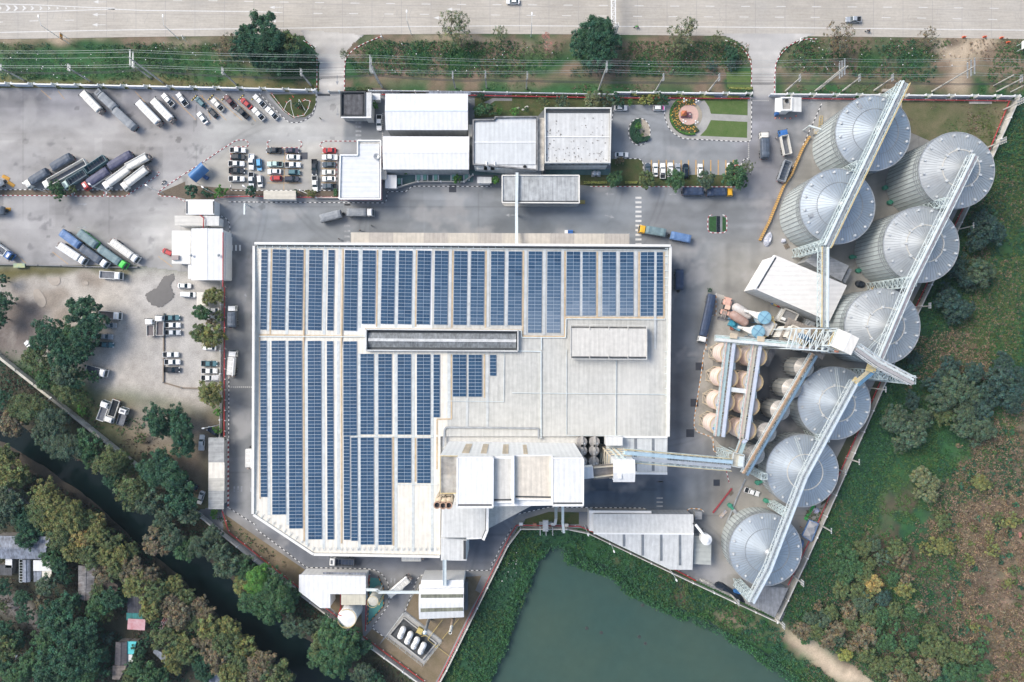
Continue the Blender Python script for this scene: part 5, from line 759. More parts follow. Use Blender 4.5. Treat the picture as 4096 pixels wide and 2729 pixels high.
def silo(c,r,x,y,h,lab,style='box',warm=False,ladder=None,rise=4.2,R=11.3,hatch=None):
 cc=W(c,r,x,y,h)*Vector((1,1,0));t=T('grain_silo',lab,'silo',cc,0,'large corrugated grain silos');n=72;b=MB();rb_=MB();zs=[0]
 while zs[-1]<h-.1:zs.append(min(h,zs[-1]+h/round(h/3.2)))
 def pt(a,rad,z):return(cc.x+rad*math.cos(a),cc.y+rad*math.sin(a),z)
 NW=54
 for i in range(NW):
  a0,a1,am=2*PI*i/NW,2*PI*(i+1)/NW,2*PI*(i+.5)/NW
  for z0,z1 in zip(zs,zs[1:]):b.add([pt(a0,R,z0),pt(am,R,z0),pt(a1,R,z0),pt(a1,R,z1),pt(am,R,z1),pt(a0,R,z1)],[(0,1,4,5),(1,2,3,4)])
  rb_.bar(pt(a0,R+.06,0),pt(a0,R+.06,h),.16,.12)
 t.part('wall',b,galvw);t.part('wall_stiffener',rb_,rib)
 b=MB()
 for z in(h-.7,h-1.7,h-2.7):
  for i in range(36):a0,a1=2*PI*i/36,2*PI*(i+1)/36;b.bar(pt(a0,R+.3,z),pt(a1,R+.3,z),.12,.12)
 t.part('wind_ring',b,rib)
 b=MB();g=MB();fr=(1.0,.62,.30,.07);zz=lambda f:h+.1+rise*(1-f)
 for i in range(n):
  a0,a1=2*PI*i/n,2*PI*(i+1)/n
  b.add([pt(a0,(R+.25),zz(1)),pt(a1,(R+.25),zz(1)),pt(a1,R*.62,zz(.62)),pt(a0,R*.62,zz(.62))],[(0,1,2,3)])
  g.bar(pt(a0,R+.2,zz(1)+.05),pt(a0,R*.62,zz(.62)+.05),.08,.09)
  if i%2==0:
   a2=2*PI*(i+2)/n;b.add([pt(a0,R*.62,zz(.62)),pt(a1,R*.62,zz(.62)),pt(a2,R*.62,zz(.62)),pt(a2,R*.06,zz(.06)),pt(a0,R*.06,zz(.06))],[(0,1,2,3,4)]);g.bar(pt(a0,R*.62,zz(.62)+.05),pt(a0,R*.1,zz(.1)+.05),.07,.09)
 t.part('roof',b,galvc if warm else galv);t.part('roof_rib',g,rib)
 b=MB();[b.bar(pt(2*PI*i/48,R+.28,h+.1),pt(2*PI*(i+1)/48,R+.28,h+.1),.22,.3)for i in range(48)];t.part('eave_ring',b,steelg)
 b=MB();fr_=.5 if style!='round' else.62;[b.bar(pt(2*PI*i/48,R*fr_,zz(fr_)+.1),pt(2*PI*(i+1)/48,R*fr_,zz(fr_)+.1),.14 if style=='round' else.26,.12)for i in range(48)];t.part('stiffening_ring',b,rib if style=='round' else mat('ring_pale',(.58,.56,.50),.6))
 b=MB();cr_=1.5 if style=='round' else.9;b.lathe((cc.x,cc.y,h),[(cr_,rise*(1-cr_/R)+.1),(cr_,rise*(1-cr_/R)+.4),(.5,rise+.45),(.05,rise+.5)],20);t.part('roof_cap',b,steelg)
 nv=16
 for i in range(nv):
  a=2*PI*(i+.3)/nv;p=Vector(pt(a,R*.92,zz(.92)));b=MB()
  if style=='round':b.lathe(p,[(.3,0),(.3,.45),(.4,.45),(.4,.6),(.1,.7)],12)
  else:b.box(p+Vector((0,0,.3)),(.6,.45,.5),a);b.box(p+Vector((.1*math.cos(a),.1*math.sin(a),.62)),(.7,.55,.08),a)
  t.part('roof_vent',b,mat('vent_pale',(.52,.54,.54),.5))
 if style=='box':
  for i in range(9):a=2*PI*(i+.5)/9;p=Vector(pt(a,R*.52,zz(.52)));b=MB();b.box(p+Vector((0,0,.35)),(.8,.6,.6),a);t.part('roof_vent',b,mat('vent_pale',(.52,.54,.54),.5))
 if ladder is not None:
  a=math.radians(ladder);b=MB();o=Vector((-math.sin(a),math.cos(a),0))*.35
  for s in(-1,1):b.bar(Vector(pt(a,R,zz(1)+.5))+o*s,Vector(pt(a,R*.08,zz(.08)+.5))+o*s,.1)
  for k in range(26):f=1-.92*k/25;b.bar(Vector(pt(a,R*f,zz(f)+.5))+o,Vector(pt(a,R*f,zz(f)+.5))-o,.1)
  t.part('roof_ladder',b,steelw)
 if hatch is not None:a=math.radians(hatch);p=Vector(pt(a,R*.8,zz(.8)+.2));b=MB();b.box(p,(1.5,1.0,.4),a);t.part('roof_hatch',b,steelg)
 return t
silo(3,0,937,1195,16.5,'topmost silo, beside the plant\'s upper wall, with round roof vents','round',hatch=120);silo(3,0,1687,1527,18.5,'tall rightmost silo at the upper right with a pale roof ring and box vents','box',True);silo(3,1,619,282,16.5,'tall silo in the left column just above the angled white store','round',hatch=200)
silo(3,1,1369,625,18,'second tall box vented silo down the right column','box',True,250);silo(3,1,1021,1357,17.5,'tall silo behind the elevator tower, third down the right column','box',True,235);silo(3,2,590,477,9,'low silo with a blue grey roof and a ladder from its top rim','box',False,88);silo(3,2,305,1083,8,'low silo with a rust streaked roof, second from the bottom','plain',False,102);silo(2,3,2268,378,9,'bottommost low silo near the south wall corner','round')
def small_silo(x,y,h,lab,ox=2780,oy=1440,R=3.0):
 f=(ox+x/4.9,oy+y/4.9);cc=FW(f,h)*Vector((1,1,0));t=T('hopper_silo',lab,'silo',cc,0,'five small galvanised silos');n=14;b=MB();g=MB();pt=lambda a,r_,z:(cc.x+r_*math.cos(a),cc.y+r_*math.sin(a),z)
 for i in range(n):
  a0,a1=2*PI*i/n,2*PI*(i+1)/n;b.add([pt(a0,R,2.5),pt(a1,R,2.5),pt(a1,R,h),pt(a0,R,h)],[(0,1,2,3)]);b.add([pt(a0,R,2.5),pt(a0,.4,.8),pt(a1,.4,.8),pt(a1,R,2.5)],[(0,1,2,3)]);g.bar(pt(a0,R+.05,0),pt(a0,R+.05,h),.2,.14)
 t.part('wall',b,mat('small_silo_wall',(.46,.46,.43),.5,metal=.2,var=.15,island=.06));t.part('wall_stiffener',g,rib);b=MB();g=MB()
 for i in range(n*2):a0,a1=PI*i/n,PI*(i+1)/n;b.add([pt(a0,R+.15,h),pt(a1,R+.15,h),pt(a1,.3,h+1.5),pt(a0,.3,h+1.5)],[(0,1,2,3)]);g.bar(pt(a0,R,h+.06),pt(a0,.4,h+1.48),.08,.08)
 t.part('roof',b,mat('small_silo_roof',(.50,.46,.41),.5,metal=.15,var=.2,scale=.7,island=.12));t.part('roof_rib',g,rib);b=MB();b.lathe((cc.x,cc.y,h+1.3),[(.5,0),(.5,.5),(.05,.6)],12);t.part('roof_cap',b,steelg);b=MB();b.box((cc.x-.9,cc.y-.9,h+1.2),(1.1,1.1,.5),.5);t.part('inlet_box',b,orst)
for x,y,l in((2135,150,'topmost'),(1895,565,'second from the top'),(1668,990,'middle'),(1400,1425,'fourth from the top')):small_silo(x,y,11,l+' of five small galvanised silos under the blue and orange conveyor')
small_silo(1075,485,10,'lowest of five small galvanised silos under the blue and orange conveyor',2800,1720)
def peach(x,y,lab,ox=2780,oy=1440):
 f=(ox+x/4.9,oy+y/4.9);h=14.0;R=3.04;cc=FW(f,h)*Vector((1,1,0));t=T('hopper_tank',lab,'tank',cc,0,'eight peach hopper tanks on legs');b=MB();b.lathe(cc,[(.4,1.2),(R,5.6),(R,13.9)],32,False);t.part('shell',b,tankp,smooth=False);b=MB()
 for z in(5.7,7.8,9.9,12.0):b.lathe(cc+Vector((0,0,z)),[(R,0),(R+.05,.04),(R+.05,.10),(R,.14)],32,False)
 t.part('weld_band',b,mat('band_orange',(.70,.55,.42),.6));b=MB();b.lathe(cc,[(R+.02,13.8),(R+.02,13.95),(.05,14.35)],32,False);t.part('top_plate',b,tankt,label='dull mauve top plate');b=MB();b.lathe(cc+Vector((0,0,13.9)),[(R,0),(R+.16,0),(R+.16,.2),(R-.1,.2)],32,False)
 for k in range(20):
  a=2*PI*k/20-1.2
  if k<8:p=cc+Vector(((R+.1)*math.cos(a),(R+.1)*math.sin(a),14));a2=a+2*PI/20;q=cc+Vector(((R+.1)*math.cos(a2),(R+.1)*math.sin(a2),14));b.bar(p,p+Vector((0,0,1)),.07);b.bar(p+Vector((0,0,1)),q+Vector((0,0,1)),.09);b.bar(p+Vector((0,0,.5)),q+Vector((0,0,.5)),.07)
 t.part('rim',b,tanky)
 b=MB();lg=[]
 for k in range(6):a=PI/6+k*PI/3;p=cc+Vector((R*math.cos(a),R*math.sin(a),0));lg.append(p);b.bar(p,p+Vector((0,0,6)),.3)
 for k in range(6):p,q=lg[k],lg[(k+1)%6];b.bar(p+Vector((0,0,.4)),q+Vector((0,0,5.3)),.14);b.bar(p+Vector((0,0,5.3)),q+Vector((0,0,.4)),.14);b.bar(p+Vector((0,0,5.6)),q+Vector((0,0,5.6)),.25);b.bar(p+Vector((0,0,.15)),q+Vector((0,0,.15)),.12)
 t.part('leg_frame',b,mat('leg_cream',(.68,.58,.44),.6));b=MB();b.lathe(cc+Vector((-1.6,.1,14.1)),[(.42,0),(.42,.35),(.05,.4)],12);t.part('manhole',b,mat('hatch_green',(.22,.42,.28),.5));b=MB();b.lathe(cc+Vector((-1.9,-.9,14.1)),[(.5,0),(.5,.6),(.05,.75)],12);t.part('filter_unit',b,steelb);b=MB();b.box(cc+Vector((-.9,-.4,14.5)),(.8,.8,.6));t.part('inlet',b,orst)
for i,(x,y)in enumerate(((690,-130),(630,352),(562,825),(487,1285))):peach(x,y,'%s peach tank from the top in the left column'%ORD[i])
for i,(x,y)in enumerate(((1190,-65),(1118,430),(1052,895),(985,1372))):peach(x,y,'%s peach tank from the top in the right column'%ORD[i])
def truss(b,pts,w=1.6,h=1.8,bay=2.2,ch=.16,br=.10,top=True):
 for P0,P1 in zip(pts,pts[1:]):
  d=P1-P0;L=d.length;dn=d.normalized();s=Vector((-dn.y,dn.x,0)).normalized()*(w/2);u=Vector((0,0,h));n=max(1,round(L/bay))
  for o in(s,-s,s+u,-s+u):b.bar(P0+o,P1+o,ch)
  for k in range(n):
   a,c=P0+d*(k/n),P0+d*((k+1)/n)
   for o in(s,-s):b.bar(a+o,c+o+u,br)if k%2 else b.bar(a+o+u,c+o,br);b.bar(a+o,a+o+u,br)
   if top:b.bar(a+s+u,a-s+u,br);b.bar(a+s+u if k%2 else a-s+u,c-s+u if k%2 else c+s+u,br)
   b.bar(a+s,c-s,br);b.bar(a+s,a-s,br)
def lattice(b,base,top,w=2.4,bay=2.6,ch=.2,br=.12):
 d=top-base;n=max(2,round(d.length/bay));cs=[Vector((sx*w/2,sy*w/2,0))for sx,sy in((-1,-1),(1,-1),(1,1),(-1,1))]
 for c_ in cs:b.bar(base+c_,top+c_,ch)
 for k in range(n):
  a,c=base+d*(k/n),base+d*((k+1)/n)
  for i in range(4):p,q=cs[i],cs[(i+1)%4];b.bar(c+p,c+q,br);b.bar(a+p,c+q,br);b.bar(a+q,c+p,br)
def rails(b,pts,off,z,m=None):
 for P0,P1 in zip(pts,pts[1:]):
  d=P1-P0;dn=d.normalized();s=Vector((-dn.y,dn.x,0)).normalized()*off;a,c=P0+s+Vector((0,0,z)),P1+s+Vector((0,0,z));b.bar(a+Vector((0,0,1.1)),c+Vector((0,0,1.1)),.12);b.bar(a+Vector((0,0,.55)),c+Vector((0,0,.55)),.09)
  for k in range(int(d.length/2)+1):p=a.lerp(c,k/max(1,int(d.length/2)));b.bar(p,p+Vector((0,0,1.1)),.09)
def gallery(lab,pts,towers=(),w=2.0,h=2.0,tm=steelc,cover=steelw,cz=.2,side=1,rail=bracey,deck=steelg,cw=.9,covm=None,bay=2.2):
 t=T('conveyor_gallery',lab,'conveyor',pts[0]*Vector((1,1,0)));b=MB();truss(b,[p-Vector((0,0,h))for p in pts],w,h,bay);t.part('truss',b,tm)
 def offs(o,z):
  out=[]
  for i,p in enumerate(pts):d=(pts[min(i+1,len(pts)-1)]-pts[max(i-1,0)]).normalized();s=Vector((-d.y,d.x,0)).normalized();out.append(p+s*o+Vector((0,0,z)))
  return out
 b=MB();b.path(offs(side*w*.24,cz+.2),cw,.7,4);t.part('belt_cover',b,cover);b=MB();b.path(offs(-side*w*.2,.06),w*.27,.08);t.part('walkway',b,deck)
 if rail:b=MB();rails(b,pts,-side*w*.52,.05);t.part('handrail',b,rail)
 for p,q,ww in towers:b=MB();lattice(b,p,q,ww);t.part('support_tower',b,steelc)
 return t
h1=23.0
def vt(c,r,x,y,h,w):p=W(c,r,x,y,h-2);return(Vector((p.x,p.y,0)),p,w)
g1=[W(3,0,1222,738,h1),W(3,1,518,640,h1)];gallery('long pale conveyor gallery with a yellow rail over the two left column silos',g1,[vt(3,0,1175,810,h1,2.4),vt(3,1,510,625,h1,2.6),vt(3,0,825,1475,h1,2.2)],2.5,2.2,side=-1,cw=.5)
g=gallery('straight pale conveyor gallery crossing the angled white store roof',[W(3,1,512,650,h1-.5),W(3,1,508,1365,26)],[],2.4,2.4,side=1,cover=steelw,cw=.5)
h2=25.5
gallery('upper right conveyor gallery running over the box vented silos',[W(3,0,1855,1392,h2),W(3,1,1690,160,h2),W(3,1,1290,965,h2),W(3,2,985,115,h2)],[vt(3,1,1618,235,h2,2.2),vt(3,1,1290,955,h2,2.8)],2.2,2.0,tm=steelw,cover=steelw,side=-1,rail=None,cw=.35,deck=mat('deck_mauve',(.36,.33,.34),.7,var=.2))
h3=16.5
gallery('lower right conveyor gallery running over the three low silos',[W(3,2,785,285,h3),W(3,2,325,1140,h3),W(3,3,5,560,h3),W(2,3,2145,850,h3)],[vt(2,3,2150,815,h3,2.2),vt(3,2,180,1470,h3,2.0),vt(3,2,525,800,h3,1.8)],2.2,1.9,tm=steelw,cover=mat('belt_white',(.56,.64,.70),.5),side=1,rail=steelw,cw=.5)
t=T('conveyor_stair','yellow landed stair and blue chute joining the upper and lower right galleries','stair',W(3,2,860,230));b=MB();p,q=W(3,2,930,165,22),W(3,2,785,290,h3+.5);b.bar(p,q,1.2,.12)
for k in range(14):e=p.lerp(q,k/13);b.box(e+Vector((0,0,.12)),(.4,1.1,.08),math.atan2((q-p).y,(q-p).x))
t.part('flight',b,mat('stair_cream',(.62,.54,.36),.6));b=MB();o=Vector((.8,-.9,0));b.bar(p+o,q+o,.8,.6);t.part('chute',b,steelb);b=MB();b.box(W(3,2,925,165,22),(3.0,2.2,.15),-.3);b.box(W(3,2,790,275,h3+.6),(2.0,1.6,.15),-.6);rails(b,[p+Vector((1.5,1,0)),p+Vector((-1.5,.3,0))],0,.1);t.part('landing',b,bracey);b=MB();base=W(3,2,740,200);lattice(b,base,Vector((base.x,base.y,20)),2.6);truss(b,[Vector((base.x,base.y,19)),W(3,2,935,130,20)],2.6,2);t.part('support_tower',b,steelc)
tp=W(3,2,1300,283,28)
gallery('white boom conveyor reaching from the headhouse out past the east wall',[W(3,1,790,1545,31),W(3,2,990,120,29.5),tp],[(W(3,2,868,228),Vector((*W(3,2,868,228).xy,26.5)),2.4)],2.4,1.8,tm=white,cover=mat('belt_grey2',(.40,.38,.37),.7),side=-1,rail=steelw,deck=steelw)
def c2(x,y,h):return FW((3160+x/4.9,1240+y/4.9),h)
he=32.0;e=T('elevator_headhouse','open elevator tower frame capped by a cream white tilted headhouse roof','tower',c2(1080,620,he)*Vector((1,1,0)));rf=[c2(955,370,he),c2(1358,555,he),c2(1195,890,he),c2(805,710,he)]
b=MB();q=[Vector((p.x,p.y,he))for p in rf];m0,m1=q[0].lerp(q[1],.55)+Vector((0,0,.35)),q[3].lerp(q[2],.55)+Vector((0,0,.35));tz=Vector((0,0,-.3));b.add(q+[m0,m1],[(0,3,5,4),(4,5,2,1)]);b.add([v+tz for v in q],[(0,1,2,3)]);[b.add([q[i],q[(i+1)%4],q[(i+1)%4]+tz,q[i]+tz],[(0,1,2,3)])for i in range(4)];r_=e.part('roof',b,mat('headhouse_roof',(.78,.75,.68),.55,streak='y',var=.04));b=MB();b.bar(m0+Vector((0,0,.05)),m1+Vector((0,0,.05)),.5,.08);e.part('ridge_cap',b,white,r_)
ins=shrink(q,.5);b=MB();cor=[Vector((p[0],p[1],0))for p in ins]
for i in range(4):
 a,c=cor[i],cor[(i+1)%4];b.bar(a,a+Vector((0,0,he-.3)),.4)
 for k in range(6):
  z=5*(k+1);b.bar(a+Vector((0,0,z)),c+Vector((0,0,z)),.28);b.bar(a+Vector((0,0,z-5)),c+Vector((0,0,z)),.18);b.bar(c+Vector((0,0,z-5)),a+Vector((0,0,z)),.18)
e.part('frame',b,steelw);b=MB()
for z in(8,13,18,23,28):b.prism([Vector((p.x,p.y,z))for p in cor],z-.1,z)
e.part('floor_deck',b,mat('grating',(.30,.26,.22),.8,scale=1.2,var=.3));b=MB();cc=Vector(cen(cor))
for i,(dx,dy)in enumerate(((-1.6,.6),(-.6,-.9),(.9,.9),(1.6,-.6))):b.bar(cc+Vector((dx,dy,0)),cc+Vector((dx,dy,he-2)),.7,.9)
e.part('elevator_leg',b,mat('leg_brown',(.40,.32,.24),.6,var=.3));b=MB()
for i in range(4):a,c=cor[i],cor[(i+1)%4];rails(b,[a+Vector((0,0,28)),c+Vector((0,0,28))],0,0);rails(b,[a+Vector((0,0,18)),c+Vector((0,0,18))],0,0)
e.part('handrail',b,bracey);b=MB();b.bar(c2(880,810,27),c2(890,812,27)+Vector((.9,0,0)),.8,.8,10);e.part('motor',b,mat('motor_coral',(.72,.30,.20),.5))
e=T('elevator_tower','open white steel bridge deck crowded with chutes left of the headhouse','tower',c2(350,600,0));b=MB();A,B,C_,D=[c2(x,y,25)for x,y in((130,362),(930,362),(740,810),(10,760))]
pl=[A,B,C_,D]
for z in(0,-3.2):
 for i in range(4):b.bar(pl[i]+Vector((0,0,z)),pl[(i+1)%4]+Vector((0,0,z)),.3)
for k in range(6):
 t0,t1=k/6,(k+1)/6;a,c,d,f=A.lerp(B,t0),D.lerp(C_,t0),A.lerp(B,t1),D.lerp(C_,t1);b.bar(a,c,.22);b.bar(a,f,.18);b.bar(c,d,.18)
 for u in(a,c):b.bar(u,u-Vector((0,0,3.2)),.18)
for u in pl:b.bar(u,(u.x,u.y,0),.35)
e.part('frame',b,steelw);b=MB()
for(x0,y0,z0,x1,y1,z1)in((180,480,24,520,640,16),(200,520,22,560,680,15),(330,540,24,200,470,20),(700,450,23,600,720,14)):b.bar(c2(x0,y0,z0),c2(x1,y1,z1),.9,.6)
e.part('chute',b,steelb);b=MB();b.path([c2(170,740,19),c2(400,745,19),c2(520,700,19)],.6,.6,8);e.part('duct',b,mat('duct_pink',(.72,.60,.54),.5));b=MB()
for x,y in((230,640),(300,660),(370,690),(740,470)):b.box(c2(x,y,20),(1.8,1.2,.6),-.4)
for k in range(9):b.bar(c2(480+45*k,390,21),c2(330+45*k,760,15),.22)
e.part('catwalk',b,mat('catwalk_yellow',(.55,.42,.20),.7,var=.3));b=MB();b.box(c2(300,560,14),(15,8,.15),-.4);b.box(c2(600,580,18),(9,6,.12),-.4);e.part('floor_deck',b,mat('grating',(.30,.26,.22),.8))
def c1(x,y,h):return FW((2780+x/4.9,1140+y/4.9),h)
tpq=[c1(1905,790,17),c1(2210,910,17),c1(2080,1165,17),c1(1790,1030,17)];ct=T('cleaner_tower','small tower with ribbed cream white walls and a beige roof deck','tower',Vector(cen(tpq)));b=MB();b.prism(tpq,0,16.7);ct.part('wall',b,mat('ribbed_cream',(.80,.77,.70),.6,streak='z',var=.1));b=MB();b.prism(tpq,16.7,17);ct.part('roof',b,mat('deck_beige',(.66,.58,.46),.8,scale=.6,var=.25));b=MB()
for i in range(4):b.bar(tpq[i]+Vector((0,0,.15)),tpq[(i+1)%4]+Vector((0,0,.15)),.3,.5)
ct.part('parapet',b,mat('parapet_cream',(.74,.68,.58),.7));b=MB()
for i in range(4):
 a,c=Vector((*tpq[i].xy,0)),Vector((*tpq[(i+1)%4].xy,0));d=c-a;nn=Vector((d.y,-d.x,0)).normalized()
 for k in range(int(d.length/.7)+1):p=a.lerp(c,k/max(1,int(d.length/.7)));b.bar(p+Vector((0,0,.2)),p+Vector((0,0,16.6)),.22)
ct.part('wall_rib',b,white)
gallery('pale horizontal conveyor passing above the topmost peach tanks',[c1(405,1040,16.5),c1(2300,1210,18.5)],[(c1(705,1120,0),c1(705,1120,0)+Vector((0,0,14)),1.6),(c1(1215,1150,0),c1(1215,1150,0)+Vector((0,0,14)),1.6)],1.8,1.2,cover=mat('belt_pale',(.62,.64,.62),.5,var=.15),side=-1,rail=None,deck=mat('grate_cyan',(.42,.55,.55),.6))
for x0,y0,x1,y1,l in((735,980,715,1060,'left'),(1265,1040,1250,1120,'right')):b=MB();b.box(c1(x0+25,y0+20,17.5),(2.0,1.6,.9),-.1);solo('drive_platform',b,mat('platform_orange',(.62,.52,.38),.6,var=.2),'%s cream drive platform beside the horizontal conveyor over peach tanks'%l,'platform')
def c3(x,y,h):return FW((2780+x/4.9,1440+y/4.9),h)
gallery('left pale cyan gallery over the left column of peach tanks',[c3(705,-330,16),c3(490,1500,16)],[],3.2,1.2,cover=mat('duct_lilac',(.52,.56,.64),.5),side=1,rail=mat('rail_pink',(.66,.46,.40),.5),deck=mat('grate_cyan',(.42,.55,.55),.6));gallery('right cream railed gallery over the right column of peach tanks',[c3(1225,-300,16),c3(955,1560,16),FW((2800+810/4.9,1720+200/4.9),16)],[],3.0,1.2,cover=mat('duct_lilac',(.52,.56,.64),.5),side=1,rail=mat('rail_pink',(.66,.46,.40),.5),deck=mat('grate_cream',(.58,.54,.42),.6))
b=MB();b.bar(c3(675,575,15.8),c3(1050,620,15.8),1.4,.4);solo('link_bridge',b,mat('bridge_white',(.66,.68,.66),.6,var=.15),'short pale bridge joining the two galleries over the peach tanks','bridge')
b=MB()
for x,y in((590,90),(770,120),(520,590),(690,650),(455,1075),(625,1090),(1075,170),(1250,200),(1000,690),(1190,690),(930,1140),(1115,1160)):
 for k in range(3):p=c3(x-14+14*k,y-60,15.2);q=c3(x-14+14*k,y+60,15.2);b.bar(p,q,.12)
 b.bar(c3(x-22,y-62,15.2),c3(x+22,y-58,15.2),.14);b.bar(c3(x-22,y+62,15.2),c3(x+22,y+60,15.2),.14);b.bar(c3(x-14,y-60,15.2),c3(x+14,y+60,15.2),.1)
solo('maintenance_platform',b,steelc,'pale cyan side platforms fixed along both galleries over the peach tanks','platform')
gallery('blue and orange conveyor slanting down over the five small silos',[FW((3160+480/4.9,1240+880/4.9),15.5),FW((2800+880/4.9,1720+870/4.9),14)],[(FW((2800+1000/4.9,1720+780/4.9),0),FW((2800+1000/4.9,1720+780/4.9),0)+Vector((0,0,12)),1.8)],2.2,1.4,tm=steelw,cover=mat('conveyor_blue',(.15,.24,.33),.5,var=.15),side=1,rail=orst,cw=.6,deck=mat('deck_rust',(.46,.33,.22),.7,var=.2))
gallery('sloping cyan stair conveyor from the peach tanks to the transfer tower',[FW((2800+850/4.9,1720+200/4.9),16),FW((2800+760/4.9,1720+440/4.9),14)],[],1.8,.8,cover=mat('grate_cyan',(.42,.55,.55),.6),side=1,rail=orst)
tq=[FW((2800+x/4.9,1720+y/4.9),14)for x,y in((640,430),(850,480),(830,740),(605,700))];t=T('transfer_tower','small transfer tower deck where the long conveyor bridge ends by the silos','tower',Vector(cen(tq)));b=MB();b.prism(tq,13.7,14);b.prism(tq,8,8.2);t.part('deck',b,mat('deck_transfer',(.58,.55,.46),.7,scale=.8,var=.25));b=MB();base=FW((2800+640/4.9,1720+550/4.9),13);lattice(b,Vector((base.x,base.y,0)),base,2.6)
for p in tq:b.bar((p.x,p.y,0),p,.3)
t.part('frame',b,steelc);b=MB();b.bar(tq[1].lerp(tq[0],.5)+Vector((.3,-1,.6)),tq[1].lerp(tq[3],.45)+Vector((.3,0,.6)),.6,.6,10);t.part('drive',b,mat('drive_yellow',(.72,.48,.10),.5));b=MB()
for i in range(4):rails(b,[tq[i],tq[(i+1)%4]],0,0)
t.part('handrail',b,steelw);b=MB();b.box(Vector(cen(tq))+Vector((.8,-.3,14.7)),(1.4,3.2,1.2),-.1);t.part('hood',b,steelw)
lb=[W(2,2,1000,945,27),W(2,2,1965,1028,15)]
g=gallery('long twin conveyor bridge slanting from the headhouse to the transfer tower',lb,[],3.6,1.8,tm=steelc,cover=mat('belt_sky',(.50,.66,.74),.5),side=1,rail=steely,cw=1.0,deck=mat('deck_bluegrey',(.48,.52,.56),.6))
b=MB();d=Vector((0,-1.95,.3));b.path([p+d for p in lb],.16,.3);g.part('edge_beam',b,steely)
b=MB();b.path([p+Vector((0,1.9,.9))for p in lb],.35,.35,8);g.part('cable_pipe',b,steely)
for p0,p1,m,l in(((790,430),(1060,600),mat('drum_white',(.55,.55,.53),.6,scale=.4,col2=(.46,.38,.33),stain=(.62,.62,.60),stainamt=.6,stscale=.5),'upper white horizontal drum with rust patches near the wheel loader'),((730,580),(990,745),rust,'lower rust brown horizontal drum near the wheel loader')):
 a,c=c1(*p0,5),c1(*p1,5);d=(c-a).normalized();t=T('dryer_drum',l,'drum',((a+c)/2)*Vector((1,1,0)));b=MB();b.capsule(a-d*1.0,c+d*1.0,1.45,20);t.part('shell',b,m,smooth=True);b=MB()
 for s in(.2,.8):p=a.lerp(c,s);b.box((p.x,p.y,1.9),(.6,2.4,3.8),math.atan2(d.y,d.x))
 t.part('saddle',b,steelb)
bluec=mat('cyclone_blue',(.16,.37,.49),.5,scale=.8,var=.15)
for x,y,l in((1370,640,'upper'),(1245,915,'lower')):
 c=c1(x,y,9)*Vector((1,1,0));R=1.95;t=T('filter_vessel','%s round blue filter vessel with a flanged lid below the white store'%l,'filter',c);b=MB();b.lathe(c,[(.5,1.0),(R,4.2),(R,8.6)],26,False);t.part('body',b,bluec);b=MB()
 for z in(5.0,5.8,6.6,7.4):b.lathe(c+Vector((0,0,z)),[(R,0),(R+.05,.05),(R+.05,.25),(R,.3)],26,False)
 t.part('white_band',b,white);b=MB();b.lathe(c,[(R+.2,8.5),(R+.2,8.8),(R-.1,8.85),(.02,9.0)],26);lid=t.part('lid',b,mat('lid_blue',(.24,.45,.57),.5,var=.15));b=MB()
 for k in range(24):a=2*PI*k/24;b.box(c+Vector(((R+.1)*math.cos(a),(R+.1)*math.sin(a),8.9)),(.14,.14,.14))
 for a in(.9,2.5):b.bar(c+Vector((R*math.cos(a),R*math.sin(a),8.98)),c-Vector((R*math.cos(a),R*math.sin(a),-8.98)),.14)
 t.part('lid_bolt',b,steelb,lid);b=MB()
 for k in range(4):a=PI/4+k*PI/2;p=c+Vector((R*math.cos(a),R*math.sin(a),0));b.bar(p,p+Vector((0,0,5)),.18)
 t.part('leg',b,steelb);b=MB();q=c+Vector((-2.6,.9 if l=='upper' else.4,7.6));e_=q+Vector((-2.2,1.0 if l=='upper' else.7,0));b.bar(c+Vector((-1.0,.3,7.8)),q,2.0,1.4);b.taper([q+Vector(v)for v in((0,-1,-.7),(0,1,-.7),(0,1,.7),(0,-1,.7))],[e_+Vector(v)for v in((0,-.5,-.5),(0,.5,-.5),(0,.5,.5),(0,-.5,.5))]);b.bar(e_,e_+Vector((-1.3,.4,-.3)),.95,.95,10);t.part('duct',b,mat('duct_cream',(.74,.72,.66),.5))
b=MB()
for x0,y0,x1,y1 in((1500,620,1430,760),(1540,790,1440,960),(1390,980,1330,1050),(1490,700,1560,770)):b.bar(c1(x0,y0,6),c1(x1,y1,6),1.0,.15);b.bar(c1(x0,y0,6),c1(x0,y0,0),.15);b.bar(c1(x1,y1,6),c1(x1,y1,0),.15)
rails(b,[c1(1510,620,6),c1(1540,790,6),c1(1440,970,6),c1(1330,1050,6)],0,0);solo('service_platform',b,bracey,'yellow service platform wrapped round the blue filter vessels','platform')
b=MB();b.box(c1(1410,845,7),(3.2,4.6,.5),-.5);b.bar(c1(1360,760,5),c1(1260,700,4),1.2,1.0);b.box(c1(1410,845,3.4),(2.6,4.0,6.8),-.5);solo('filter_house',b,mat('filter_pale',(.55,.55,.54),.6,var=.25),'pale box filter house between blue vessels and cream ribbed tower','filter')
t=T('burner_unit','bright teal blue burner machine below the rust brown drum','machine',c1(770,770,0));b=MB();b.box(c1(745,745,1.2),(2.2,2.8,2.2),-.5);b.bar(c1(740,730,2.6),c1(770,790,2.6),1.4,1.4,12);t.part('housing',b,mat('burner_teal',(.05,.30,.42),.4));b=MB();b.box(c1(820,830,1.1),(2.2,1.8,2.0),-.5);t.part('fan_box',b,bluec);b=MB();b.box(c1(720,850,.5),(1.0,1.0,1.0),-.4);t.part('red_box',b,mat('box_red',(.32,.10,.07),.7))
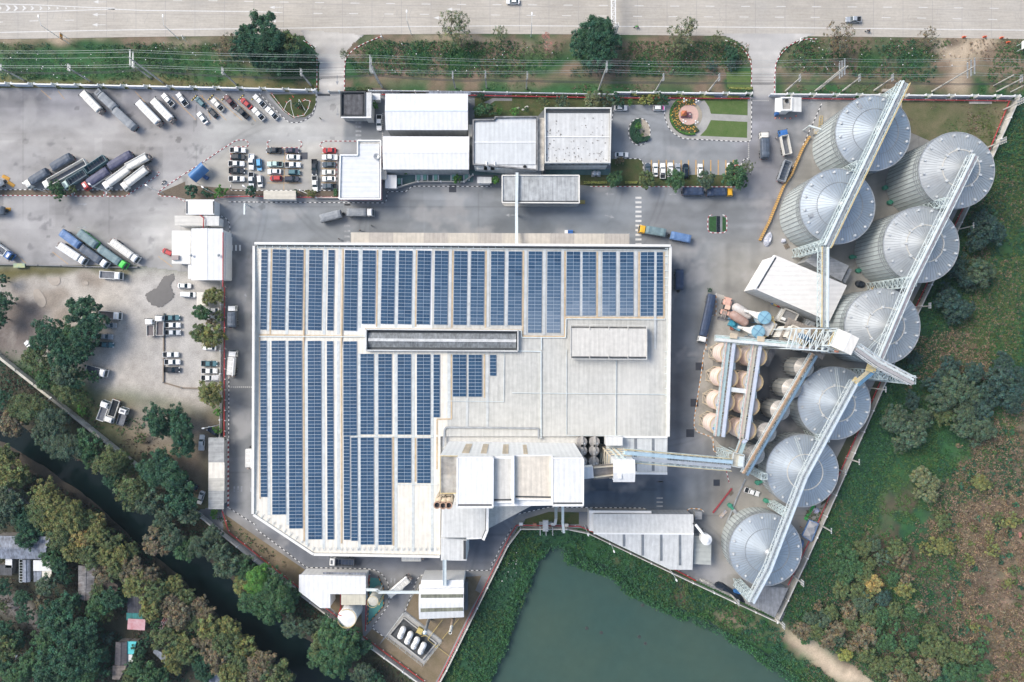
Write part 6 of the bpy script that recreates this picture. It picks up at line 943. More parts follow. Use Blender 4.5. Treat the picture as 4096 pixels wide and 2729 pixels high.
building('shed','dark corrugated shed roof between peach tanks and small silos','shed',[c1(x,y,5)for x,y in((1500,1200),(1610,1250),(1440,1600),(1300,1560))]+[c3(1420,235,5),c3(1290,180,5)][:0],5,mat('roof_dkgrey',(.20,.20,.21),.7,streak='y',var=.25),wallg)
for x,y,l in((1210,985,'leftmost'),):pass
def fan(c,r,x,y,a,lab):
 p=W(c,r,x,y);t=T('aeration_fan',lab,'fan',p,a,'green aeration fans at the silo feet');b=MB();q=rot2(1.6,0,a);b.lathe(p+Vector((0,0,.2)),[(.75,0),(.75,1.1),(.3,1.2)],14);b.box(p+Vector((q[0]*.5,q[1]*.5,.8)),(1.6,.8,1.0),a);t.part('housing',b,mat('fan_green',(.05,.26,.17),.5));b=MB();b.bar(p+Vector((q[0],q[1],.7)),p+Vector((q[0]*2.2,q[1]*2.2,.7)),1.0,.8);t.part('duct',b,steelg)
fan(3,1,1035,120,0,'green fan at the upper foot of the rightmost tall silo');fan(3,1,1078,250,.15,'green fan at the lower foot of the rightmost tall silo');fan(3,1,740,738,0,'green fan at the upper foot of the second right column silo');fan(3,1,795,860,.15,'green fan at the lower foot of the second right column silo');fan(2,2,1945,1388,-.9,'green fan on the ground left of the white pickup by the low silos');fan(2,2,2265,1345,-.3,'green fan below the white pickup by the low silos');fan(2,2,2190,1185,.3,'green fan just above the white pickup by the low silos')
def outline(L,Wd,z,nose=.35,tail=.2,k=.86):
 h=Wd/2;return[(-L/2,-h*k,z),(-L/2+tail,-h,z),(L/2-nose*2,-h,z),(L/2-nose*.5,-h*.86,z),(L/2,-h*.5,z),(L/2,h*.5,z),(L/2-nose*.5,h*.86,z),(L/2-nose*2,h,z),(-L/2+tail,h,z),(-L/2,h*k,z)]
def wheel(x,y,r=.33,w=.22):
 t,rm=MB(),MB();n=14
 for b,rr,ww in((t,r,w),(rm,r*.58,w+.03)):
  loops=[[(x+rr*math.cos(2*PI*i/n),y+s*ww/2,r+rr*math.sin(2*PI*i/n))for i in range(n)]for s in(-1,1)];b.loft(loops)
 return[('wheel',t,rubber,None,0),('rim',rm,steelg,None,1)]
def quadpatch(b,A,B,C,D,ins=.1,off=.025):
 A,B,C,D=map(Vector,(A,B,C,D));c=(A+B+C+D)/4;n=(B-A).cross(D-A).normalized()*off;q=[p+(c-p)*ins+n for p in(A,B,C,D)];b.add(q,[(0,1,2,3)]);return b
def cabin(parts,body,x0,x1,x2,x3,zb,zt,wb,wt,glassm=glass,roofm=None):
 """x0 rear base, x1 rear top, x2 front top, x3 front base"""
 lo=[(x0,-wb,zb),(x3,-wb,zb),(x3,wb,zb),(x0,wb,zb)];hi=[(x1,-wt,zt),(x2,-wt,zt),(x2,wt,zt),(x1,wt,zt)];b=MB();b.taper(lo,hi);parts.append(('cabin',b,body,None,0))
 b=MB();b.taper([(x1-.05,-wt-.02,zt),(x2+.05,-wt-.02,zt),(x2+.05,wt+.02,zt),(x1-.05,wt+.02,zt)],[(x1+.05,-wt+.08,zt+.06),(x2-.08,-wt+.08,zt+.06),(x2-.08,wt-.08,zt+.06),(x1+.05,wt-.08,zt+.06)]);parts.append(('roof',b,roofm or body,None,0))
 b=quadpatch(MB(),lo[1],lo[2],hi[2],hi[1],.07);parts.append(('windscreen',b,glassm,None,0));b=quadpatch(MB(),lo[3],lo[0],hi[0],hi[3],.1);parts.append(('rear_window',b,glassm,None,0))
 for A,B,C,D in((lo[0],lo[1],hi[1],hi[0]),(lo[2],lo[3],hi[3],hi[2])):parts.append(('side_window',quadpatch(MB(),A,B,C,D,.1),glassm,None,0))
def lamps(parts,L,Wd,zf=.68,zr=.8):
 for s in(-1,1):
  b=MB();b.box((L/2-.16,s*Wd*.34,zf+.03),(.34,.34,.16));parts.append(('headlight',b,lampw,None,0));b=MB();b.box((-L/2+.03,s*Wd*.40,zr),(.12,.22,.2));parts.append(('tail_light',b,lampr,None,0))
  b=MB();b.box((L*.16,s*(Wd/2+.1),1.0),(.16,.2,.14));parts.append(('wing_mirror',b,None,None,0))
def car(kind,body,roofm=None,hood=None):
 P_=[];b=MB()
 L,Wd={'sedan':(4.45,1.76),'hatch':(3.95,1.70),'suv':(4.7,1.86),'van':(4.9,1.85)}[kind];zh={'sedan':.86,'hatch':.90,'suv':1.05,'van':1.1}[kind]
 b.loft([outline(L-.1,Wd-.1,.22),outline(L,Wd,.5),outline(L,Wd,zh-.14),outline(L-.22,Wd-.2,zh)]);P_.append(('body',b,body,None,0));w=Wd/2-.12
 if kind=='sedan':cabin(P_,body,-1.75,-1.05,.32,1.08,zh-.01,1.42,w,w-.16,roofm=roofm)
 elif kind=='hatch':cabin(P_,body,-1.85,-1.5,.45,1.2,zh-.01,1.48,w,w-.14,roofm=roofm)
 elif kind=='suv':cabin(P_,body,-2.2,-1.9,.45,1.15,zh-.01,1.78,w,w-.14,roofm=roofm)
 else:cabin(P_,body,-2.35,-2.25,.9,1.6,zh-.01,1.85,w,w-.1,roofm=roofm)
 if hood:b=MB();b.prism([(1.15,-w),(L/2-.35,-w*.85),(L/2-.35,w*.85),(1.15,w)],zh-.02,zh+.02);P_.append(('bonnet',b,hood,None,0))
 lamps(P_,L,Wd);
 for x in(L*.30,-L*.29):
  for s in(-1,1):P_+=wheel(x,s*(Wd/2-.1))
 return P_
def pickup(body,bedm=bedblk,cover=None):
 P_=[];L,Wd=5.2,1.82;h=Wd/2;b=MB();b.loft([outline(L-.1,Wd-.1,.35),outline(L,Wd,.6),outline(L,Wd,.74)]);b.loft([[(.55,-h+.01,.74),(2.0,-h+.03,.74),(2.5,-h*.6,.74),(2.5,h*.6,.74),(2.0,h-.03,.74),(.55,h-.01,.74)],[(.6,-h+.1,1.06),(1.9,-h+.14,1.02),(2.36,-h*.55,.96),(2.36,h*.55,.96),(1.9,h-.14,1.02),(.6,h-.1,1.06)]])
 b.box((-.2,0,.9),(1.9,Wd-.04,.32));P_.append(('body',b,body,None,0));w=h-.09;cabin(P_,body,-1.0,-.85,.42,1.12,1.05,1.68,w,w-.14)
 b=MB()
 for s in(-1,1):b.box((-1.82,s*(h-.05),.95),(1.5,.09,.46))
 b.box((-2.54,0,.95),(.08,Wd-.02,.44));P_.append(('bed_wall',b,body if cover is None else body,None,0));b=MB();b.box((-1.8,0,.78),(1.42,Wd-.2,.05));P_.append(('cargo_bed',b,bedm,None,0))
 lamps(P_,L,Wd,.8,.9)
 for x in(1.6,-1.6):
  for s in(-1,1):P_+=wheel(x,s*(h-.1),.38,.25)
 return P_
def truck(L,cab,cargo,kind='tarp',lens=None,trim_=None,tail=True):
 """kind: tarp | bulk | open | flat ; cab None = trailer"""
 P_=[];Wd=2.45;h=Wd/2;cl=2.1 if cab else.9;xf=L/2;xc=xf-cl;b=MB();b.box((0 if cab else-.2,0,.85),(L-.2,1.0,.35));
 if not cab:b.bar((xf-1.0,-.5,.8),(xf,0,.8),.14);b.bar((xf-1.0,.5,.8),(xf,0,.8),.14)
 P_.append(('chassis',b,chassis,None,0))
 if cab:
  b=MB();pr=[(xc+.1,.7),(xf-.02,.7),(xf,1.5),(xf-.35,2.55),(xf-.6,2.75),(xc+.15,2.7),(xc+.1,2.5)];b.loft([[(x,-h*(.98 if z<2.6 else.88),z)for x,z in pr],[(x,-h*.5,z+(.06 if z>2.6 else 0))for x,z in pr],[(x,h*.5,z+(.06 if z>2.6 else 0))for x,z in pr],[(x,h*(.98 if z<2.6 else.88),z)for x,z in pr]]);P_.append(('cab',b,cab,None,0))
  b=MB();quadpatch(b,(xf,-h*.95,1.5),(xf,h*.95,1.5),(xf-.35,h*.9,2.55),(xf-.35,-h*.9,2.55),.06,.03);P_.append(('windscreen',b,glass,None,0))
  for s in(-1,1):b=MB();b.box((xf-.1,s*(h+.18),2.1),(.12,.3,.5));P_.append(('wing_mirror',b,chassis,None,0));b=MB();b.box((xf+.01,s*.85,1.0),(.08,.4,.22));P_.append(('headlight',b,lampw,None,0));b=MB();b.box((xc+1.2,s*(h*.98+.01),2.0),(.8,.03,.6));P_.append(('side_window',b,glass,None,0))
  b=MB();b.box((xf-1.0,0,2.83),(.7,1.3,.08));P_.append(('roof_hatch',b,trim_ or cab,None,0))
 x0,x1=-L/2+(.15 if kind!='bulk' else.7),xc-.08;ln=x1-x0;xm=(x0+x1)/2
 if kind=='tarp':
  zt=3.2;b=MB();b.box((xm,0,1.65),(ln,Wd,1.2));P_.append(('cargo_box',b,trim_ or bedgrey,None,0));b=MB();n=7;loops=[]
  for k in range(n+1):
   t=k/n;x=x0-.06+(ln+.12)*t;sg=.07*math.sin(t*PI*5);e=.35 if k in(0,n)else 0;dx=.28*(1 if k==0 else-1 if k==n else 0);loops.append([(x,-h-.06,2.0),(x+dx*.3,-h-.05,zt-.25-e),(x+dx,-h*.72,zt-.04+sg-e*.5),(x+dx,0,zt+.10+sg*.5-e*.5),(x+dx,h*.72,zt-.04+sg-e*.5),(x+dx*.3,h+.05,zt-.25-e),(x,h+.06,2.0)])
  b.loft(loops);P_.append(('tarpaulin',b,cargo,None,0))
 elif kind=='bulk':
  zt=3.1;b=MB();sec=[(-h*.55,1.15),(-h,1.9),(-h,2.75),(-h*.66,zt),(h*.66,zt),(h,2.75),(h,1.9),(h*.55,1.15)];b.loft([[(x,y*k,2+(z-2)*k)for y,z in sec]for x,k in((x0,.88),(x0+.25,1),(x1-.25,1),(x1,.9))]);P_.append(('hopper',b,cargo,None,0));n=max(4,int(ln/1.25));b=MB();
  for k in range(n):P_.append(('lid',MB().box((x0+ln*(k+.5)/n,.12,zt+.04),(ln/n*.82,1.25,.08)),mat('lid_pale',(.64,.635,.60),.5,var=.15),None,0))
  b=MB();b.bar((x0-.3,-h*.78,zt+.12),(x1-.1,-h*.78,zt+.12),.34,.34,8);P_.append(('auger_pipe',b,cargo,None,0));b=MB();b.box((x0+ln/2,.95,zt+.02),(ln,.12,.1));b.box((x0+ln/2,-.68,zt+.02),(ln,.1,.1));P_.append(('side_rail',b,offw,None,0))
  b=MB();b.box((x0-.35,.1,1.6),(.7,1.6,1.4));b.bar((x0-.5,-.8,1.0),(x0-.3,-.6,3.1),.3);b.box((x0-.55,.4,2.5),(.35,.8,.4));P_.append(('discharge_gear',b,mat('gear_rusty',(.16,.13,.12),.7,scale=2,col2=(.34,.30,.27)),None,0))
 else:
  zw_=2.9 if kind=='open' else 1.75;b=MB()
  for s in(-1,1):b.box((xm,s*(h-.05),(1.15+zw_)/2),(ln,.12,zw_-1.15))
  b.box((x0+.06,0,(1.15+zw_)/2),(.12,Wd-.2,zw_-1.16));b.box((x1-.06,0,(1.15+zw_)/2+.05),(.12,Wd-.2,zw_-1.06));P_.append(('cargo_wall',b,trim_ or cargo,None,0));b=MB();b.box((xm,0,1.2),(ln-.2,Wd-.24,.1))
  P_.append(('cargo_floor',b,cargo if trim_ else bedgrey,None,0))
  if kind=='open':
   b=MB()
   for k in range(int(ln/1.1)):b.bar((x0+.6+1.1*k,-h+.1,zw_),(x0+.6+1.1*k,h-.1,zw_),.08)
   if(trim_ or cargo)is not offw:P_.append(('tarp_bow',b,bedgrey,None,0))
 if tail:
  for s in(-1,1):b=MB();b.box((-L/2+.06,s*.9,1.0),(.1,.4,.18));P_.append(('tail_light',b,lampr,None,0))
 xs=([xf-1.1]if cab else[xf-2.0])+[-L/2+1.3,-L/2+2.5]
 for x in xs:
  for s in(-1,1):P_+=wheel(x,s*(h-.17),.48,.34)
 return P_
VC={}
def place(key,build,name,label,cat,loc,rz,group=None):
 if key not in VC:
  out=[]
  for nm,b,m,_,sub in build():out.append((nm,b.mesh(nm,m or chassis),sub))
  VC[key]=out
 o=tag(link(name,None,loc,rz),label,cat,group);last=None
 for nm,me,sub in VC[key]:q=link(nm,me,parent=last if sub else o);last=q if not sub else last
 return o
COLS=dict(white=white,silver=silver,black=black,grey=grey,red=redp,maroon=maroon,blue=bluep,navy=navyc,teal=teal,purple=purple,palegreen=palegreen,offwhite=offw)
def V(kind,col,c,r,xf,yf,xr,yr,label,group=None,**k):
 a,b=W(c,r,xf,yf,.8),W(c,r,xr,yr,.8);m=(a+b)/2;rz=math.atan2(a.y-b.y,a.x-b.x);loc=(m.x,m.y,.03);body=COLS[col]
 if kind=='pickup':return place((kind,col,k.get('bed')),lambda:pickup(body,k.get('bed')or bedblk),'pickup_truck',label,'pickup',loc,rz,group)
 return place((kind,col,str(k.get('hood'))),lambda:car(kind,body,hood=k.get('hood')),{'sedan':'sedan_car','hatch':'hatchback_car','suv':'estate_car','van':'van'}[kind],label,'van' if kind=='van' else 'car',loc,rz,group)
def TR(kind,cab,cargo,c,r,xf,yf,xr,yr,label,group=None,trim=None,name=None,c2=None):
 a=W(c,r,xf,yf,2.4);b=W(*(c2 or(c,r)),xr,yr,2.4);m=(a+b)/2;rz=math.atan2(a.y-b.y,a.x-b.x);L=round((a-b).length,1)
 nm=name or('cargo_trailer' if cab is None else{'tarp':'covered_truck','bulk':'bulk_truck','open':'open_truck','flat':'flatbed_truck'}[kind])
 return place((kind,L,cab and cab.name,cargo.name,trim and trim.name),lambda:truck(L,cab,cargo,kind,trim_=trim),nm,label,'trailer' if cab is None else 'truck',(m.x,m.y,.03),rz,group)
GY='trucks parked in the west yard';GD='cars parked aslant along the upper wall';GC='cars in the kerbed car park';GV='cars in the visitor bays';GL='vehicles in the dirt lot'
TR('bulk',offw,offw,0,0,728,822,905,1003,'leftmost white bulk truck of the upper yard, beside the grey covered truck',GY);TR('tarp',tarpgrey,tarpgrey,0,0,855,808,1035,975,'grey covered truck with a matching trailer behind it, near the upper wall',GY,trim=concd);TR('tarp',None,tarpgrey,0,0,1005,965,1205,1150,'grey covered trailer hitched behind the grey truck near the upper wall',GY,trim=concd)
TR('bulk',white,white,0,0,1228,905,1430,1112,'white bulk truck with a long smooth lid, left of two by the upper wall',GY);TR('bulk',offw,white,0,0,1360,890,1545,1082,'off white bulk truck with square lids, right of two by the upper wall',GY)
V('pickup','white',0,0,1455,845,1555,950,'white pickup with a black bed, leftmost of the aslant parked cars',GD);V('pickup','silver',0,0,1590,838,1678,950,'silver pickup with a black bed, second of the aslant parked cars',GD);V('hatch','teal',0,0,1755,875,1835,955,'dark teal hatchback behind a striped wheel stop near the upper wall',GD);V('pickup','offwhite',0,0,1895,885,2005,995,'off white pickup with a loaded bed among the aslant cars',GD);V('pickup','maroon',0,0,2012,855,2110,965,'dark maroon pickup among the aslant parked cars',GD);V('sedan','red',0,0,2162,885,2250,970,'dark red sedan among the aslant cars near the upper wall',GD);V('hatch','black',0,0,1865,968,1945,1052,'small black hatchback in the second aslant row',GD);V('sedan','white',0,0,1775,1010,1850,1105,'white sedan, lowest of the aslant cars, beside the dark drain line',GD);V('pickup','black',0,0,2112,952,2222,1058,'all black pickup in the second aslant row',GD);V('pickup','white',1,0,-22,850,85,962,'white pickup with black bed nearest the striped garden kerb, upper',GD);V('pickup','white',1,0,88,962,195,1068,'white pickup lying along the striped garden kerb, rightmost aslant car',GD);V('pickup','white',1,0,-30,970,72,1075,'white pickup in the second aslant row, left of the rightmost one',GD)
TR('tarp',None,tarpdark,0,0,440,1520,640,1400,'blue grey covered trailer, uppermost at the left of the angled truck cluster',GY);TR('tarp',offw,tarpdark,0,1,222,95,430,-35,'covered truck with a grimy white cab, leftmost of the truck cluster',GY);TR('open',white,offw,0,1,385,100,770,-118,'long open cream truck with a white cab in the angled cluster',GY);TR('open',None,tarpdark,0,0,750,1545,945,1415,'open dark trailer with a blue rim in the truck cluster',GY,trim=teal);TR('open',palegreen,tarpdark,0,1,560,105,770,-25,'open dark truck with a pale green cab behind the bushy tree',GY,trim=tarpgreen);TR('tarp',None,tarppurp,0,0,952,1515,1180,1378,'purple navy covered trailer at the top of the truck cluster',GY);TR('tarp',redp,tarppurp,0,1,738,112,975,-45,'purple navy covered truck with a red and white cab',GY,trim=white);TR('bulk',None,offw,0,0,1115,1515,1335,1395,'cream bulk trailer alone at the cluster\'s upper right',GY);TR('bulk',white,offw,0,1,925,110,1165,-65,'cream bulk truck with white cab, second from the right of the cluster',GY);TR('bulk',offw,offw,0,1,1090,115,1325,-65,'cream bulk truck nearest the slanting red and white kerb',GY)
TR('tarp',None,tarpblue,0,1,735,650,545,510,'blue covered trailer with a dark spot, upper left of the lower truck group',GY);TR('bulk',white,white,0,1,760,780,520,620,'white bulk truck, leftmost in front of the low kerb wall',GY);TR('tarp',None,tarpgreen,0,1,885,650,705,510,'grey green covered trailer with a bright green end',GY,trim=greenp);TR('tarp',white,tarpdark,0,1,955,810,725,645,'slate covered truck with a white cab by the low kerb wall',GY);TR('tarp',greenp,tarpgreen,0,1,1125,820,885,650,'covered truck with a bright green cab by the low kerb wall',GY);TR('bulk',white,offw,0,1,1230,765,985,585,'white bulk truck standing alone at the right of the lower truck group',GY);TR('open',truckblue,tarpdark,0,1,100,740,-110,590,'truck with a blue and white cab cut by the left edge',GY,trim=white)
TR('flat',white,bedgrey,0,1,1085,905,875,890,'white cab flatbed alone on the dirt lot below the low kerb wall',GL,trim=white);TR('flat',white,bedbrown,0,1,1075,1265,865,1248,'white truck with a tilted cab half under the big lot tree',GL,trim=offw);V('sedan','silver',0,1,1035,1348,930,1348,'silver sedan peeking from under the big lot tree',GL);V('pickup','silver',0,1,1000,1452,885,1445,'silver estate car parked under the big lot tree',GL);V('pickup','teal',0,1,1010,1525,890,1518,'dark teal pickup, lowest under the big lot tree',GL)
V('hatch','red',0,1,1455,672,1555,715,'bright red hatchback half under the lower gatehouse roof');V('sedan','white',0,1,1715,995,1588,992,'white sedan parked just below the large gatehouse',GL);V('van','white',0,1,1762,1076,1620,1070,'long white van beside the small cream awning',GL)
TR('flat',white,bedbrown,0,1,1335,1285,1335,1448,'dump truck with a grey bed, left of two by the low kerb',GL,trim=offw);TR('flat',white,bedbrown,0,1,1424,1255,1420,1442,'dump truck with a brown bed, right of two by the low kerb',GL,trim=offw)
V('pickup','teal',0,1,1608,1280,1478,1282,'teal pickup, topmost along the low kerb in the dirt lot',GL);V('pickup','white',0,1,1616,1346,1482,1346,'white pickup just below the teal one along the low kerb',GL);V('pickup','silver',0,1,1620,1412,1480,1412,'silver pickup, third along the low kerb in the dirt lot',GL);V('pickup','white',0,2,1605,42,1460,42,'white pickup, topmost of the lower three along the low kerb',GL);V('pickup','white',0,2,1617,108,1475,108,'white pickup directly above the dark one along the low kerb',GL);V('pickup','black',0,2,1610,178,1472,178,'dark pickup, lowest along the low kerb in the dirt lot',GL);V('pickup','teal',0,2,1948,124,1808,122,'teal pickup with junk in its bed by the red pipe wall',GL);V('pickup','white',0,2,1946,188,1810,187,'white pickup below the teal one by the red pipe wall',GL);V('pickup','white',0,2,1945,250,1805,250,'white pickup with a sheet over its bonnet by the red pipe wall',GL)
b=MB();b.loft([[W(0,2,1895,228,1.3),W(0,2,1975,222,.4),W(0,2,1985,250,.4),W(0,2,1965,282,.4),W(0,2,1895,278,1.3)],[W(0,2,1900,238,1.5),W(0,2,1955,236,1.3),W(0,2,1962,250,1.3),W(0,2,1950,268,1.3),W(0,2,1900,268,1.5)]]);solo('cover_sheet',b,mat('cover_sheet',(.62,.62,.62),.8,scale=2),'grey cloth sheet draped over the bonnet of a white pickup','cloth')
V('sedan','white',0,1,1850,1212,1962,1214,'white sedan mostly hidden by leaves beside the red pipe wall',GL);V('sedan','white',0,1,1850,1275,1960,1278,'second white car under the same leafy tree by the red pipe wall',GL);V('sedan','white',0,1,1820,1545,1935,1550,'white car under the lower yellow green tree by the red pipe wall',GL);V('sedan','white',0,1,238,1505,300,1568,'white car nose out from under trees at the far left of the lot',GL)
TR('tarp',white,tarpdark,0,1,2078,1165,2078,1372,'slate covered truck with a white cab on the perimeter lane');TR('bulk',white,white,0,2,2085,5,2066,245,'white bulk truck on the perimeter lane beside the red pipe');TR('bulk',None,white,0,2,2236,860,2234,1068,'white bulk trailer parked tight against the factory\'s left wall')
TR('flat',white,tarpdark,0,2,948,215,750,165,'white truck with its cab tipped forward under the lot trees',GL,trim=offw);TR('flat',white,bedgrey,0,2,945,460,878,640,'grey bed truck with cab up, left of three by the canal wall',GL,trim=white);TR('flat',white,bedblk,0,2,962,655,1030,448,'black bed truck with cab down, middle of three by the canal wall',GL,trim=offw);TR('flat',white,bedgrey,0,2,1110,520,1058,682,'flatbed with a slatted grey bed, right of three by the canal wall',GL,trim=bedgrey)
V('pickup','white',0,2,1812,760,1806,900,'white double cab pickup above the long banded car shed',GL,bed=white);V('sedan','white',0,2,1782,1375,1815,1272,'white sedan at the tree edge left of the long car shed',GL);V('sedan','black',0,2,1580,1095,1640,1130,'dark car under the casuarina trees, upper of two',GL);V('sedan','navy',0,2,1690,1200,1745,1230,'dark car under the casuarina trees, lower of two',GL);V('pickup','navy',0,2,1860,700,1985,770,'dark pickup with a pole across it above the car shed',GL)
for k in(
('pickup','white',0,0,2205,1348,2060,1346,'white pickup, top of the left column in the car park'),('suv','black',0,0,2197,1408,2072,1408,'black estate car, second in the left column of the car park'),('pickup','white',0,0,2192,1468,2048,1468,'white pickup, third in the left column of the car park'),('pickup','black',0,0,2196,1532,2052,1530,'black pickup, fourth in the left column of the car park'),('pickup','white',0,1,2192,36,2052,36,'white pickup, bottom of the left column in the car park'),
('pickup','silver',0,1,2252,115,2254,-20,'silver pickup in the double parked file, below the white pickup'),('hatch','blue',1,0,33,1528,25,1424,'sky blue hatchback in the double parked file'),('hatch','white',1,1,40,110,30,0,'white hatchback below the sky blue one'),
('pickup','black',1,0,92,1347,230,1349,'dark pickup at the top left of the middle car block'),('sedan','purple',1,0,382,1350,265,1348,'dark purple sedan at the top right of the middle block'),('sedan','white',1,0,396,1410,272,1408,'white sedan just below the dark purple one'),('pickup','palegreen',1,0,103,1470,236,1473,'pale green pickup in the left of the middle block'),('pickup','white',1,0,400,1478,262,1478,'white pickup facing right in the middle block'),('sedan','white',1,0,105,1536,222,1538,'white sedan below the pale green pickup'),('hatch','teal',1,0,398,1546,286,1545,'dark green hatchback in the middle block\'s right column'),('hatch','red',1,1,126,31,230,31,'red hatchback, lowest left of the middle block'),('suv','navy',1,1,378,37,268,37,'dark navy estate car, lowest right of the middle block'),
('pickup','black',1,0,523,1566,524,1432,'black pickup parked nose down between the car blocks'),('pickup','white',1,1,532,148,526,14,'white pickup with black bed parked nose down, below the black one'),
('sedan','red',1,0,597,1350,717,1350,'red sedan, top of the right column by the canteen'),('pickup','white',1,0,597,1410,725,1410,'white pickup with a white bed, second by the canteen'),('sedan','grey',1,0,598,1476,710,1475,'dark grey sedan, third in the column by the canteen'),('sedan','offwhite',1,0,593,1544,710,1545,'off white sedan, fourth in the column by the canteen'),('sedan','white',1,1,595,35,714,35,'white sedan, fifth in the column by the canteen'),('pickup','grey',1,1,590,100,725,102,'dark grey pickup, bottom of the column by the canteen')):
 V(*k,GC,**({'bed':white}if 'white bed' in k[-1]else{}))
V('pickup','white',0,0,2252,1520,2256,1382,'white pickup with an empty white bed, left of the sky blue hatchback',GC,bed=white);V('pickup','white',1,0,1104,1166,1104,1034,'white pickup with a black bed beside the guard post tree')
V('sedan','white',2,0,1033,968,915,966,'white sedan under the garden tree, facing the pink and white car',GV);V('hatch','white',2,0,1370,970,1266,970,'white hatchback with a pink bonnet beside the round shrine bed',GV,hood=pink);V('sedan','white',2,0,1046,1388,920,1388,'white sedan alone above the lawn left of the visitor bays',GV)
for x,y,cl,kd,l in((1217,1462,'grey','sedan','grey sedan, first from the left of the visitor bays'),(1285,1464,'white','sedan','white sedan, second from the left of the visitor bays'),(1350,1462,'white','pickup','white pickup with black bed, third in the visitor bays'),(1418,1460,'white','suv','white estate car, fourth in the visitor bays'),(1486,1468,'silver','sedan','silver grey sedan, fifth in the visitor bays'),(1555,1469,'black','suv','black estate car, sixth in the visitor bays'),(1687,1470,'white','sedan','white sedan alone between two empty visitor bays'),(1950,1463,'white','suv','white estate car under the tree at the right of the visitor bays'),(2016,1478,'red','sedan','bright red sedan, rightmost in the visitor bays')):
 V(kd,cl,2,0,x,y,x,y+{'sedan':118,'pickup':140,'suv':126}[kd],l,GV)
TR('tarp',white,tarpgrey,1,1,1052,335,808,336,'grey covered truck with a white cab driving right above the factory');TR('tarp',None,tarpgrey,1,1,790,340,570,395,'grey covered trailer swinging behind the white cabbed truck');TR('tarp',None,tarpnavy,2,1,1745,147,1530,148,'navy covered trailer behind the yellow cabbed truck by the tree row');TR('tarp',yellow,tarpnavy,2,1,1985,152,1748,152,'navy covered truck with a yellow cab by the tree row');TR('tarp',yellow,tarpgreen,2,1,1138,480,1382,522,'green grey covered truck with a yellow cab on the crossing');TR('tarp',None,tarpblue,2,1,1398,535,1605,578,'light blue covered trailer behind the yellow cabbed truck on the crossing');TR('tarp',None,tarpnavy,2,1,1498,1055,1500,842,'dark navy covered trailer against the factory\'s right wall')
TR('tarp',white,tarpnavy,2,1,1698,1502,1795,1065,'long navy covered truck with a white cab beside the wheel loader');TR('tarp',offw,tarpdark,3,0,-30,1180,-25,1420,'slate covered truck with a white cab on the right gate lane');TR('open',truckblue,offw,3,0,135,1158,180,1388,'open blue cabbed truck heading up the right gate lane');TR('open',None,tarpdark,3,0,190,1420,118,1625,'open pale rimmed trailer below the blue cabbed truck on the gate lane',trim=silver)
TR('open',white,tarpnavy,1,3,652,488,882,500,'white cabbed truck with a dark open bed on the lower lane',trim=bedgrey);TR('bulk',None,offw,1,3,1280,450,1502,450,'white bulk trailer parked under the factory\'s lower eave');TR('bulk',offw,white,1,3,1180,800,1380,630,'white bulk truck reversing past the green pit in the corner yard');V('pickup','white',2,2,2218,1295,2080,1248,'white pickup with a black bed between the low silos')
TR('bulk',None,white,0,1,32,40,-170,150,'white trailer cut by the left edge beside yellow ramps');TR('tarp',None,tarpgrey,0,1,50,316,-150,310,'grey trailer with an orange arm cut by the left edge');
V('sedan','white',1,0,2235,12,2370,12,'white car on the highway cut by the top edge');V('pickup','silver',3,0,690,176,838,176,'silver pickup with a black bed driving left on the highway')
for c,r,x,y,a,l in((0,1,60,28,-.5,'upper yellow loading ramp at the left edge of the truck park'),(0,1,105,86,-.6,'lower orange loading ramp at the left edge of the truck park'),(0,1,68,310,0,'orange arm lying before the grey trailer at the left edge')):
 p=W(c,r,x,y);b=MB();q=rot2(1.1,0,a);b.taper([p+Vector((*rot2(*v,a),.04))for v in((-1.1,-.6),(1.1,-.6),(1.1,.6),(-1.1,.6))],[p+Vector((*rot2(u,v,a),z))for u,v,z in((-1.1,-.5,.7),(1.1,-.5,.15),(1.1,.5,.15),(-1.1,.5,.7))]);solo('loading_ramp',b,mat('ramp_orange',(.68,.34,.04),.6,var=.2),l,'ramp')
b=MB();p=W(0,1,192,815);b.loft([[p+Vector((x,y,.15))for x,y in((-1.6,-.5),(1.6,-.5),(1.6,.5),(-1.6,.5))],[p+Vector((x,y,1.1))for x,y in((-1.9,-.7),(1.9,-.7),(1.9,.7),(-1.9,.7))]]);solo('waste_skip',b,mat('skip_green',(.18,.30,.24),.6,col2=(.45,.42,.14),scale=.7),'green and yellow waste skip on the low kerb wall at left','skip')
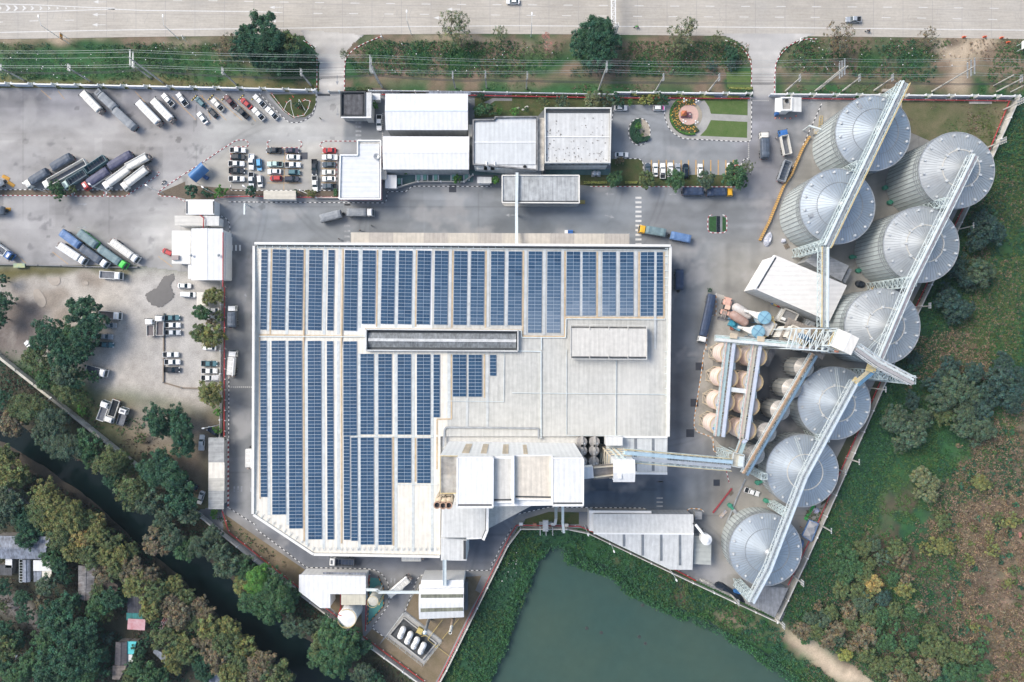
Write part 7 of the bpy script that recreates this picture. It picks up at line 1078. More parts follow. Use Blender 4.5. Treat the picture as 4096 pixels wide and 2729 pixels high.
def loader():
 P_=[];m=mat('loader_coral',(.70,.43,.34),.5,var=.15);b=MB();b.loft([[(-3.4,-.9,.9),(-1.0,-1.0,.9),(-1.0,1.0,.9),(-3.4,.9,.9)],[(-3.3,-.8,2.2),(-1.0,-.9,2.3),(-1.0,.9,2.3),(-3.3,.8,2.2)]]);P_.append(('engine_hood',b,m,None,0));b=MB();b.box((-3.45,0,1.2),(.4,2.4,.8));P_.append(('counterweight',b,m,None,0))
 b=MB();b.taper([(-.9,-.85,1.2),(.5,-.85,1.2),(.5,.85,1.2),(-.9,.85,1.2)],[(-.8,-.75,3.1),(.3,-.75,3.1),(.3,.75,3.1),(-.8,.75,3.1)]);P_.append(('cab',b,glass,None,0));b=MB();b.box((-.25,0,3.17),(1.4,1.7,.14));P_.append(('cab_roof',b,mat('loader_cream',(.74,.52,.40),.5),None,0));b=MB();b.box((1.3,0,1.1),(1.6,1.3,.8));P_.append(('front_frame',b,m,None,0));b=MB()
 for s in(-1,1):b.bar((1.0,s*.5,1.7),(3.3,s*.6,.8),.3,.4)
 b.bar((1.0,0,1.9),(3.0,0,1.2),.2);P_.append(('lift_arm',b,mat('arm_grey',(.42,.38,.35),.6),None,0));b=MB();b.add([(3.1,-1.5,.15),(4.1,-1.5,.12),(4.1,1.5,.12),(3.1,1.5,.15),(3.0,-1.5,1.2),(3.0,1.5,1.2)],[(0,3,2,1),(0,4,5,3),(0,1,4),(3,5,2)]);b.bar((3.1,-1.5,1.2),(3.1,1.5,1.2),.14);b.bar((4.1,-1.5,.15),(4.1,1.5,.15),.14);P_.append(('bucket',b,mat('bucket_grey',(.26,.25,.25),.6,metal=.3),None,0));b=MB()
 for x in(-2.0,1.4):
  for s in(-1,1):P_.append(('mudguard',MB().box((x,s*1.15,1.62),(1.5,.65,.1)),m,None,0));P_.extend(wheel(x,s*1.15,.78,.6))
 return P_
a,b_=W(2,1,1888,1300,1.5),W(2,1,1942,1090,1.5);m_=(a+b_)/2;place('loader',loader,'wheel_loader','coral pink wheel loader with a grey bucket beside the rusty drums','wheel loader',(m_.x,m_.y,.03),math.atan2(a.y-b_.y,a.x-b_.x))
def forkl():
 P_=[];P_.append(('body',MB().box((-.3,0,.7),(1.6,1.1,.9)),yellow,None,0));b=MB();b.box((-.2,0,2.1),(1.1,1.0,.08));[b.bar((x,y,1.1),(x,y,2.1),.06)for x in(-.7,.3)for y in(-.45,.45)];P_.append(('overhead_guard',b,chassis,None,0));b=MB();[b.bar((.65,s*.3,.1),(.65,s*.3,2.2),.1)for s in(-1,1)];[b.bar((.7,s*.3,.1),(1.8,s*.3,.1),.1)for s in(-1,1)];P_.append(('mast',b,chassis,None,0))
 for x in(-.8,.4):
  for s in(-1,1):P_.extend(wheel(x,s*.5,.28,.22))
 return P_
def moto(m):
 P_=[];b=MB();b.loft([[(-.45,-.1,.5),(.35,-.12,.5),(.35,.12,.5),(-.45,.1,.5)],[(-.55,-.12,.78),(.3,-.14,.85),(.3,.14,.85),(-.55,.12,.78)]]);P_.append(('body',b,m,None,0));P_.append(('seat',MB().box((-.3,0,.82),(.65,.26,.1)),rubber,None,0));b=MB();b.bar((.5,-.35,1.05),(.5,.35,1.05),.05);b.bar((.45,0,1.05),(.62,0,.3),.08);P_.append(('handlebar',b,chassis,None,0));P_.append(('headlight',MB().box((.6,0,.9),(.12,.18,.16)),lampw,None,0));P_+=wheel(.65,0,.29,.1)+wheel(-.6,0,.29,.12);return P_
def skinned(name,pts,edges,rad,m,parent=None,loc=(0,0,0),rz=0):
 me=bpy.data.meshes.new(name);me.from_pydata(pts,edges,[]);me.materials.append(m);o=link(name,me,loc,rz,parent);md=o.modifiers.new('Skin','SKIN')
 for i,v in enumerate(me.skin_vertices[0].data if me.skin_vertices else[]):pass
 bm=bmesh.new();bm.from_mesh(me);ly=bm.verts.layers.skin.verify()
 for i,v in enumerate(bm.verts):v[ly].radius=(rad[i],rad[i]);v[ly].use_root=(i==0)
 bm.to_mesh(me);bm.free();s=o.modifiers.new('Sub','SUBSURF');s.levels=s.render_levels=1;return o
skin=mat('skin',(.36,.22,.15),.6);hairm=mat('hair',(.02,.018,.016),.7)
def person(x,y,z,rz,shirt,trousers,label,sit=False,group=None,hat=None):
 t=tag(link('person',None,(x,y,z),rz),label,'person',group)
 if sit:J=[(0,0,.9),(0,0,1.15),(.05,0,1.40),(.07,0,1.50),(.09,0,1.62),(.06,-.2,1.36),(.22,-.28,1.15),(.45,-.3,1.08),(.06,.2,1.36),(.22,.28,1.15),(.45,.3,1.08),(.04,-.1,.88),(.36,-.16,.82),(.28,-.16,.42),(.42,-.16,.36),(.04,.1,.88),(.36,.16,.82),(.28,.16,.42),(.42,.16,.36)]
 else:J=[(0,0,.95),(0,0,1.2),(.01,0,1.42),(.02,0,1.52),(.04,0,1.63),(0,-.2,1.40),(.06,-.27,1.13),(.20,-.26,.92),(0,.2,1.40),(-.04,.27,1.13),(.06,.27,.88),(0,-.1,.90),(.10,-.11,.50),(.04,-.11,.09),(.18,-.11,.05),(0,.1,.90),(-.06,.11,.50),(-.20,.11,.12),(-.06,.11,.07)]
 E=[(0,1),(1,2),(2,3),(3,4),(2,5),(5,6),(6,7),(2,8),(8,9),(9,10),(0,11),(11,12),(12,13),(13,14),(0,15),(15,16),(16,17),(17,18)];Rd=[.13,.14,.13,.055,.10,.06,.045,.035,.06,.045,.035,.09,.065,.045,.04,.09,.065,.045,.04]
 skinned('body',J,E,Rd,skin,t);sub=[0,1,2,5,6,8,9];ix={v:i for i,v in enumerate(sub)};skinned('shirt',[J[i]for i in sub],[(ix[a],ix[b])for a,b in E if a in ix and b in ix],[Rd[i]+.025 for i in sub],shirt,t);sub=[0,11,12,13,15,16,17];ix={v:i for i,v in enumerate(sub)};skinned('trousers',[J[i]for i in sub],[(ix[a],ix[b])for a,b in E if a in ix and b in ix],[Rd[i]+.022 for i in sub],trousers,t)
 h=J[4];b=MB();b.lathe((h[0]-.02,0,h[2]),[(.112,0),(.115,.04),(.09,.10),(.02,.125)],12);link('hair' if not hat else 'hat',b.mesh('hair',hat or hairm),parent=t)
 b=MB();b.box((h[0]+.105,0,h[2]-.01),(.04,.025,.05));b.box((h[0]+.09,0,h[2]-.06),(.03,.05,.012));
 for s in(-1,1):b.box((h[0]+.098,s*.035,h[2]+.02),(.02,.022,.012));b.box((h[0],s*.108,h[2]),(.04,.02,.06))
 link('face',b.mesh('face',mat('face_detail',(.28,.16,.11),.6)),parent=t)
 b=MB()
 for hand in(7,10):
  q=Vector(J[hand]);b.box(q+Vector((.03,0,-.03)),(.05,.08,.07))
  for k in range(4):b.bar(q+Vector((.04,-.03+.02*k,-.05)),q+Vector((.06+.004*(k%2),-.03+.02*k,-.12+.012*abs(k-1.4))),.018)
  b.bar(q+Vector((.05,.04,-.02)),q+Vector((.09,.05,-.06)),.02)
 link('hand',b.mesh('hand',skin),parent=t);return t
shirtg,shirtb,shirtt,shirtw,shirto,trd=mat('shirt_green',(.04,.28,.07),.8),mat('shirt_black',(.03,.03,.035),.8),mat('shirt_teal',(.06,.30,.30),.8),mat('shirt_white',(.70,.70,.70),.8),mat('shirt_orange',(.75,.20,.08),.8),mat('trousers_dark',(.03,.035,.05),.85)
for c,r,x,y,a,s,l in((1,0,582,1070,.6,shirtg,'person in green walking across the yard near the left gate'),(1,1,1041,458,1,shirtt,'person in teal walking on the lane below the covered truck'),(1,1,938,500,2.4,shirtb,'person in black walking just above the beige loading canopy'),(1,1,750,578,2,shirtw,'person in white standing at the faded crossing by the factory'),(3,3,283,172,1,shirto,'person in an orange shirt standing left of the canopy tent'),(3,3,336,186,.3,shirto,'person in an orange vest at the edge of the canopy tent'),(3,0,66,1243,-1,shirtw,'person in white and red standing beside the gate lane trucks')):
 p=W(c,r,x,y);person(p.x,p.y,.03,a,s,trd,l)
for c,r,x,y,a,s,m,l in((2,0,1112,248,PI,shirtg,greenp,'highway, left of the gantry trees'),(3,0,887,285,PI,shirtb,black,'highway, right of the brown tree'),(0,1,1470,70,-2.3,shirtw,white,'yard, between the two slanting kerbs')):
 p=W(c,r,x,y);place(('moto',m.name),lambda:moto(m),'motorcycle','%s motorcycle ridden on the %s'%({'paint_green':'green','paint_black':'black','paint_white':'white'}[m.name],l),'motorcycle',(p.x,p.y,.03),a);q=rot2(-.25,0,a);person(p.x+q[0],p.y+q[1],.0,a,s,trd,'person riding the motorcycle on the %s'%l,True,hat=m)
p=W(1,3,1785,602);place(('moto',black.name),lambda:moto(black),'motorcycle','black motorcycle parked by the kerb above the curved roof building','motorcycle',(p.x,p.y,.03),.4)
p=W(3,1,932,1020);place('forklift',forkl,'forklift','small yellow and black forklift beside the black plastic heap','forklift',(p.x,p.y,.03),1.0)
def leafmat(name,col,var=.35):
 if name in MATS:return MATS[name]
 m=bpy.data.materials.new(name);m.use_nodes=True;N=m.node_tree.nodes;L=m.node_tree.links;b=N['Principled BSDF'];b.inputs['Roughness'].default_value=.65;b.inputs['Specular IOR Level'].default_value=.25
 a=N.new('ShaderNodeAttribute');a.attribute_name='tone';x=N.new('ShaderNodeMix');x.data_type='RGBA';x.blend_type='MULTIPLY';x.inputs[0].default_value=1;x.inputs[6].default_value=(*col,1);L.new(a.outputs['Color'],x.inputs[7])
 L.new(x.outputs[2],b.inputs['Base Color']);tr=b.inputs.get('Transmission Weight');MATS[name]=m;return m
LEAF=dict(dark=(0.022,0.058,0.034),mid=(0.034,0.074,0.034),olive=(0.062,0.082,0.036),yellow=(0.105,0.112,0.042),brown=(0.105,0.088,0.058),bright=(0.055,0.135,0.03),greygreen=(0.046,0.07,0.046),pale=(0.098,0.112,0.062),bluegreen=(0.026,0.05,0.044),lime=(0.155,0.165,0.05),gold=(0.19,0.15,0.06))
LM={k:leafmat('leaf_'+k,(v[0]*1.45,v[1]*1.5,v[2]*1.4))for k,v in LEAF.items()}
bark=mat('bark',(.13,.10,.08),.9,scale=2,var=.3)
def leafmesh(name,pos,nrm,size,tone,keepflat=.0):
 n=len(pos);nrm=nrm/np.linalg.norm(nrm,axis=1,keepdims=True);ref=np.where(abs(nrm[:,2:3])<.9,np.array([[0,0,1.0]]),np.array([[1.0,0,0]]));t=np.cross(nrm,ref);t/=np.linalg.norm(t,axis=1,keepdims=True);bt=np.cross(nrm,t);ang=RNG.random((n,1))*2*PI;u=t*np.cos(ang)+bt*np.sin(ang);v=-t*np.sin(ang)+bt*np.cos(ang)
 s=size[:,None];co=np.stack([pos-u*s,pos-v*s*.62+nrm*s*.12,pos+u*s,pos+v*s*.62+nrm*s*.12],1).reshape(-1,3)
 me=bpy.data.meshes.new(name);me.vertices.add(4*n);me.vertices.foreach_set('co',co.astype(np.float32).ravel());me.loops.add(4*n);me.loops.foreach_set('vertex_index',np.arange(4*n,dtype=np.int32));me.polygons.add(n);me.polygons.foreach_set('loop_start',np.arange(0,4*n,4,dtype=np.int32));me.polygons.foreach_set('loop_total',np.full(n,4,np.int32))
 at=me.attributes.new('tone','FLOAT_COLOR','POINT');tc=np.repeat(tone,4,0);at.data.foreach_set('color',np.concatenate([tc,np.ones((4*n,1))],1).astype(np.float32).ravel());me.update(calc_edges=True);return me
def crown(seed,R,Hc,nclump,per,leaf,sparse=0.0,tall=1.0):
 """crown of leaf clumps; centre at z=0, spreads Hc above and below"""
 g=np.random.default_rng(seed);P_,N_,S_,T_=[],[],[],[];lob=g.uniform(.55,1.12,11);
 for k in range(nclump):
  a=g.uniform(0,2*PI);rr=math.sqrt(g.uniform(0,1))*.86;f=lob[int(a/(2*PI)*11)%11];up=math.sqrt(max(0,1-rr*rr));z=up*Hc*g.uniform(.45,1.0)if g.random()<.78 else-up*Hc*g.uniform(.1,.6);c=np.array((rr*R*f*math.cos(a),rr*R*f*math.sin(a),z));cr_=R*g.uniform(.09,.22)*(1-.3*rr);n=int(per*g.uniform(.6,1.3)*(1-sparse*g.random()));d=g.normal(size=(n,3));d/=np.linalg.norm(d,axis=1,keepdims=True);d[:,2]=np.where(g.random(n)<.7,abs(d[:,2]),d[:,2]);rad=g.uniform(.3,1.15,(n,1));P_.append(c+d*rad*np.array((1,1,.8))*cr_);N_.append(d*.7+g.normal(size=(n,3))*.45+np.array((0,0,.35)));S_.append(leaf*g.uniform(.6,1.25,n))
  w=g.uniform(.62,1.42);hue=g.normal()*.09;T_.append(np.stack([w*(1+hue)*g.uniform(.75,1.3,n),w*g.uniform(.8,1.22,n),w*(1-hue)*g.uniform(.8,1.2,n)],1))
 return leafmesh('crown',np.concatenate(P_),np.concatenate(N_),np.concatenate(S_),np.concatenate(T_))
def trunkmesh(seed,h,R):
 g=random.Random(seed);b=MB();b.loft([[(r*math.cos(2*PI*i/8),r*math.sin(2*PI*i/8),z)for i in range(8)]for r,z in((.045*h,-.3),(.035*h,.2*h),(.026*h,.62*h),(.012*h,.95*h))])
 for k in range(7):a=2*PI*k/7+g.random();z0=h*g.uniform(.35,.65);p=Vector((0,0,z0));q=Vector((R*.6*math.cos(a),R*.6*math.sin(a),h*g.uniform(.75,1.0)));m=p.lerp(q,.5)+Vector((0,0,.1*h));b.bar(p,m,.035*h,.035*h,6);b.bar(m,q,.02*h,.02*h,6)
 return b.mesh('trunk',bark)
CR={}
def crownvar(cls,sd):
 k=(cls,sd)
 if k not in CR:
  if cls=='s':CR[k]=(crown(100+sd,2.2,1.5,44,62,.15),2.2)
  elif cls=='m':CR[k]=(crown(200+sd,4.4,2.9,120,84,.165+.015*(sd%4),.55*(sd%2)),4.4)
  elif cls=='l':CR[k]=(crown(300+sd,7.0,4.4,230,100,.19+.015*(sd%4),.55*(sd%2)),7.0)
  elif cls=='x':CR[k]=(crown(400+sd,4.4,3.2,70,36,.16,.4),4.4)
  elif cls=='r':CR[k]=(crown(500+sd,2.2,2.0,40,60,.20),2.2)
 return CR[k]
TK={}
TREES=[]
TINT=dict(dark='dark green',mid='mid green',olive='olive green',yellow='yellow green',brown='brownish',bright='bright green',greygreen='grey green',pale='pale green',bluegreen='blue green',lime='lime yellow',gold='golden')
def tree(c,r,x,y,rz,kind,h=None,sparse=False,rnd=False,name='tree',label=None,group=None,flat=1.0):
 Rm=rz/2.24*S*.96;h=h or min(11,max(2.4,Rm*1.75));zc=h*.68;p=W(c,r,x,y,zc);Rm*=(H-zc)/H;cls='r' if rnd else 'x' if sparse else 's' if Rm<3 else 'm' if Rm<6 else 'l';sd=random.randrange(8 if cls in 'ml' else 4);me,R0=crownvar(cls,sd);s=Rm/R0*1.06
 o=tag(link(name,None,(p.x,p.y,-.05)),None,'bush' if name in('bush','shrub')else 'tree',group);cw=link('crown',me,(0,0,zc),random.random()*2*PI,o);cw.scale=(s*random.uniform(.9,1.12),s*random.uniform(.88,1.12),max(s*.8,(h-zc)*1.05/(R0*.64))*flat)
 if not me.materials:me.materials.append(LM['mid'])
 cw.material_slots[0].link='OBJECT';cw.material_slots[0].material=LM[kind]
 k=random.randrange(3)
 if k not in TK:TK[k]=trunkmesh(k,6.0,4.0)
 t=link('trunk',TK[k],(0,0,0),random.random()*6,o);t.scale=(s*R0/4.4*.9+.1,)*2+(zc*1.15/6.0,)
 F_=F(c,r,x,y);TREES.append((o,F_[0],F_[1],kind,Rm,label));return o
def many(c,r,kind,pts,group=None,**k):
 kk=1.17 if group and 'canal' in group else 1.16 if group and 'lot' in group else 1.05
 for q in pts:tree(c,r,q[0],q[1],q[2]*kk,q[3]if len(q)>3 else kind,group=group,**k)
G1='trees along the highway verge';many(1,0,'dark',[(60,270,150),(130,400,170),(-70,420,165),(290,400,130,'olive'),(330,500,120),(40,520,120),(480,490,85),(200,560,120)],G1);many(0,0,'dark',[(2240,330,110)],G1)
tree(1,0,1740,250,150,'pale',9,True,group=G1);tree(1,0,1820,190,110,'pale',9,True,group=G1);tree(1,0,1830,350,110,'pale',7,True,group=G1);tree(1,0,2185,310,90,'pale',5,True,group=G1);tree(1,0,790,490,52,'olive',4,True,group=G1)
many(2,0,'dark',[(740,330,175),(620,420,130),(850,400,140),(760,510,150),(790,240,100)],G1);tree(2,0,1530,300,140,'pale',9,True,group=G1);tree(2,0,1480,420,105,'pale',7,True,group=G1);tree(2,0,1590,230,80,'pale',8,True,group=G1);tree(2,0,1820,360,90,'olive',6,True,group=G1);tree(2,0,1960,500,95,'dark',3,name='bush',group=G1);tree(2,0,1960,575,70,'bluegreen',2.5,name='bush',group=G1);tree(2,0,1790,595,50,'bluegreen',2.2,name='bush',group=G1)
tree(3,0,640,330,160,'brown',9,True,group=G1);tree(3,0,620,440,130,'brown',6,True,group=G1);tree(3,0,1430,320,85,'brown',6,True,group=G1);tree(0,0,2060,430,130,'brown',2,True,name='bush',group=G1)
G2='trees inside the plant yard';many(1,0,'bright',[(1055,940,46),(2010,990,70,'mid'),(2090,985,72,'mid'),(2180,1000,35),(1345,1540,42),(2020,870,40,'dark')],G2,rnd=True);tree(1,0,375,945,40,'dark',2,rnd=True,name='bush',group=G2)
many(0,1,'mid',[(1720,145,72,'dark'),(1860,160,55,'dark'),(1982,152,64,'bright'),(2255,150,62,'dark')],G2,rnd=True);many(1,1,'mid',[(355,158,32),(494,168,50,'yellow'),(1808,38,46,'bright'),(2143,48,48,'bright')],G2,rnd=True);many(0,1,'mid',[(510,110,75),(530,160,70),(650,130,45,'olive')],G2)
many(2,1,'mid',[(930,40,88),(1205,45,100,'olive'),(1470,45,105),(1735,55,98,'greygreen'),(2000,5,125),(2050,60,80)],G2);tree(2,0,2110,1500,85,'olive',6,True,group=G2)
many(2,0,'mid',[(285,925,62,'olive'),(455,920,75,'greygreen'),(715,900,92,'pale'),(855,905,70,'greygreen'),(955,895,62,'dark'),(1345,895,62,'dark'),(1060,915,32,'bright'),(1165,905,45,'lime'),(1240,890,52,'lime'),(20,1000,45,'bright'),(135,985,25,'mid'),(1135,1128,36,'bright'),(1178,1180,14,'dark'),(1165,1213,18,'bright'),(965,1445,45,'brown')],G2)
many(2,1,'olive',[(1770,1030,24,'dark')],None,name='bush');many(2,1,'dark',[(2150,1040,26)],None,name='bush')
G3='trees shading the dirt lot';many(0,1,'dark',[(760,1240,130),(860,1340,120),(770,1440,135),(650,1430,110,'mid'),(460,1400,130),(560,1490,120),(380,1500,110),(10,945,70),(30,1140,105),(-10,1290,90),(780,1540,100)],G3);many(0,1,'olive',[(1915,1090,102,'yellow'),(1810,1235,80,'mid'),(1800,1420,90),(1925,1450,122,'yellow'),(1960,1270,50),(1890,1330,55,'brown')],G3,sparse=False)
many(0,2,'mid',[(330,70,115,'olive'),(560,60,120,'dark'),(690,50,110,'dark'),(590,210,120,'greygreen'),(410,280,95),(620,380,112,'olive'),(760,210,70),(650,300,100,'dark')],G3);tree(0,2,840,235,70,'dark',4,group=G3);many(0,2,'dark',[(1885,395,118,'yellow'),(1950,555,42,'bright'),(1420,610,130),(1590,590,105),(1640,720,130),(1660,860,110),(1540,700,80),(1420,710,90)],G3);tree(0,2,1262,790,56,'olive',2.5,group=G3);tree(0,2,735,540,52,'bright',1.6,name='bush',group=G3);tree(0,2,1300,950,40,'mid',1.5,name='bush',group=G3);tree(0,2,1950,715,45,'bright',3,group=G3);tree(0,2,1925,1465,60,'bright',2,name='bush',group=G3)
G4='trees on the canal\'s near bank';many(0,2,'greygreen',[(120,660,120,'brown'),(300,530,165,'olive'),(470,610,150),(210,560,110,'olive'),(420,760,125),(620,870,150),(800,850,130,'mid'),(830,960,100,'mid'),(1010,1000,150,'olive'),(1020,1170,90,'dark'),(1130,1050,80,'olive'),(1400,1080,160,'dark'),(1560,1150,150,'dark'),(1450,980,90,'dark'),(1200,1250,145,'olive'),(1350,1360,130),(1630,1310,140,'dark'),(1500,1470,120),(1690,1470,115),(1120,1200,70,'yellow'),(30,440,80,'dark')],G4)
many(0,3,'mid',[(1420,300,112,'brown'),(1570,270,125,'greygreen'),(1650,380,110),(1780,340,110,'greygreen'),(1900,240,90,'greygreen'),(1450,150,80,'greygreen'),(1980,400,122,'greygreen'),(2060,530,125,'greygreen'),(2210,560,110),(2190,690,105,'yellow'),(2270,830,125,'mid'),(2180,480,90,'greygreen')],G4);many(1,3,'mid',[(40,620,150,'bright'),(160,700,150),(230,820,155),(90,820,140),(140,930,120),(300,780,100),(690,1130,140),(600,1200,135,'olive'),(800,1180,135),(720,1300,165),(580,1330,110),(850,1290,120),(760,1400,110),(330,1060,100,'greygreen'),(450,1070,90,'greygreen'),(560,1060,75,'greygreen'),(950,1250,90,'dark'),(950,1470,100,'greygreen'),(1060,1540,80,'dark'),(620,1010,60,'dark')],G4)
G5='grove on the canal\'s far bank';many(0,2,'yellow',[(60,960,110,'olive'),(100,1090,145),(190,1150,110,'olive'),(20,1180,100),(420,1290,130),(390,1400,120,'olive'),(530,1390,140),(650,1450,130),(480,1510,120),(760,1510,100,'olive'),(100,1370,140,'greygreen'),(30,1480,110,'greygreen'),(250,1500,110,'dark'),(880,1540,80,'gold')],G5)
many(0,3,'yellow',[(390,80,120,'olive'),(540,120,120),(680,130,115),(800,90,85),(560,270,120,'olive'),(740,270,105,'gold'),(880,220,110),(1000,300,100,'olive'),(660,400,115),(820,430,120,'olive'),(960,440,110),(1090,440,105),(1190,400,80,'olive'),(950,590,100,'brown'),(1060,560,100,'olive'),(1200,560,115,'brown'),(1340,610,110,'brown'),(1240,690,125),(1420,740,120,'olive'),(1570,690,95),(1380,880,120),(1540,850,110,'brown'),(1660,800,90,'olive'),(1620,960,120,'brown'),(1780,880,90,'brown'),(1850,960,95,'brown'),(1750,1010,90,'olive'),(1900,1080,120),(2050,1070,110),(1870,1200,115,'brown'),(2030,1210,130,'olive'),(2180,1230,115),(1980,1340,120,'brown'),(2150,1370,120,'olive'),(2080,1490,130),(2230,1480,110,'brown'),(1500,1180,115,'olive'),(1640,1190,105),(1560,1310,105),(1690,1320,105,'olive'),(1560,1430,75)],G5)
many(1,3,'brown',[(60,1380,130),(180,1480,130,'olive'),(20,1500,120),(280,1545,90,'olive'),(-40,1320,90,'yellow')],G5)
G6='dense trees of the lower left village';many(0,3,'dark',[(250,130,110),(330,200,100),(250,290,120),(140,60,110,'greygreen'),(30,60,110,'greygreen'),(470,460,95,'mid'),(540,520,90),(430,700,115,'greygreen'),(390,850,80,'brown'),(210,800,92),(230,960,85),(480,960,140),(620,860,120),(680,830,90),(570,1060,160),(760,1090,150),(430,1190,140,'mid'),(640,1220,160),(820,1210,120),(480,1370,150),(650,1390,160),(820,1370,140),(920,1320,90),(300,1420,130,'mid'),(180,1500,140,'mid'),(420,1520,140),(600,1530,130),(780,1500,120,'mid'),(60,1250,130,'olive'),(150,1180,90),(40,1080,95),(30,1420,110),(880,880,120,'mid'),(1010,830,120),(960,950,80,'olive'),(900,740,90,'olive'),(1080,800,80),(975,1170,62,'bluegreen'),(1260,1270,75),(1250,1350,65),(1230,1430,110,'mid'),(1340,1490,120,'mid'),(1170,1520,100,'olive'),(1450,1520,95,'mid'),(1810,1400,110),(1850,1500,95),(30,720,90),(20,880,60,'olive'),(610,640,70),(570,590,70),(1330,950,70,'olive'),(1720,1120,75),(1400,1060,70,'mid'),(930,1480,80),(1340,1180,60)],G6)
G7='trees in the field east of the silos';many(3,1,'bluegreen',[(1930,450,150),(1880,580,120),(2030,530,110),(1960,330,75,'dark'),(1880,880,130,'greygreen'),(1780,930,110),(1960,870,90,'greygreen'),(1660,850,90),(1600,1130,130),(1720,1200,125),(1640,1270,90),(1590,1040,80),(1800,1010,55,'greygreen'),(1720,770,70)],G7)
many(3,2,'greygreen',[(1130,640,150),(1250,760,150),(1340,610,130),(1180,840,90),(1290,450,90,'bluegreen'),(1550,440,150),(1660,330,150),(1500,300,110,'bluegreen'),(1560,570,105,'olive'),(1740,560,125),(1790,400,120),(1740,690,110),(1900,560,110,'bluegreen'),(2050,270,165,'bluegreen'),(2170,430,140,'bluegreen'),(2090,120,120,'bluegreen'),(1960,400,120,'bluegreen'),(2230,250,110,'bluegreen'),(1920,690,120),(1840,800,80),(1440,620,70),(1360,1130,100,'pale'),(1470,1180,85,'pale'),(1410,1270,105,'pale'),(1300,80,90,'bluegreen'),(1270,190,80,'dark'),(1620,150,100,'bluegreen'),(1830,200,110,'bluegreen')],G7);many(3,2,'lime',[(1900,1200,95,'yellow'),(2180,1530,75,'yellow'),(2060,1490,50,'olive')],G7,flat=.6)
many(3,3,'olive',[(700,430,105,'mid'),(840,370,105),(940,330,85,'greygreen'),(620,520,90,'mid'),(780,530,100,'mid'),(900,500,85),(700,610,100,'mid'),(840,600,95),(650,730,95),(780,740,100),(930,670,95,'gold'),(900,760,75,'yellow'),(1010,450,80,'greygreen'),(1150,360,95),(1190,450,80,'brown'),(1100,430,70),(1110,640,85,'mid'),(1230,650,80,'brown'),(1210,740,95,'yellow'),(1400,370,75,'yellow'),(1500,340,85,'yellow'),(1590,370,85,'yellow'),(1560,120,85),(1020,810,85,'bluegreen'),(840,860,110,'greygreen'),(730,930,95,'brown'),(900,970,95),(1010,950,85,'mid'),(1120,920,90),(1270,940,85,'mid'),(1360,890,70,'brown'),(560,930,90),(480,990,85,'greygreen'),(380,990,85,'greygreen'),(600,1080,100,'brown'),(740,1040,90),(300,1090,95,'brown'),(420,1110,95),(520,1180,85,'brown'),(850,1140,120,'brown'),(960,1060,80,'mid'),(1120,1040,80,'mid'),(1050,1200,110,'mid'),(1260,1190,95,'mid'),(1180,1270,80),(880,1320,90),(760,1230,80,'brown'),(1060,1390,95),(960,1440,85),(1440,1110,90),(1430,1270,100),(1540,1220,95),(1640,1270,105),(1760,1320,100),(1900,1240,80,'mid'),(1930,1420,90,'mid'),(1640,1480,110,'mid'),(1780,1480,95,'mid'),(1420,1440,105,'brown'),(1520,1370,80),(1230,1420,90),(1150,1510,100,'brown'),(1300,1530,95),(1560,1540,90,'dark'),(620,1180,70,'greygreen'),(440,880,55,'brown'),(330,1180,60,'mid')],G7,h=4.5)
many(3,3,'lime',[(690,1310,85,'lime'),(1800,470,62,'yellow'),(2110,140,70,'yellow'),(2200,130,50,'yellow'),(2010,390,75,'yellow'),(2140,680,58,'yellow'),(1980,265,55,'yellow'),(1910,745,40,'olive'),(1850,1080,50,'yellow'),(1960,1090,30,'yellow'),(2200,570,60,'olive')],G7,h=2.4)
LMK=[('the left highway entrance',1320,190),('the right highway entrance',3060,200),('the highway gantry',2455,100),('the dirt track off the highway',3870,200),('the round shrine bed',2760,460),('the square white office',2310,560),('the guard post',1430,420),('the kerbed car park',1150,640),('the visitor bays',2700,660),('the angled truck cluster',330,690),('the large gatehouse',840,1020),('the grey puddle',650,1180),('the three trucks by the canal wall',440,1650),('the long banded car shed',866,1900),('the open end of the canal wall',560,1880),('the pink sheet roof',546,2495),('the bright cyan roof',528,2590),('the large old tin house',90,2190),('the rust stained tin roof',345,2330),('the round white tank',1400,2480),('the white L shaped building',1250,2350),('the second tall right silo',3690,980),('the boom conveyor tip',3650,1525),('the angled store',3210,1150),('the canopy tent',3240,2130),('the bottommost silo',3080,2200),('the bottom wall corner shed',3120,2410),('the sandy pond path',3330,2640),('the photo\'s bottom right corner',4096,2729),('the photo\'s right edge midpoint',4096,1400),('the canal\'s left end',20,1760),('the photo\'s bottom left corner',0,2729)]
used={}
for o,x,y,k,Rm,lab in sorted(TREES,key=lambda q:min((q[1]-l[1])**2+(q[2]-l[2])**2 for l in LMK)):
 noun='bush' if o.name.startswith('bush')else 'tree'
 best=min(LMK,key=lambda l:(x-l[1])**2+(y-l[2])**2);d0=(x-best[1])**2+(y-best[2])**2;nth=sum(1 for t in TREES if t[3]==k and t[0].name.startswith(noun)and(t[1]-best[1])**2+(t[2]-best[2])**2<d0-1e-9)
 sz='big' if Rm>5 else 'small' if Rm<2.4 else 'mid sized'
 o['label']='%s %s, the %s%s nearest %s'%(sz,noun,'' if nth==0 else ORD[nth]+' ',TINT[k],best[0])if 0 else '%s %s, %snearest %s one to %s'%(sz,noun,'' if nth==0 else ORD[nth]+' ',TINT[k],best[0])
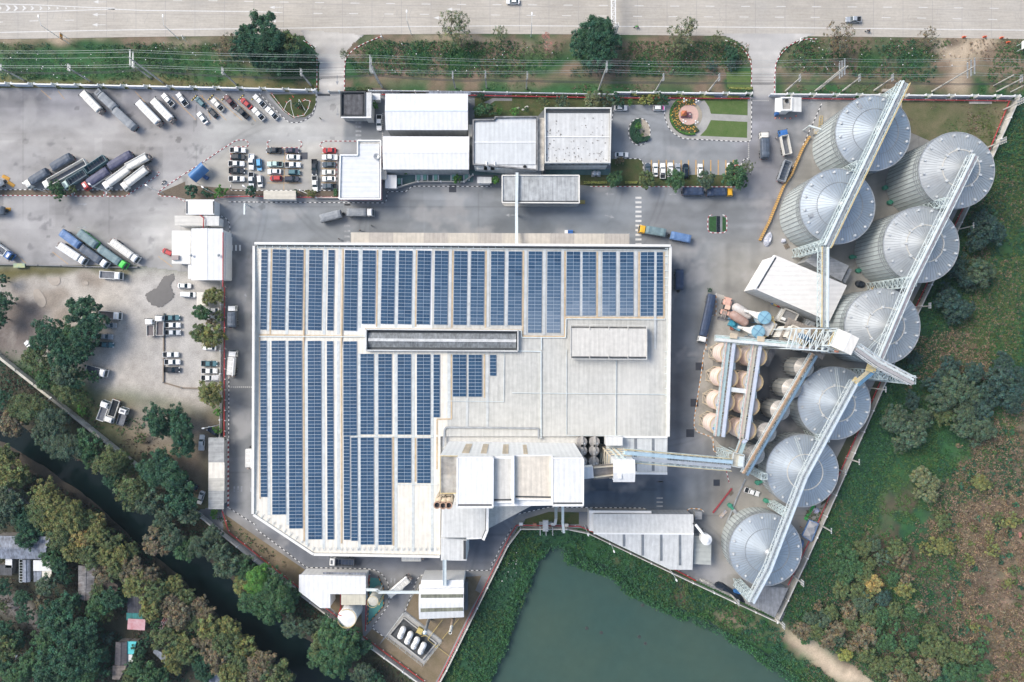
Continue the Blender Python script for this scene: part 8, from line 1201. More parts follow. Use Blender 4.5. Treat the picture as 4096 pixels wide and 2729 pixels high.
for c,r,x,y,hh_,l in((2,0,290,430,7,'bare tree with a few pink buds on the verge left of the big dark tree'),(3,3,2220,235,2,'bare white twiggy bush in the dry grass near the right edge')):
 p=W(c,r,x,y);g=random.Random(5);t=T('bare_tree',l,'tree',p);b=MB();tw_=MB()
 def br_(p,d,L,w,n):
  q=p+d*L;b.bar(p,q,w,w,5)
  if n==0:
   for _ in range(3):tw_.box(q+Vector((g.uniform(-.2,.2),g.uniform(-.2,.2),g.uniform(-.1,.2))),(.14,.14,.1),g.random())
   return
  for _ in range(3):br_(q,(d+Vector((g.uniform(-.7,.7),g.uniform(-.7,.7),g.uniform(-.1,.5)))).normalized(),L*.72,w*.6,n-1)
 br_(p,Vector((0,0,1)),hh_*.33,.07*hh_**.5,4);t.part('trunk',b,mat('bare_bark',(.42,.36,.32),.9));t.part('bud',tw_,mat('buds',(.45,.20,.16),.8))
def hedge(poly,h,kind,label,n,name='hedge',leaf=.17):
 X=[p.x for p in poly];Y=[p.y for p in poly];pp=[(p.x,p.y)for p in poly];k=n*6;xs,ys=RNG.uniform(min(X),max(X),k),RNG.uniform(min(Y),max(Y),k);m=inpoly(xs,ys,pp);xs,ys=xs[m][:n],ys[m][:n];n=len(xs);z=h*np.where(RNG.random(n)<.7,RNG.uniform(.85,1.02,n),RNG.random(n));tone=RNG.uniform(.65,1.35,(n,1))*RNG.uniform(.85,1.15,(n,3))
 t=T(name,label,'hedge',(sum(X)/len(X),sum(Y)/len(Y),0));me=leafmesh('foliage',np.stack([xs-t.loc.x,ys-t.loc.y,z],1),RNG.normal(size=(n,3))*.5+np.array((0,0,1)),leaf*RNG.uniform(.7,1.3,n),tone);me.materials.append(LM[kind]);link('foliage',me,parent=t.o);b=MB();b.prism(pp,.03,h*.8);t.part('core',b,mat('hedge_core',(.03,.045,.02),.9));return t
def hz(c,r,*pts):return[W(c,r,x,y)for x,y in pts]
hedge(hz(1,0,(1195,815),(1520,822),(1520,838),(1195,832)),1.0,'lime','yellow hedge along the upper wall right of the guard post',900);hedge(hz(2,0,(0,842),(640,846),(640,866),(0,862)),.9,'yellow','long yellow green hedge beside the red pipe above the garden',1400);hedge(hz(2,0,(1070,848),(1140,850),(1360,858),(1630,862),(1630,880),(1380,876),(1070,866)),1.0,'lime','bright yellow hedge along the wall above the shrine bed',1400);hedge(hz(2,0,(1640,864),(1805,868),(1805,886),(1640,884)),1.0,'lime','short bright yellow hedge between two wall gaps above the lawn',700);hedge(hz(2,0,(1930,866),(2028,868),(2028,886),(1930,884)),1.0,'lime','shortest bright yellow hedge near the right gate',450);hedge(hz(2,0,(1938,790),(2144,796),(2144,812),(1938,806)),1.0,'lime','golden edge hedge on the small lawn outside the right gate',700);hedge(hz(2,0,(1938,808),(2144,814),(2144,846),(1938,842)),.8,'mid','dark green clipped hedge below the golden one outside the right gate',900)
hedge(hz(1,0,(805,792),(900,792),(900,820),(805,818)),.9,'mid','dark clipped hedge outside the guard post wall',600);hedge(hz(1,0,(905,780),(1040,790),(1040,816),(905,814)),.9,'olive','olive clipped hedge right of the dark one outside the guard post',700);hedge(hz(2,1,(640,62),(850,62),(850,82),(640,82)),.8,'lime','yellow hedge left of the tree row above the factory lane',600);hedge(hz(2,1,(1010,62),(1120,62),(1120,82),(1010,82)),.8,'lime','short yellow hedge between the first two trees of the row',400);hedge(hz(1,1,(703,130),(730,130),(730,200),(703,200)),1.2,'mid','small upright green hedge beside the canteen\'s left wall',350)
a1=[(1590+170*math.cos(math.radians(a)),1035+165*math.sin(math.radians(a)))for a in range(60,300,12)];a2=[(1578+92*math.cos(math.radians(a)),1035+92*math.sin(math.radians(a)))for a in range(290,50,-12)]
hedge(hz(2,0,*(a1+a2)),.7,'olive','crescent flower bed of olive and orange plants round the pink shrine disc',3800,'flower_bed');hedge(hz(2,0,*([(1592+184*math.cos(math.radians(a)),1037+178*math.sin(math.radians(a)))for a in range(75,285,12)]+[(1592+168*math.cos(math.radians(a)),1037+163*math.sin(math.radians(a)))for a in range(280,70,-12)])),.8,'bright','thin green border hedge round the crescent flower bed',1400)
fb=MB();
for k in range(110):a=math.radians(random.uniform(65,295));q=W(2,0,1588+random.uniform(95,165)*math.cos(a),1035+random.uniform(95,160)*math.sin(a),.75);fb.box(q,(.25,.25,.2),a)
tag(link('flowers',fb.mesh('flowers',mat('flower_orange',(.62,.20,.07),.7,col2=(.70,.50,.08),scale=.8))),kind='stuff')
el=lambda a,k=1.0:(1141+88*k*math.cos(math.radians(a)),1182+112*k*math.sin(math.radians(a)))
hedge(hz(2,0,*([el(a)for a in range(95,268,12)]+[(1150,1070),(1140,1160),(1100,1180),(1110,1240)])),.7,'dark','dark green planting on the left of the oval island',1800,'flower_bed');hedge(hz(2,0,(1090,1270),(1115,1180),(1135,1175),(1150,1240),(1225,1225),(1234,1240),(1215,1262),(1150,1280)),1.1,'dark','curled clipped hedge at the foot of the oval island',1200)
sheet('gravel_bed',[hz(2,0,(1152,1064),(1200,1078),(1232,1130),(1237,1190),(1232,1222),(1160,1225),(1145,1160))],.06,mat('gravel',(.44,.38,.30),.95,scale=3,var=.2,fine=.25,fscale=9))
sheet('lawn',[hz(2,1,(1765,380),(1830,368),(1830,512),(1765,505)),hz(2,1,(1885,372),(1915,385),(1917,500),(1885,512))],.06,mat('island_grass',(.028,.095,.028),.95,scale=.8,var=.3,fine=.25,fscale=5));b=MB();b.poly(hz(2,1,(1832,370),(1864,370),(1864,514),(1832,514)),.07);solo('drain_water',b,mat('drain_dark',(.012,.015,.02),.2),kind='structure')
def scatter(name,polys,dens,kinds,size,hgt,clump=5,avoid=(),cover=.42,ns=.06,warp=0,vv=.28):
 tot=[]
 for ci,kd in enumerate(kinds):
  PT=[]
  for poly in polys:
   q=PP(*poly);x0,y0=q.min(0);x1,y1=q.max(0);A=(x1-x0)*(y1-y0)*S*S;n=int(A*dens/len(kinds)*1.25);X,Y=RNG.uniform(x0,x1,n),RNG.uniform(y0,y1,n);m=inpoly(X+(fbm(X,Y,.006,91,3)-.5)*warp,Y+(fbm(X,Y,.006,95,3)-.5)*warp,q)
   for av in avoid:m&=~inpoly(X,Y,av)
   m&=fbm(X,Y,ns*S,60+ci*13,3)>cover;PT.append(np.stack([X[m],Y[m]],1))
  p=np.concatenate(PT)
  if not len(p):continue
  wxy=np.stack([(p[:,0]-CX)*S,(CY-p[:,1])*S],1);n=len(p);g=RNG;base=np.repeat(wxy,clump,0)+g.normal(size=(n*clump,2))*size*1.1;z=abs(g.normal(size=(n*clump,1)))*hgt*np.repeat(g.uniform(.4,1.2,(n,1)),clump,0);w=np.repeat(g.uniform(1-vv,1+vv,(n,1)),clump,0)*g.uniform(.85,1.15,(n*clump,3));me=leafmesh(name,np.concatenate([base,z],1),g.normal(size=(n*clump,3))*.55+np.array((0,0,.8)),size*g.uniform(.6,1.3,n*clump),w);me.materials.append(LM[kd]);tag(link(name,me),kind='stuff')
TRK=PP((1780,1425),(1850,1462),(1930,1508),(2010,1568),(1940,1585),(1885,1538),(1825,1494))
LM['weed']=leafmat('leaf_weed',(.036,.112,.036));LM['weed2']=leafmat('leaf_weed2',(.062,.118,.036));LM['dry']=leafmat('leaf_dry',(.225,.165,.112));LM['dry2']=leafmat('leaf_dry2',(.150,.118,.078));LM['deep']=leafmat('leaf_deep',(.027,.085,.046));LM['lush']=leafmat('leaf_lush',(.095,.125,.038));LM['straw']=leafmat('leaf_straw',(.23,.17,.10));LM['litter']=leafmat('leaf_litter',(.07,.055,.038));LM['bank']=leafmat('leaf_bank',(.036,.110,.050))
vg=[((0,100),(560,100),(735,140),(735,186),(0,182)),((800,120),(850,95),(1700,95),(1727,150),(1640,172),(1180,178),(810,172)),((1800,110),(1880,92),(2190,95),(2140,190),(1800,160)),((2290,110),(2360,100),(2360,230),(2250,225))]
scatter('verge_weeds',vg,2.4,('weed','weed2','deep'),.21,.3,7,cover=.50);scatter('verge_weeds',[((480,100),(565,95),(570,150),(490,150)),((830,100),(1720,95),(1720,125),(830,118)),((1380,105),(1720,105),(1720,150),(1390,145)),((1830,95),(2160,90),(2140,130),(1830,120)),((2080,90),(2353,90),(2353,140),(2130,140))],1.4,('dry2','dry','weed2'),.18,.2,7,cover=.50)
bank=[((1190,1216),(1340,1218),(1345,1290),(1260,1275),(1225,1330),(1190,1420),(1140,1530),(1100,1600),(1000,1600),(1100,1400)),((1340,1222),(1600,1345),(1800,1450),(1790,1500),(1560,1405),(1430,1350),(1340,1290)),((1780,1480),(1900,1545),(1960,1600),(1850,1600),(1760,1510))]
scatter('bank_shrubs',bank,3.0,('bank','weed','deep','weed2'),.25,.7,10,(POND,TRK),.44);edge_=[((1190,1380),(1240,1290),(1262,1260),(1240,1260),(1190,1330),(1130,1480),(1085,1568),(1125,1568),(1165,1490)),((1290,1268),(1350,1285),(1420,1315),(1445,1350),(1540,1395),(1600,1412),(1650,1442),(1750,1498),(1860,1575),(1800,1560),(1720,1500),(1640,1452),(1540,1412),(1440,1365),(1400,1325),(1300,1295))]
scatter('bank_shrubs',edge_,5.0,('bank','bank','weed'),.27,.95,10,(),.40)
fld=[((2330,240),(2400,200),(2400,1120),(2150,1180),(2000,1200),(1880,1300),(1800,1425),(1850,1330),(2000,960),(2110,720),(2200,540))]
scatter('field_weeds',fld,3.4,('weed','deep','weed2'),.23,.4,8,cover=.42,warp=120);scatter('field_grass',[((2230,250),(2400,200),(2400,1100),(2260,1000),(2200,700)),((2180,620),(2300,560),(2340,800),(2150,800))],3.0,('lush','lush','dry'),.20,.25,7,cover=.46,warp=200);scatter('field_weeds',[((1870,1150),(2200,1180),(2210,1500),(2300,1600),(1900,1590),(1810,1440))],3.0,('deep','weed','weed2','dry2'),.24,.45,8,cover=.42,warp=200,avoid=(TRK,));scatter('dry_grass',[((2240,1000),(2400,900),(2400,1620),(2290,1620),(2200,1480),(2190,1260),(2130,1180)),((2080,780),(2260,760),(2270,850),(2090,920)),((1985,1340),(2060,1420),(2010,1440))],3.6,('dry','dry2','dry','straw'),.22,.6,9,cover=.40,warp=260,avoid=(TRK,),vv=.55);scatter('wall_ivy',[((2140,620),(2230,640),(2060,1040),(1930,1330),(1850,1420),(1800,1422),(1995,960))],4.5,('deep','weed','deep'),.24,.4,8,cover=.22);scatter('low_bushes',[((2200,1020),(2400,900),(2400,1600),(2200,1600),(2150,1200))],.12,('weed2','deep','lush','dry2'),.45,1.0,26,cover=.46)
scatter('canal_bank_weeds',[((0,815),(330,1080),(450,1180),(960,1575),(860,1575),(470,1265),(240,1090),(0,950)),((0,1040),(230,1170),(480,1400),(650,1568),(0,1568))],1.6,('deep','litter','litter'),.26,.45,7,(CANAL,),.45);scatter('lot_weeds',[((60,800),(180,880),(340,1050),(330,1075),(0,810)),((250,960),(330,960),(470,1140),(440,1165),(330,1070)),((480,1180),(520,1190),(690,1312),(640,1300))],1.2,('weed','litter','weed2'),.26,.25,4,cover=.48);scatter('inner_weeds',[((2090,240),(2320,245),(2270,360),(2180,310),(2080,290)),((1830,200),(2040,190),(2040,215),(1830,215)),((0,186),(735,192),(735,208),(0,200)),((1130,190),(1500,195),(1500,214),(1100,212))],1.3,('weed2','dry2'),.22,.15,4,cover=.50)
lit=MB()
for k in range(150):
 z_=random.choice(((0,730,95,180),(850,1700,100,170),(1830,2200,90,160),(1130,1190,1240,1340)));q=P(random.uniform(*z_[:2]),random.uniform(*z_[2:]));lit.box((q.x,q.y,.35),(random.uniform(.12,.35),random.uniform(.1,.28),.1),random.random()*3)
tag(link('litter',lit.mesh('litter',mat('litter_white',(.72,.72,.72),.6))),kind='stuff')
pd=MB()
def wall(label,pts,h=2.2,th=.25,bay=7.6,m=concw,cap=white,step=None,name='boundary_wall'):
 t=T(name,label,'wall',pts[0]);b=MB();pil=MB();q=resample(pts,bay);q=[Vector((p.x,p.y,0))for p in q]
 for i,(a,c)in enumerate(zip(q,q[1:])):
  d=c-a
  if d.length<.2:continue
  hh_=h-(i%2)*.006;b.box((a+c)/2+Vector((0,0,hh_/2)),(d.length-.3,th,hh_),math.atan2(d.y,d.x))
 for a in q:pil.box(a+Vector((0,0,(h+.25)/2)),(.4,.4,h+.25))
 t.part('panel',b,m);t.part('pillar',pil,cap);return t
wp=mat('wall_paint',(.60,.64,.70),.7,var=.1)
def stepped(label,c,r,pts,bay=7.6,h=2.3):
 """panels with open grilles set back between them, as along the upper boundary"""
 p=[Vector((*W(cc,rr,x,y).xy,0))for cc,rr,x,y in pts];t=T('boundary_wall',label,'wall',p[0]);q=resample(p,bay);b,g,k=MB(),MB(),MB()
 for i,(a,c_)in enumerate(zip(q,q[1:])):
  d=c_-a;L=d.length;rz=math.atan2(d.y,d.x)
  if L<1:continue
  m1=a.lerp(c_,.36);b.box(m1+Vector((0,0,h/2)),(L*.70,.22,h),rz);k.box(m1+Vector((0,0,h+.05)),(L*.72,.4,.12),rz);m2=a.lerp(c_,.86)
  for zz in range(7):g.box(m2+Vector((0,.5,.25+zz*.3)),(L*.27,.05,.06),rz)
  for s in(.73,.99):k.box(a.lerp(c_,s)+Vector((0,.25,h*.5)),(.22,.75,h+.1),rz)
 t.part('panel',b,wp);t.part('grille',g,steelw);t.part('coping',k,white);return t
stepped('long white panelled wall between the west yard and the highway verge',0,0,[(0,0,-60,770),(0,0,2294,815),(1,0,550,832)]);stepped('white panelled wall from the lawn bed to the right gate',0,0,[(2,0,905,850),(2,0,2150,862)]);stepped('white panelled wall from the right gate to the plant\'s far corner',0,0,[(3,0,0,866),(3,0,300,868),(3,0,2215,885)])
wall('low wall with a red pipe between guard post and garden',[W(1,0,1020,828),W(1,0,1900,838),W(2,0,900,862)],1.8,.2,m=wp);wall('low white rail wall closing the left gate',[W(1,0,660,830),W(1,0,760,830)],1.4,.15,3.4,name='gate',cap=steelw)
wall('pale east wall running down beside the silos',[W(3,0,2215,888),W(3,0,1985,1395),W(3,1,1765,290),W(3,1,1310,1240),W(3,2,1100,110),W(3,2,470,1540),W(3,3,190,740),W(3,3,60,1010)],2.4,.35);wall('grey south wall between shed corner and pond path',[W(3,3,60,1010),W(2,3,1560,640),W(2,3,600,185),W(2,3,40,185),W(1,3,2294,260),W(1,3,1650,1568),W(1,3,1600,1640)],2.0,.3);wall('pale canal wall along the bottom corner yard',[W(1,3,1490,1568),W(1,3,960,1180),W(1,3,300,680),W(0,3,2294,460),W(0,3,1740,10)],2.2,.45);wall('long pale concrete canal wall below the dirt lot',[W(0,2,1298,1075),W(0,2,840,710),W(0,2,480,420),W(0,2,0,40),W(0,2,-150,-90)],2.2,.8,m=mat('canal_wall',(.55,.52,.44),.9,scale=.4,var=.25),cap=concw)
wall('low grey kerb wall below the lower truck group',[W(0,1,-60,802),W(0,1,430,812),W(0,1,1120,832),W(0,1,1240,828)],.8,.4,m=concd,cap=concd);wall('low brown kerb wall round the lot parking, above the tree',[W(0,1,1472,1245),W(0,2,1468,335),W(0,2,1810,345)],.4,.35,m=mat('kerb_brown',(.25,.20,.15),.9),cap=concd);wall('thin pale wall beside the red pipe along the perimeter lane',[W(0,1,2000,960),W(0,2,1990,490),W(0,2,1985,780)],1.8,.15,cap=steelw)
wall('pale low wall below the green courtyard',[W(1,1,1265,120),W(1,1,1330,112),W(1,1,1395,66),W(1,1,1945,68),W(1,1,1945,5)],1.5,.25,cap=white);wall('grey wall with a red rail below the car park',[W(1,1,405,145),W(1,1,408,210),W(1,1,750,212)],1.3,.25,cap=white)
for lab,pts,z in(('red fire pipe along the wall above the garden',[(1,0,1125,848),(1,0,1955,855),(2,0,900,878),(2,0,2130,884)],.8),('red fire pipe along the wall right of the gate',[(3,0,300,884),(3,0,2165,905),(3,0,1975,1370)],.9),('red fire pipe beside the upper silos\' east wall',[(3,1,1755,285),(3,1,1305,1225)],.9),('red fire pipe beside the low silos\' east wall',[(3,2,1085,110),(3,2,450,1540),(3,3,180,700)],.9),('red fire pipe beside the south wall',[(2,3,1650,660),(2,3,1480,570),(2,3,640,185),(2,3,600,172),(2,3,40,162),(1,3,2280,245),(1,3,1630,1568)],.8),('red fire pipe along the bottom canal wall',[(1,3,1505,1560),(1,3,950,1150),(1,3,310,665),(0,3,2050,225),(0,3,1990,30)],.8),('long straight red fire pipe beside the perimeter lane',[(0,1,2012,1005),(0,2,2010,100),(0,2,2008,780)],1.9),('red fire pipe below the kerbed car park',[(0,1,1950,200),(0,1,2294,190),(1,1,70,195),(1,1,420,200),(1,1,745,202)],.9),('short red pipe frame at the pit of the corner yard',[(1,3,1015,610),(1,3,990,780),(1,3,980,1110)],1.2),('red pipe run beside the round white tank',[(1,3,757,780),(1,3,757,900),(1,3,740,960)],2.0)):
 p=[W(c,r,x,y,z)for c,r,x,y in pts];t=T('fire_pipe',lab,'pipe',p[0]*Vector((1,1,0)));b=MB();b.path(p,.34,.3,8);t.part('pipe',b,pipered);b=MB()
 for q in resample(p,3.4):b.bar((q.x,q.y,0),q,.12);b.box((q.x+.25,q.y+.25,z+.05),(.28,.22,.12))
 t.part('bracket',b,mat('bracket_pale',(.66,.60,.58),.6))
def stripes(c,r,pts,lab,w=.6,h=1.2):
 p=resample([W(c,r,x,y)for x,y in pts],.38);b=MB()
 for i in range(len(p)-1):
  d=p[i+1]-p[i];b.cur=i%2
  if d.length>.1:b.box((p[i]+p[i+1])/2+Vector((0,0,h/2)),(d.length+.01,w+(i%2)*.008,h+(i%2)*.006),math.atan2(d.y,d.x))
 solo('barrier',b,[mat('stripe_orange',(.58,.33,.09),.7),mat('stripe_dark',(.33,.22,.10),.8)],lab,'barrier')
stripes(3,0,[(365,1230),(300,1340),(205,1560)],'orange striped barrier wall beside the topmost silo');stripes(3,1,[(210,-10),(130,110),(5,420),(-80,590)],'orange striped barrier wall beside the left column silo')
b=MB();[b.box(W(1,0,560+14*k,851)+Vector((0,0,.05)),(.5,.7,.1))for k in range(8)];solo('drain_grate',b,trim,'dark drain grate across the left gate','drain grate')
for c,r,x0,y0,x1,y1,n,l in((2,0,2150,903,2294,903,9,'pale drain grate strip across the right gate lane'),(0,2,2058,333,2270,333,13,'pale drain grate strip across the perimeter lane'),(2,0,2120,1285,2120,1410,8,'pale drain grate strip beside the visitor bays'),(1,0,1136,1020,1134,1250,14,'pale drain grate strip left of the ridged warehouse')):
 b=MB();
 for k in range(n):q=W(c,r,x0+(x1-x0)*k/(n-1),y0+(y1-y0)*k/(n-1));b.box(q+Vector((0,0,.05)),(.42,.42,.06))
 solo('drain_grate',b,mat('grate_pale',(.42,.41,.39),.8),l,'drain grate')
NP=[]
woodc=mat('pole_concrete',(.52,.50,.46),.85,var=.15)
def pole(c,r,x,y,h,lab,arms=2,wide=2.4,group='utility poles along the verge',tall=False):
 p=W(c,r,x,y);p.z=-.1;t=T('utility_pole',lab,'utility pole',p,0,group);b=MB();b.loft([[(p.x+s*a,p.y+q*a,z)for s,q in((-1,-1),(1,-1),(1,1),(-1,1))]for a,z in((.22,-.1),(.13,h))]);t.part('pole',b,woodc);tops=[]
 for k in range(arms):
  z=h-.3-k*(1.6 if tall else.8);b=MB();b.box((p.x,p.y+.1,z),(.16,wide,.16));b.box((p.x+.25,p.y+.1,z),(.10,wide,.12));t.part('crossarm',b,steelg);b=MB()
  for s in(-.45,0,.45):b.lathe((p.x,p.y+.1+s*wide,z+.08),[(.09,0),(.12,.2),(.05,.4)],8)
  t.part('insulator',b,offw)
  tops+=[Vector((p.x,p.y+.1+s*wide,z+.45))for s in(-.45,0,.45)][::1 if k==0 else 2]
 return tops
TALL=[pole(0,0,1460,742,20,'tall double armed concrete pole above the upper white bulk trucks',2,5.0,tall=True),pole(1,0,1130,785,20,'tall double armed concrete pole behind the guard post',2,5.0,tall=True),pole(2,0,775,808,20,'tall concrete pole below the big dark highway tree',2,3.0,tall=True),pole(3,0,425,815,20,'tall twin armed pole left of the topmost silo',3,5.0,tall=True),pole(3,0,1470,820,21,'tall leaning looking pole beyond the topmost silo gallery',3,5.0,tall=True)]
p=W(3,0,455,805);b=MB();b.bar((p.x,p.y,0),(p.x,p.y,19.5),.36);solo('utility_pole',b,woodc,'bare second shaft beside the tall twin armed pole','utility pole')
LOW=[pole(*a[:4],11.5,a[4],2,2.2)for a in((0,0,215,720,'leftmost low cable pole along the upper wall'),(0,0,805,727,'second low cable pole from the left along the upper wall'),(0,0,1352,700,'low cable pole beside the tall pole above the bulk trucks'),(0,0,2115,757,'low cable pole above the aslant parked cars'),(1,0,492,768,'low cable pole left of the left gate drive'),(1,0,1100,745,'low cable pole beside the tall pole behind the guard post'),(1,0,1785,790,'low cable pole above the ridged warehouse, left of two'),(1,0,2065,785,'low cable pole above the ridged warehouse, right of two'),(2,0,128,795,'low cable pole above the ribbed office garden'),(2,0,1290,810,'low cable pole above the palm trees'),(2,0,1765,812,'low cable pole left of the small lawn at the right gate'),(3,0,160,815,'low cable pole just right of the right gate'),(3,0,668,815,'low cable pole with extra grilles left of the gallery tip'),(3,0,950,812,'low cable pole nearest the gallery tip'),(3,0,2050,822,'low cable pole at the far right of the verge'))]
for c,r,x,y,l in((3,0,2022,768,'bare leaning post near the far right dirt track'),(3,0,2175,825,'bare post at the far right end of the verge')):p=W(c,r,x,y);b=MB();b.bar((p.x,p.y,0),(p.x,p.y,9),.3);solo('utility_pole',b,woodc,l,'utility pole')
def cable(label,pts,sag,m,r_=.05):
 b=MB()
 for a,c_ in zip(pts,pts[1:]):
  n=8;q=[a.lerp(c_,k/n)-Vector((0,0,sag*4*(k/n)*(1-k/n)))for k in range(n+1)];b.path(q,r_,r_)
 tag(link('power_cable',b.mesh('power_cable',m)),label,'cable','overhead power cables')
ext=lambda row,dx:[row[0]+Vector((-dx,.3,0))]+row+[row[-1]+Vector((dx,-1,0))]
cw_=mat('cable_pale',(.36,.41,.40),.5,metal=.2);cd_=mat('cable_dark',(.03,.035,.04),.7)
for i,nm in enumerate(('upper','second','lower')):cable('%s strand of the pale high voltage line along the verge'%nm,ext([t[i]for t in TALL],70),1.2,cw_,.045)
for i,nm in enumerate(('rear','front')):cable('%s lower strand of the pale high voltage line along the verge'%nm,ext([t[3+i]for t in TALL],70),1.2,cw_,.045)
for i,nm in enumerate(('northern','middle','southern')):cable('%s dark cable on the low poles along the upper wall'%nm,ext([t[i]for t in LOW],50),.5,cd_,.04)
for i in range(3):cable('%s of three thick dark bundles hung low on the verge poles'%('top','middle','bottom')[i],ext([t[1]+Vector((0,-.3,-3.6-i*.7))for t in LOW],50),.6,cd_,.09)
for c,r,x,y,h,l,g_ in((3,0,2110,985,9,'grilled pole at the plant\'s upper right corner',4),(3,0,1960,1325,9,'grilled pole leaning over the east wall by the rightmost silo',4),(3,1,1680,495,9,'slim pole on the east wall beside the second right silo',1),(3,1,1310,1185,9,'double armed pole beside the silo behind the headhouse',2),(3,2,880,335,12,'long grey pole reaching over the wall below the boom tip',1),(3,2,695,965,9,'pole on the east wall beside the rust streaked silo, upper',1),(3,2,628,1072,5,'short pole on the east wall just below the upper one',1),(3,3,455,150,9,'pole on the east wall beside the canopy tent',1),(3,3,215,605,9,'grilled pole on the east wall beside the bottommost silo',3),(3,3,62,985,8,'grilled pole at the plant\'s bottom wall corner',3),(2,3,1962,782,8,'white armed pole beside the black plastic heap',2)):pole(c,r,x,y,h,l,g_,1.8,'poles along the plant\'s boundary wall')
def lamp(c,r,x,y,h,dx,dy,lab,group=None,globe=False):
 p=W(c,r,x,y);t=T('street_lamp',lab,'street lamp',p,0,group);b=MB();b.lathe(p,[(.14,0),(.12,.4),(.07,h)],8);e=Vector((p.x+dx,p.y+dy,h+.4));b.bar((p.x,p.y,h-.1),e,.1,.1,6);t.part('pole',b,steelw);b=MB();d=Vector((dx,dy,0)).normalized();b.loft([[e+Vector((-d.y*s,d.x*s,z))for s,z in((-.14,0),(.14,0),(.1,.12),(-.1,.12))],[e+d*.45+Vector((-d.y*s,d.x*s,z))for s,z in((-.30,0),(.30,0),(.22,.16),(-.22,.16))],[e+d*.95+Vector((-d.y*s,d.x*s,z))for s,z in((-.18,.02),(.18,.02),(.12,.12),(-.12,.12))]]);t.part('lamp_head',b,white)
GL_='street lamps along the highway'
lamp(0,0,552,352,10,-.4,2.2,'leftmost highway lamp, beside the orange sign',GL_);lamp(0,0,1602,350,10,0,2.2,'highway lamp second from the left, above the green verge',GL_);lamp(1,0,1393,310,10,0,2.2,'highway lamp right of the left entrance',GL_);lamp(2,0,170,330,10,0,2.2,'highway lamp beside the bare pink tree',GL_)
for c,r,x,y,h,dx,dy,l in((0,1,428,158,9,-.9,.6,'yard lamp left of the bushy tree at the truck cluster'),(0,1,994,164,9,-.9,.6,'yard lamp below the cream bulk trucks'),(0,1,1467,168,8,-.9,.6,'yard lamp at the tip of the slanting kerb bed'),(0,1,1922,168,6,-.7,.5,'yard lamp above the small gatehouse'),(0,1,2290,165,7,-.7,.5,'yard lamp rising through the dark round tree'),(2,3,650,165,6,.3,-.8,'lamp at the left end of the wedge shed wall'),(2,3,880,318,5,.3,-.8,'lamp on the pond wall under the wedge shed'),(2,3,1415,560,6,.4,-.8,'lamp on the pond wall at the wedge shed\'s lower corner'),(0,2,500,440,4,.8,.5,'lamp on the canal wall near the three trucks'),(0,2,1125,920,4,.8,.5,'lamp on the canal wall near its open end'),(0,3,-10,785,6,1.2,-.2,'white lamp over the village lane at the left edge'),(0,3,232,1305,5,.6,1.0,'white lamp among the dark village trees'),(0,2,1980,665,5,-3,-.6,'white pole lying across the dark pickup above the car shed')):lamp(c,r,x,y,h,dx,dy,l)
for x,y,l in((1530,925,'upper left'),(1637,932,'upper right'),(1524,1113,'lower left'),(1632,1120,'lower right')):
 p=W(2,0,x,y);t=T('garden_lamp','%s garden lamp of three white globes round the pink shrine disc'%l,'garden lamp',p,0,'globe lamps round the shrine');b=MB();b.lathe(p,[(.08,0),(.05,2.4)],8)
 g=MB()
 for k in range(3):a=2*PI*k/3;e=p+Vector((.5*math.cos(a),.5*math.sin(a),2.5));b.bar(p+Vector((0,0,2.3)),e,.05)
 t.part('pole',b,steelg)
 for k in range(3):a=2*PI*k/3;e=p+Vector((.5*math.cos(a),.5*math.sin(a),2.5));g=MB();g.lathe(e,[(.02,0),(.2,.08),(.28,.28),(.2,.48),(.02,.56)],14);t.part('globe',g,white,smooth=True)
c=W(2,0,1577,1035);t=T('shrine','small orange roofed shrine and purple pedestal on a round pink disc','shrine',c);b=MB();b.lathe(c,[(3.35,0),(3.35,.55),(.02,.56)],48);t.part('disc',b,mat('pink_paving',(.60,.40,.33),.8,scale=2,var=.08));b=MB()
for k in range(4):
 r0=3.36+.33*k;z=.45-.11*k;lo=[(c.x+r0*math.cos(math.radians(a)),c.y+r0*math.sin(math.radians(a)))for a in range(-50,51,5)];hi=[(c.x+(r0+.32)*math.cos(math.radians(a)),c.y+(r0+.32)*math.sin(math.radians(a)))for a in range(50,-51,-5)];b.prism(lo+hi,.02,z)
t.part('step',b,mat('step_stone',(.42,.37,.29),.85,scale=2));b=MB();p0=W(2,0,1556,1033,.6);b.box(p0+Vector((0,0,.3)),(3.4,1.7,.6));b.box(p0+Vector((0,0,.65)),(3.2,1.5,.12));t.part('pedestal',b,mat('pedestal_purple',(.24,.10,.12),.6));b=MB();q=p0+Vector((-.85,.2,1.7));b.taper([q+Vector(v)for v in((-.85,-.75,0),(.85,-.75,0),(.85,.75,0),(-.85,.75,0))],[q+Vector(v)for v in((-.1,-.08,.8),(.1,-.08,.8),(.1,.08,.8),(-.1,.08,.8))]);t.part('shrine_roof',b,mat('shrine_orange',(.52,.15,.07),.55));b=MB()
for sx in(-.6,.6):
 for sy in(-.5,.5):b.bar(q+Vector((sx,sy,-1)),q+Vector((sx,sy,0)),.14)
b.box(q+Vector((0,0,-.85)),(1.6,1.4,.25));t.part('shrine_column',b,mat('shrine_gold',(.62,.34,.08),.5));b=MB();b.lathe(p0+Vector((1.2,0,.7)),[(.22,0),(.26,.3),(.2,.3),(.18,.05)],14);t.part('incense_pot',b,offw)
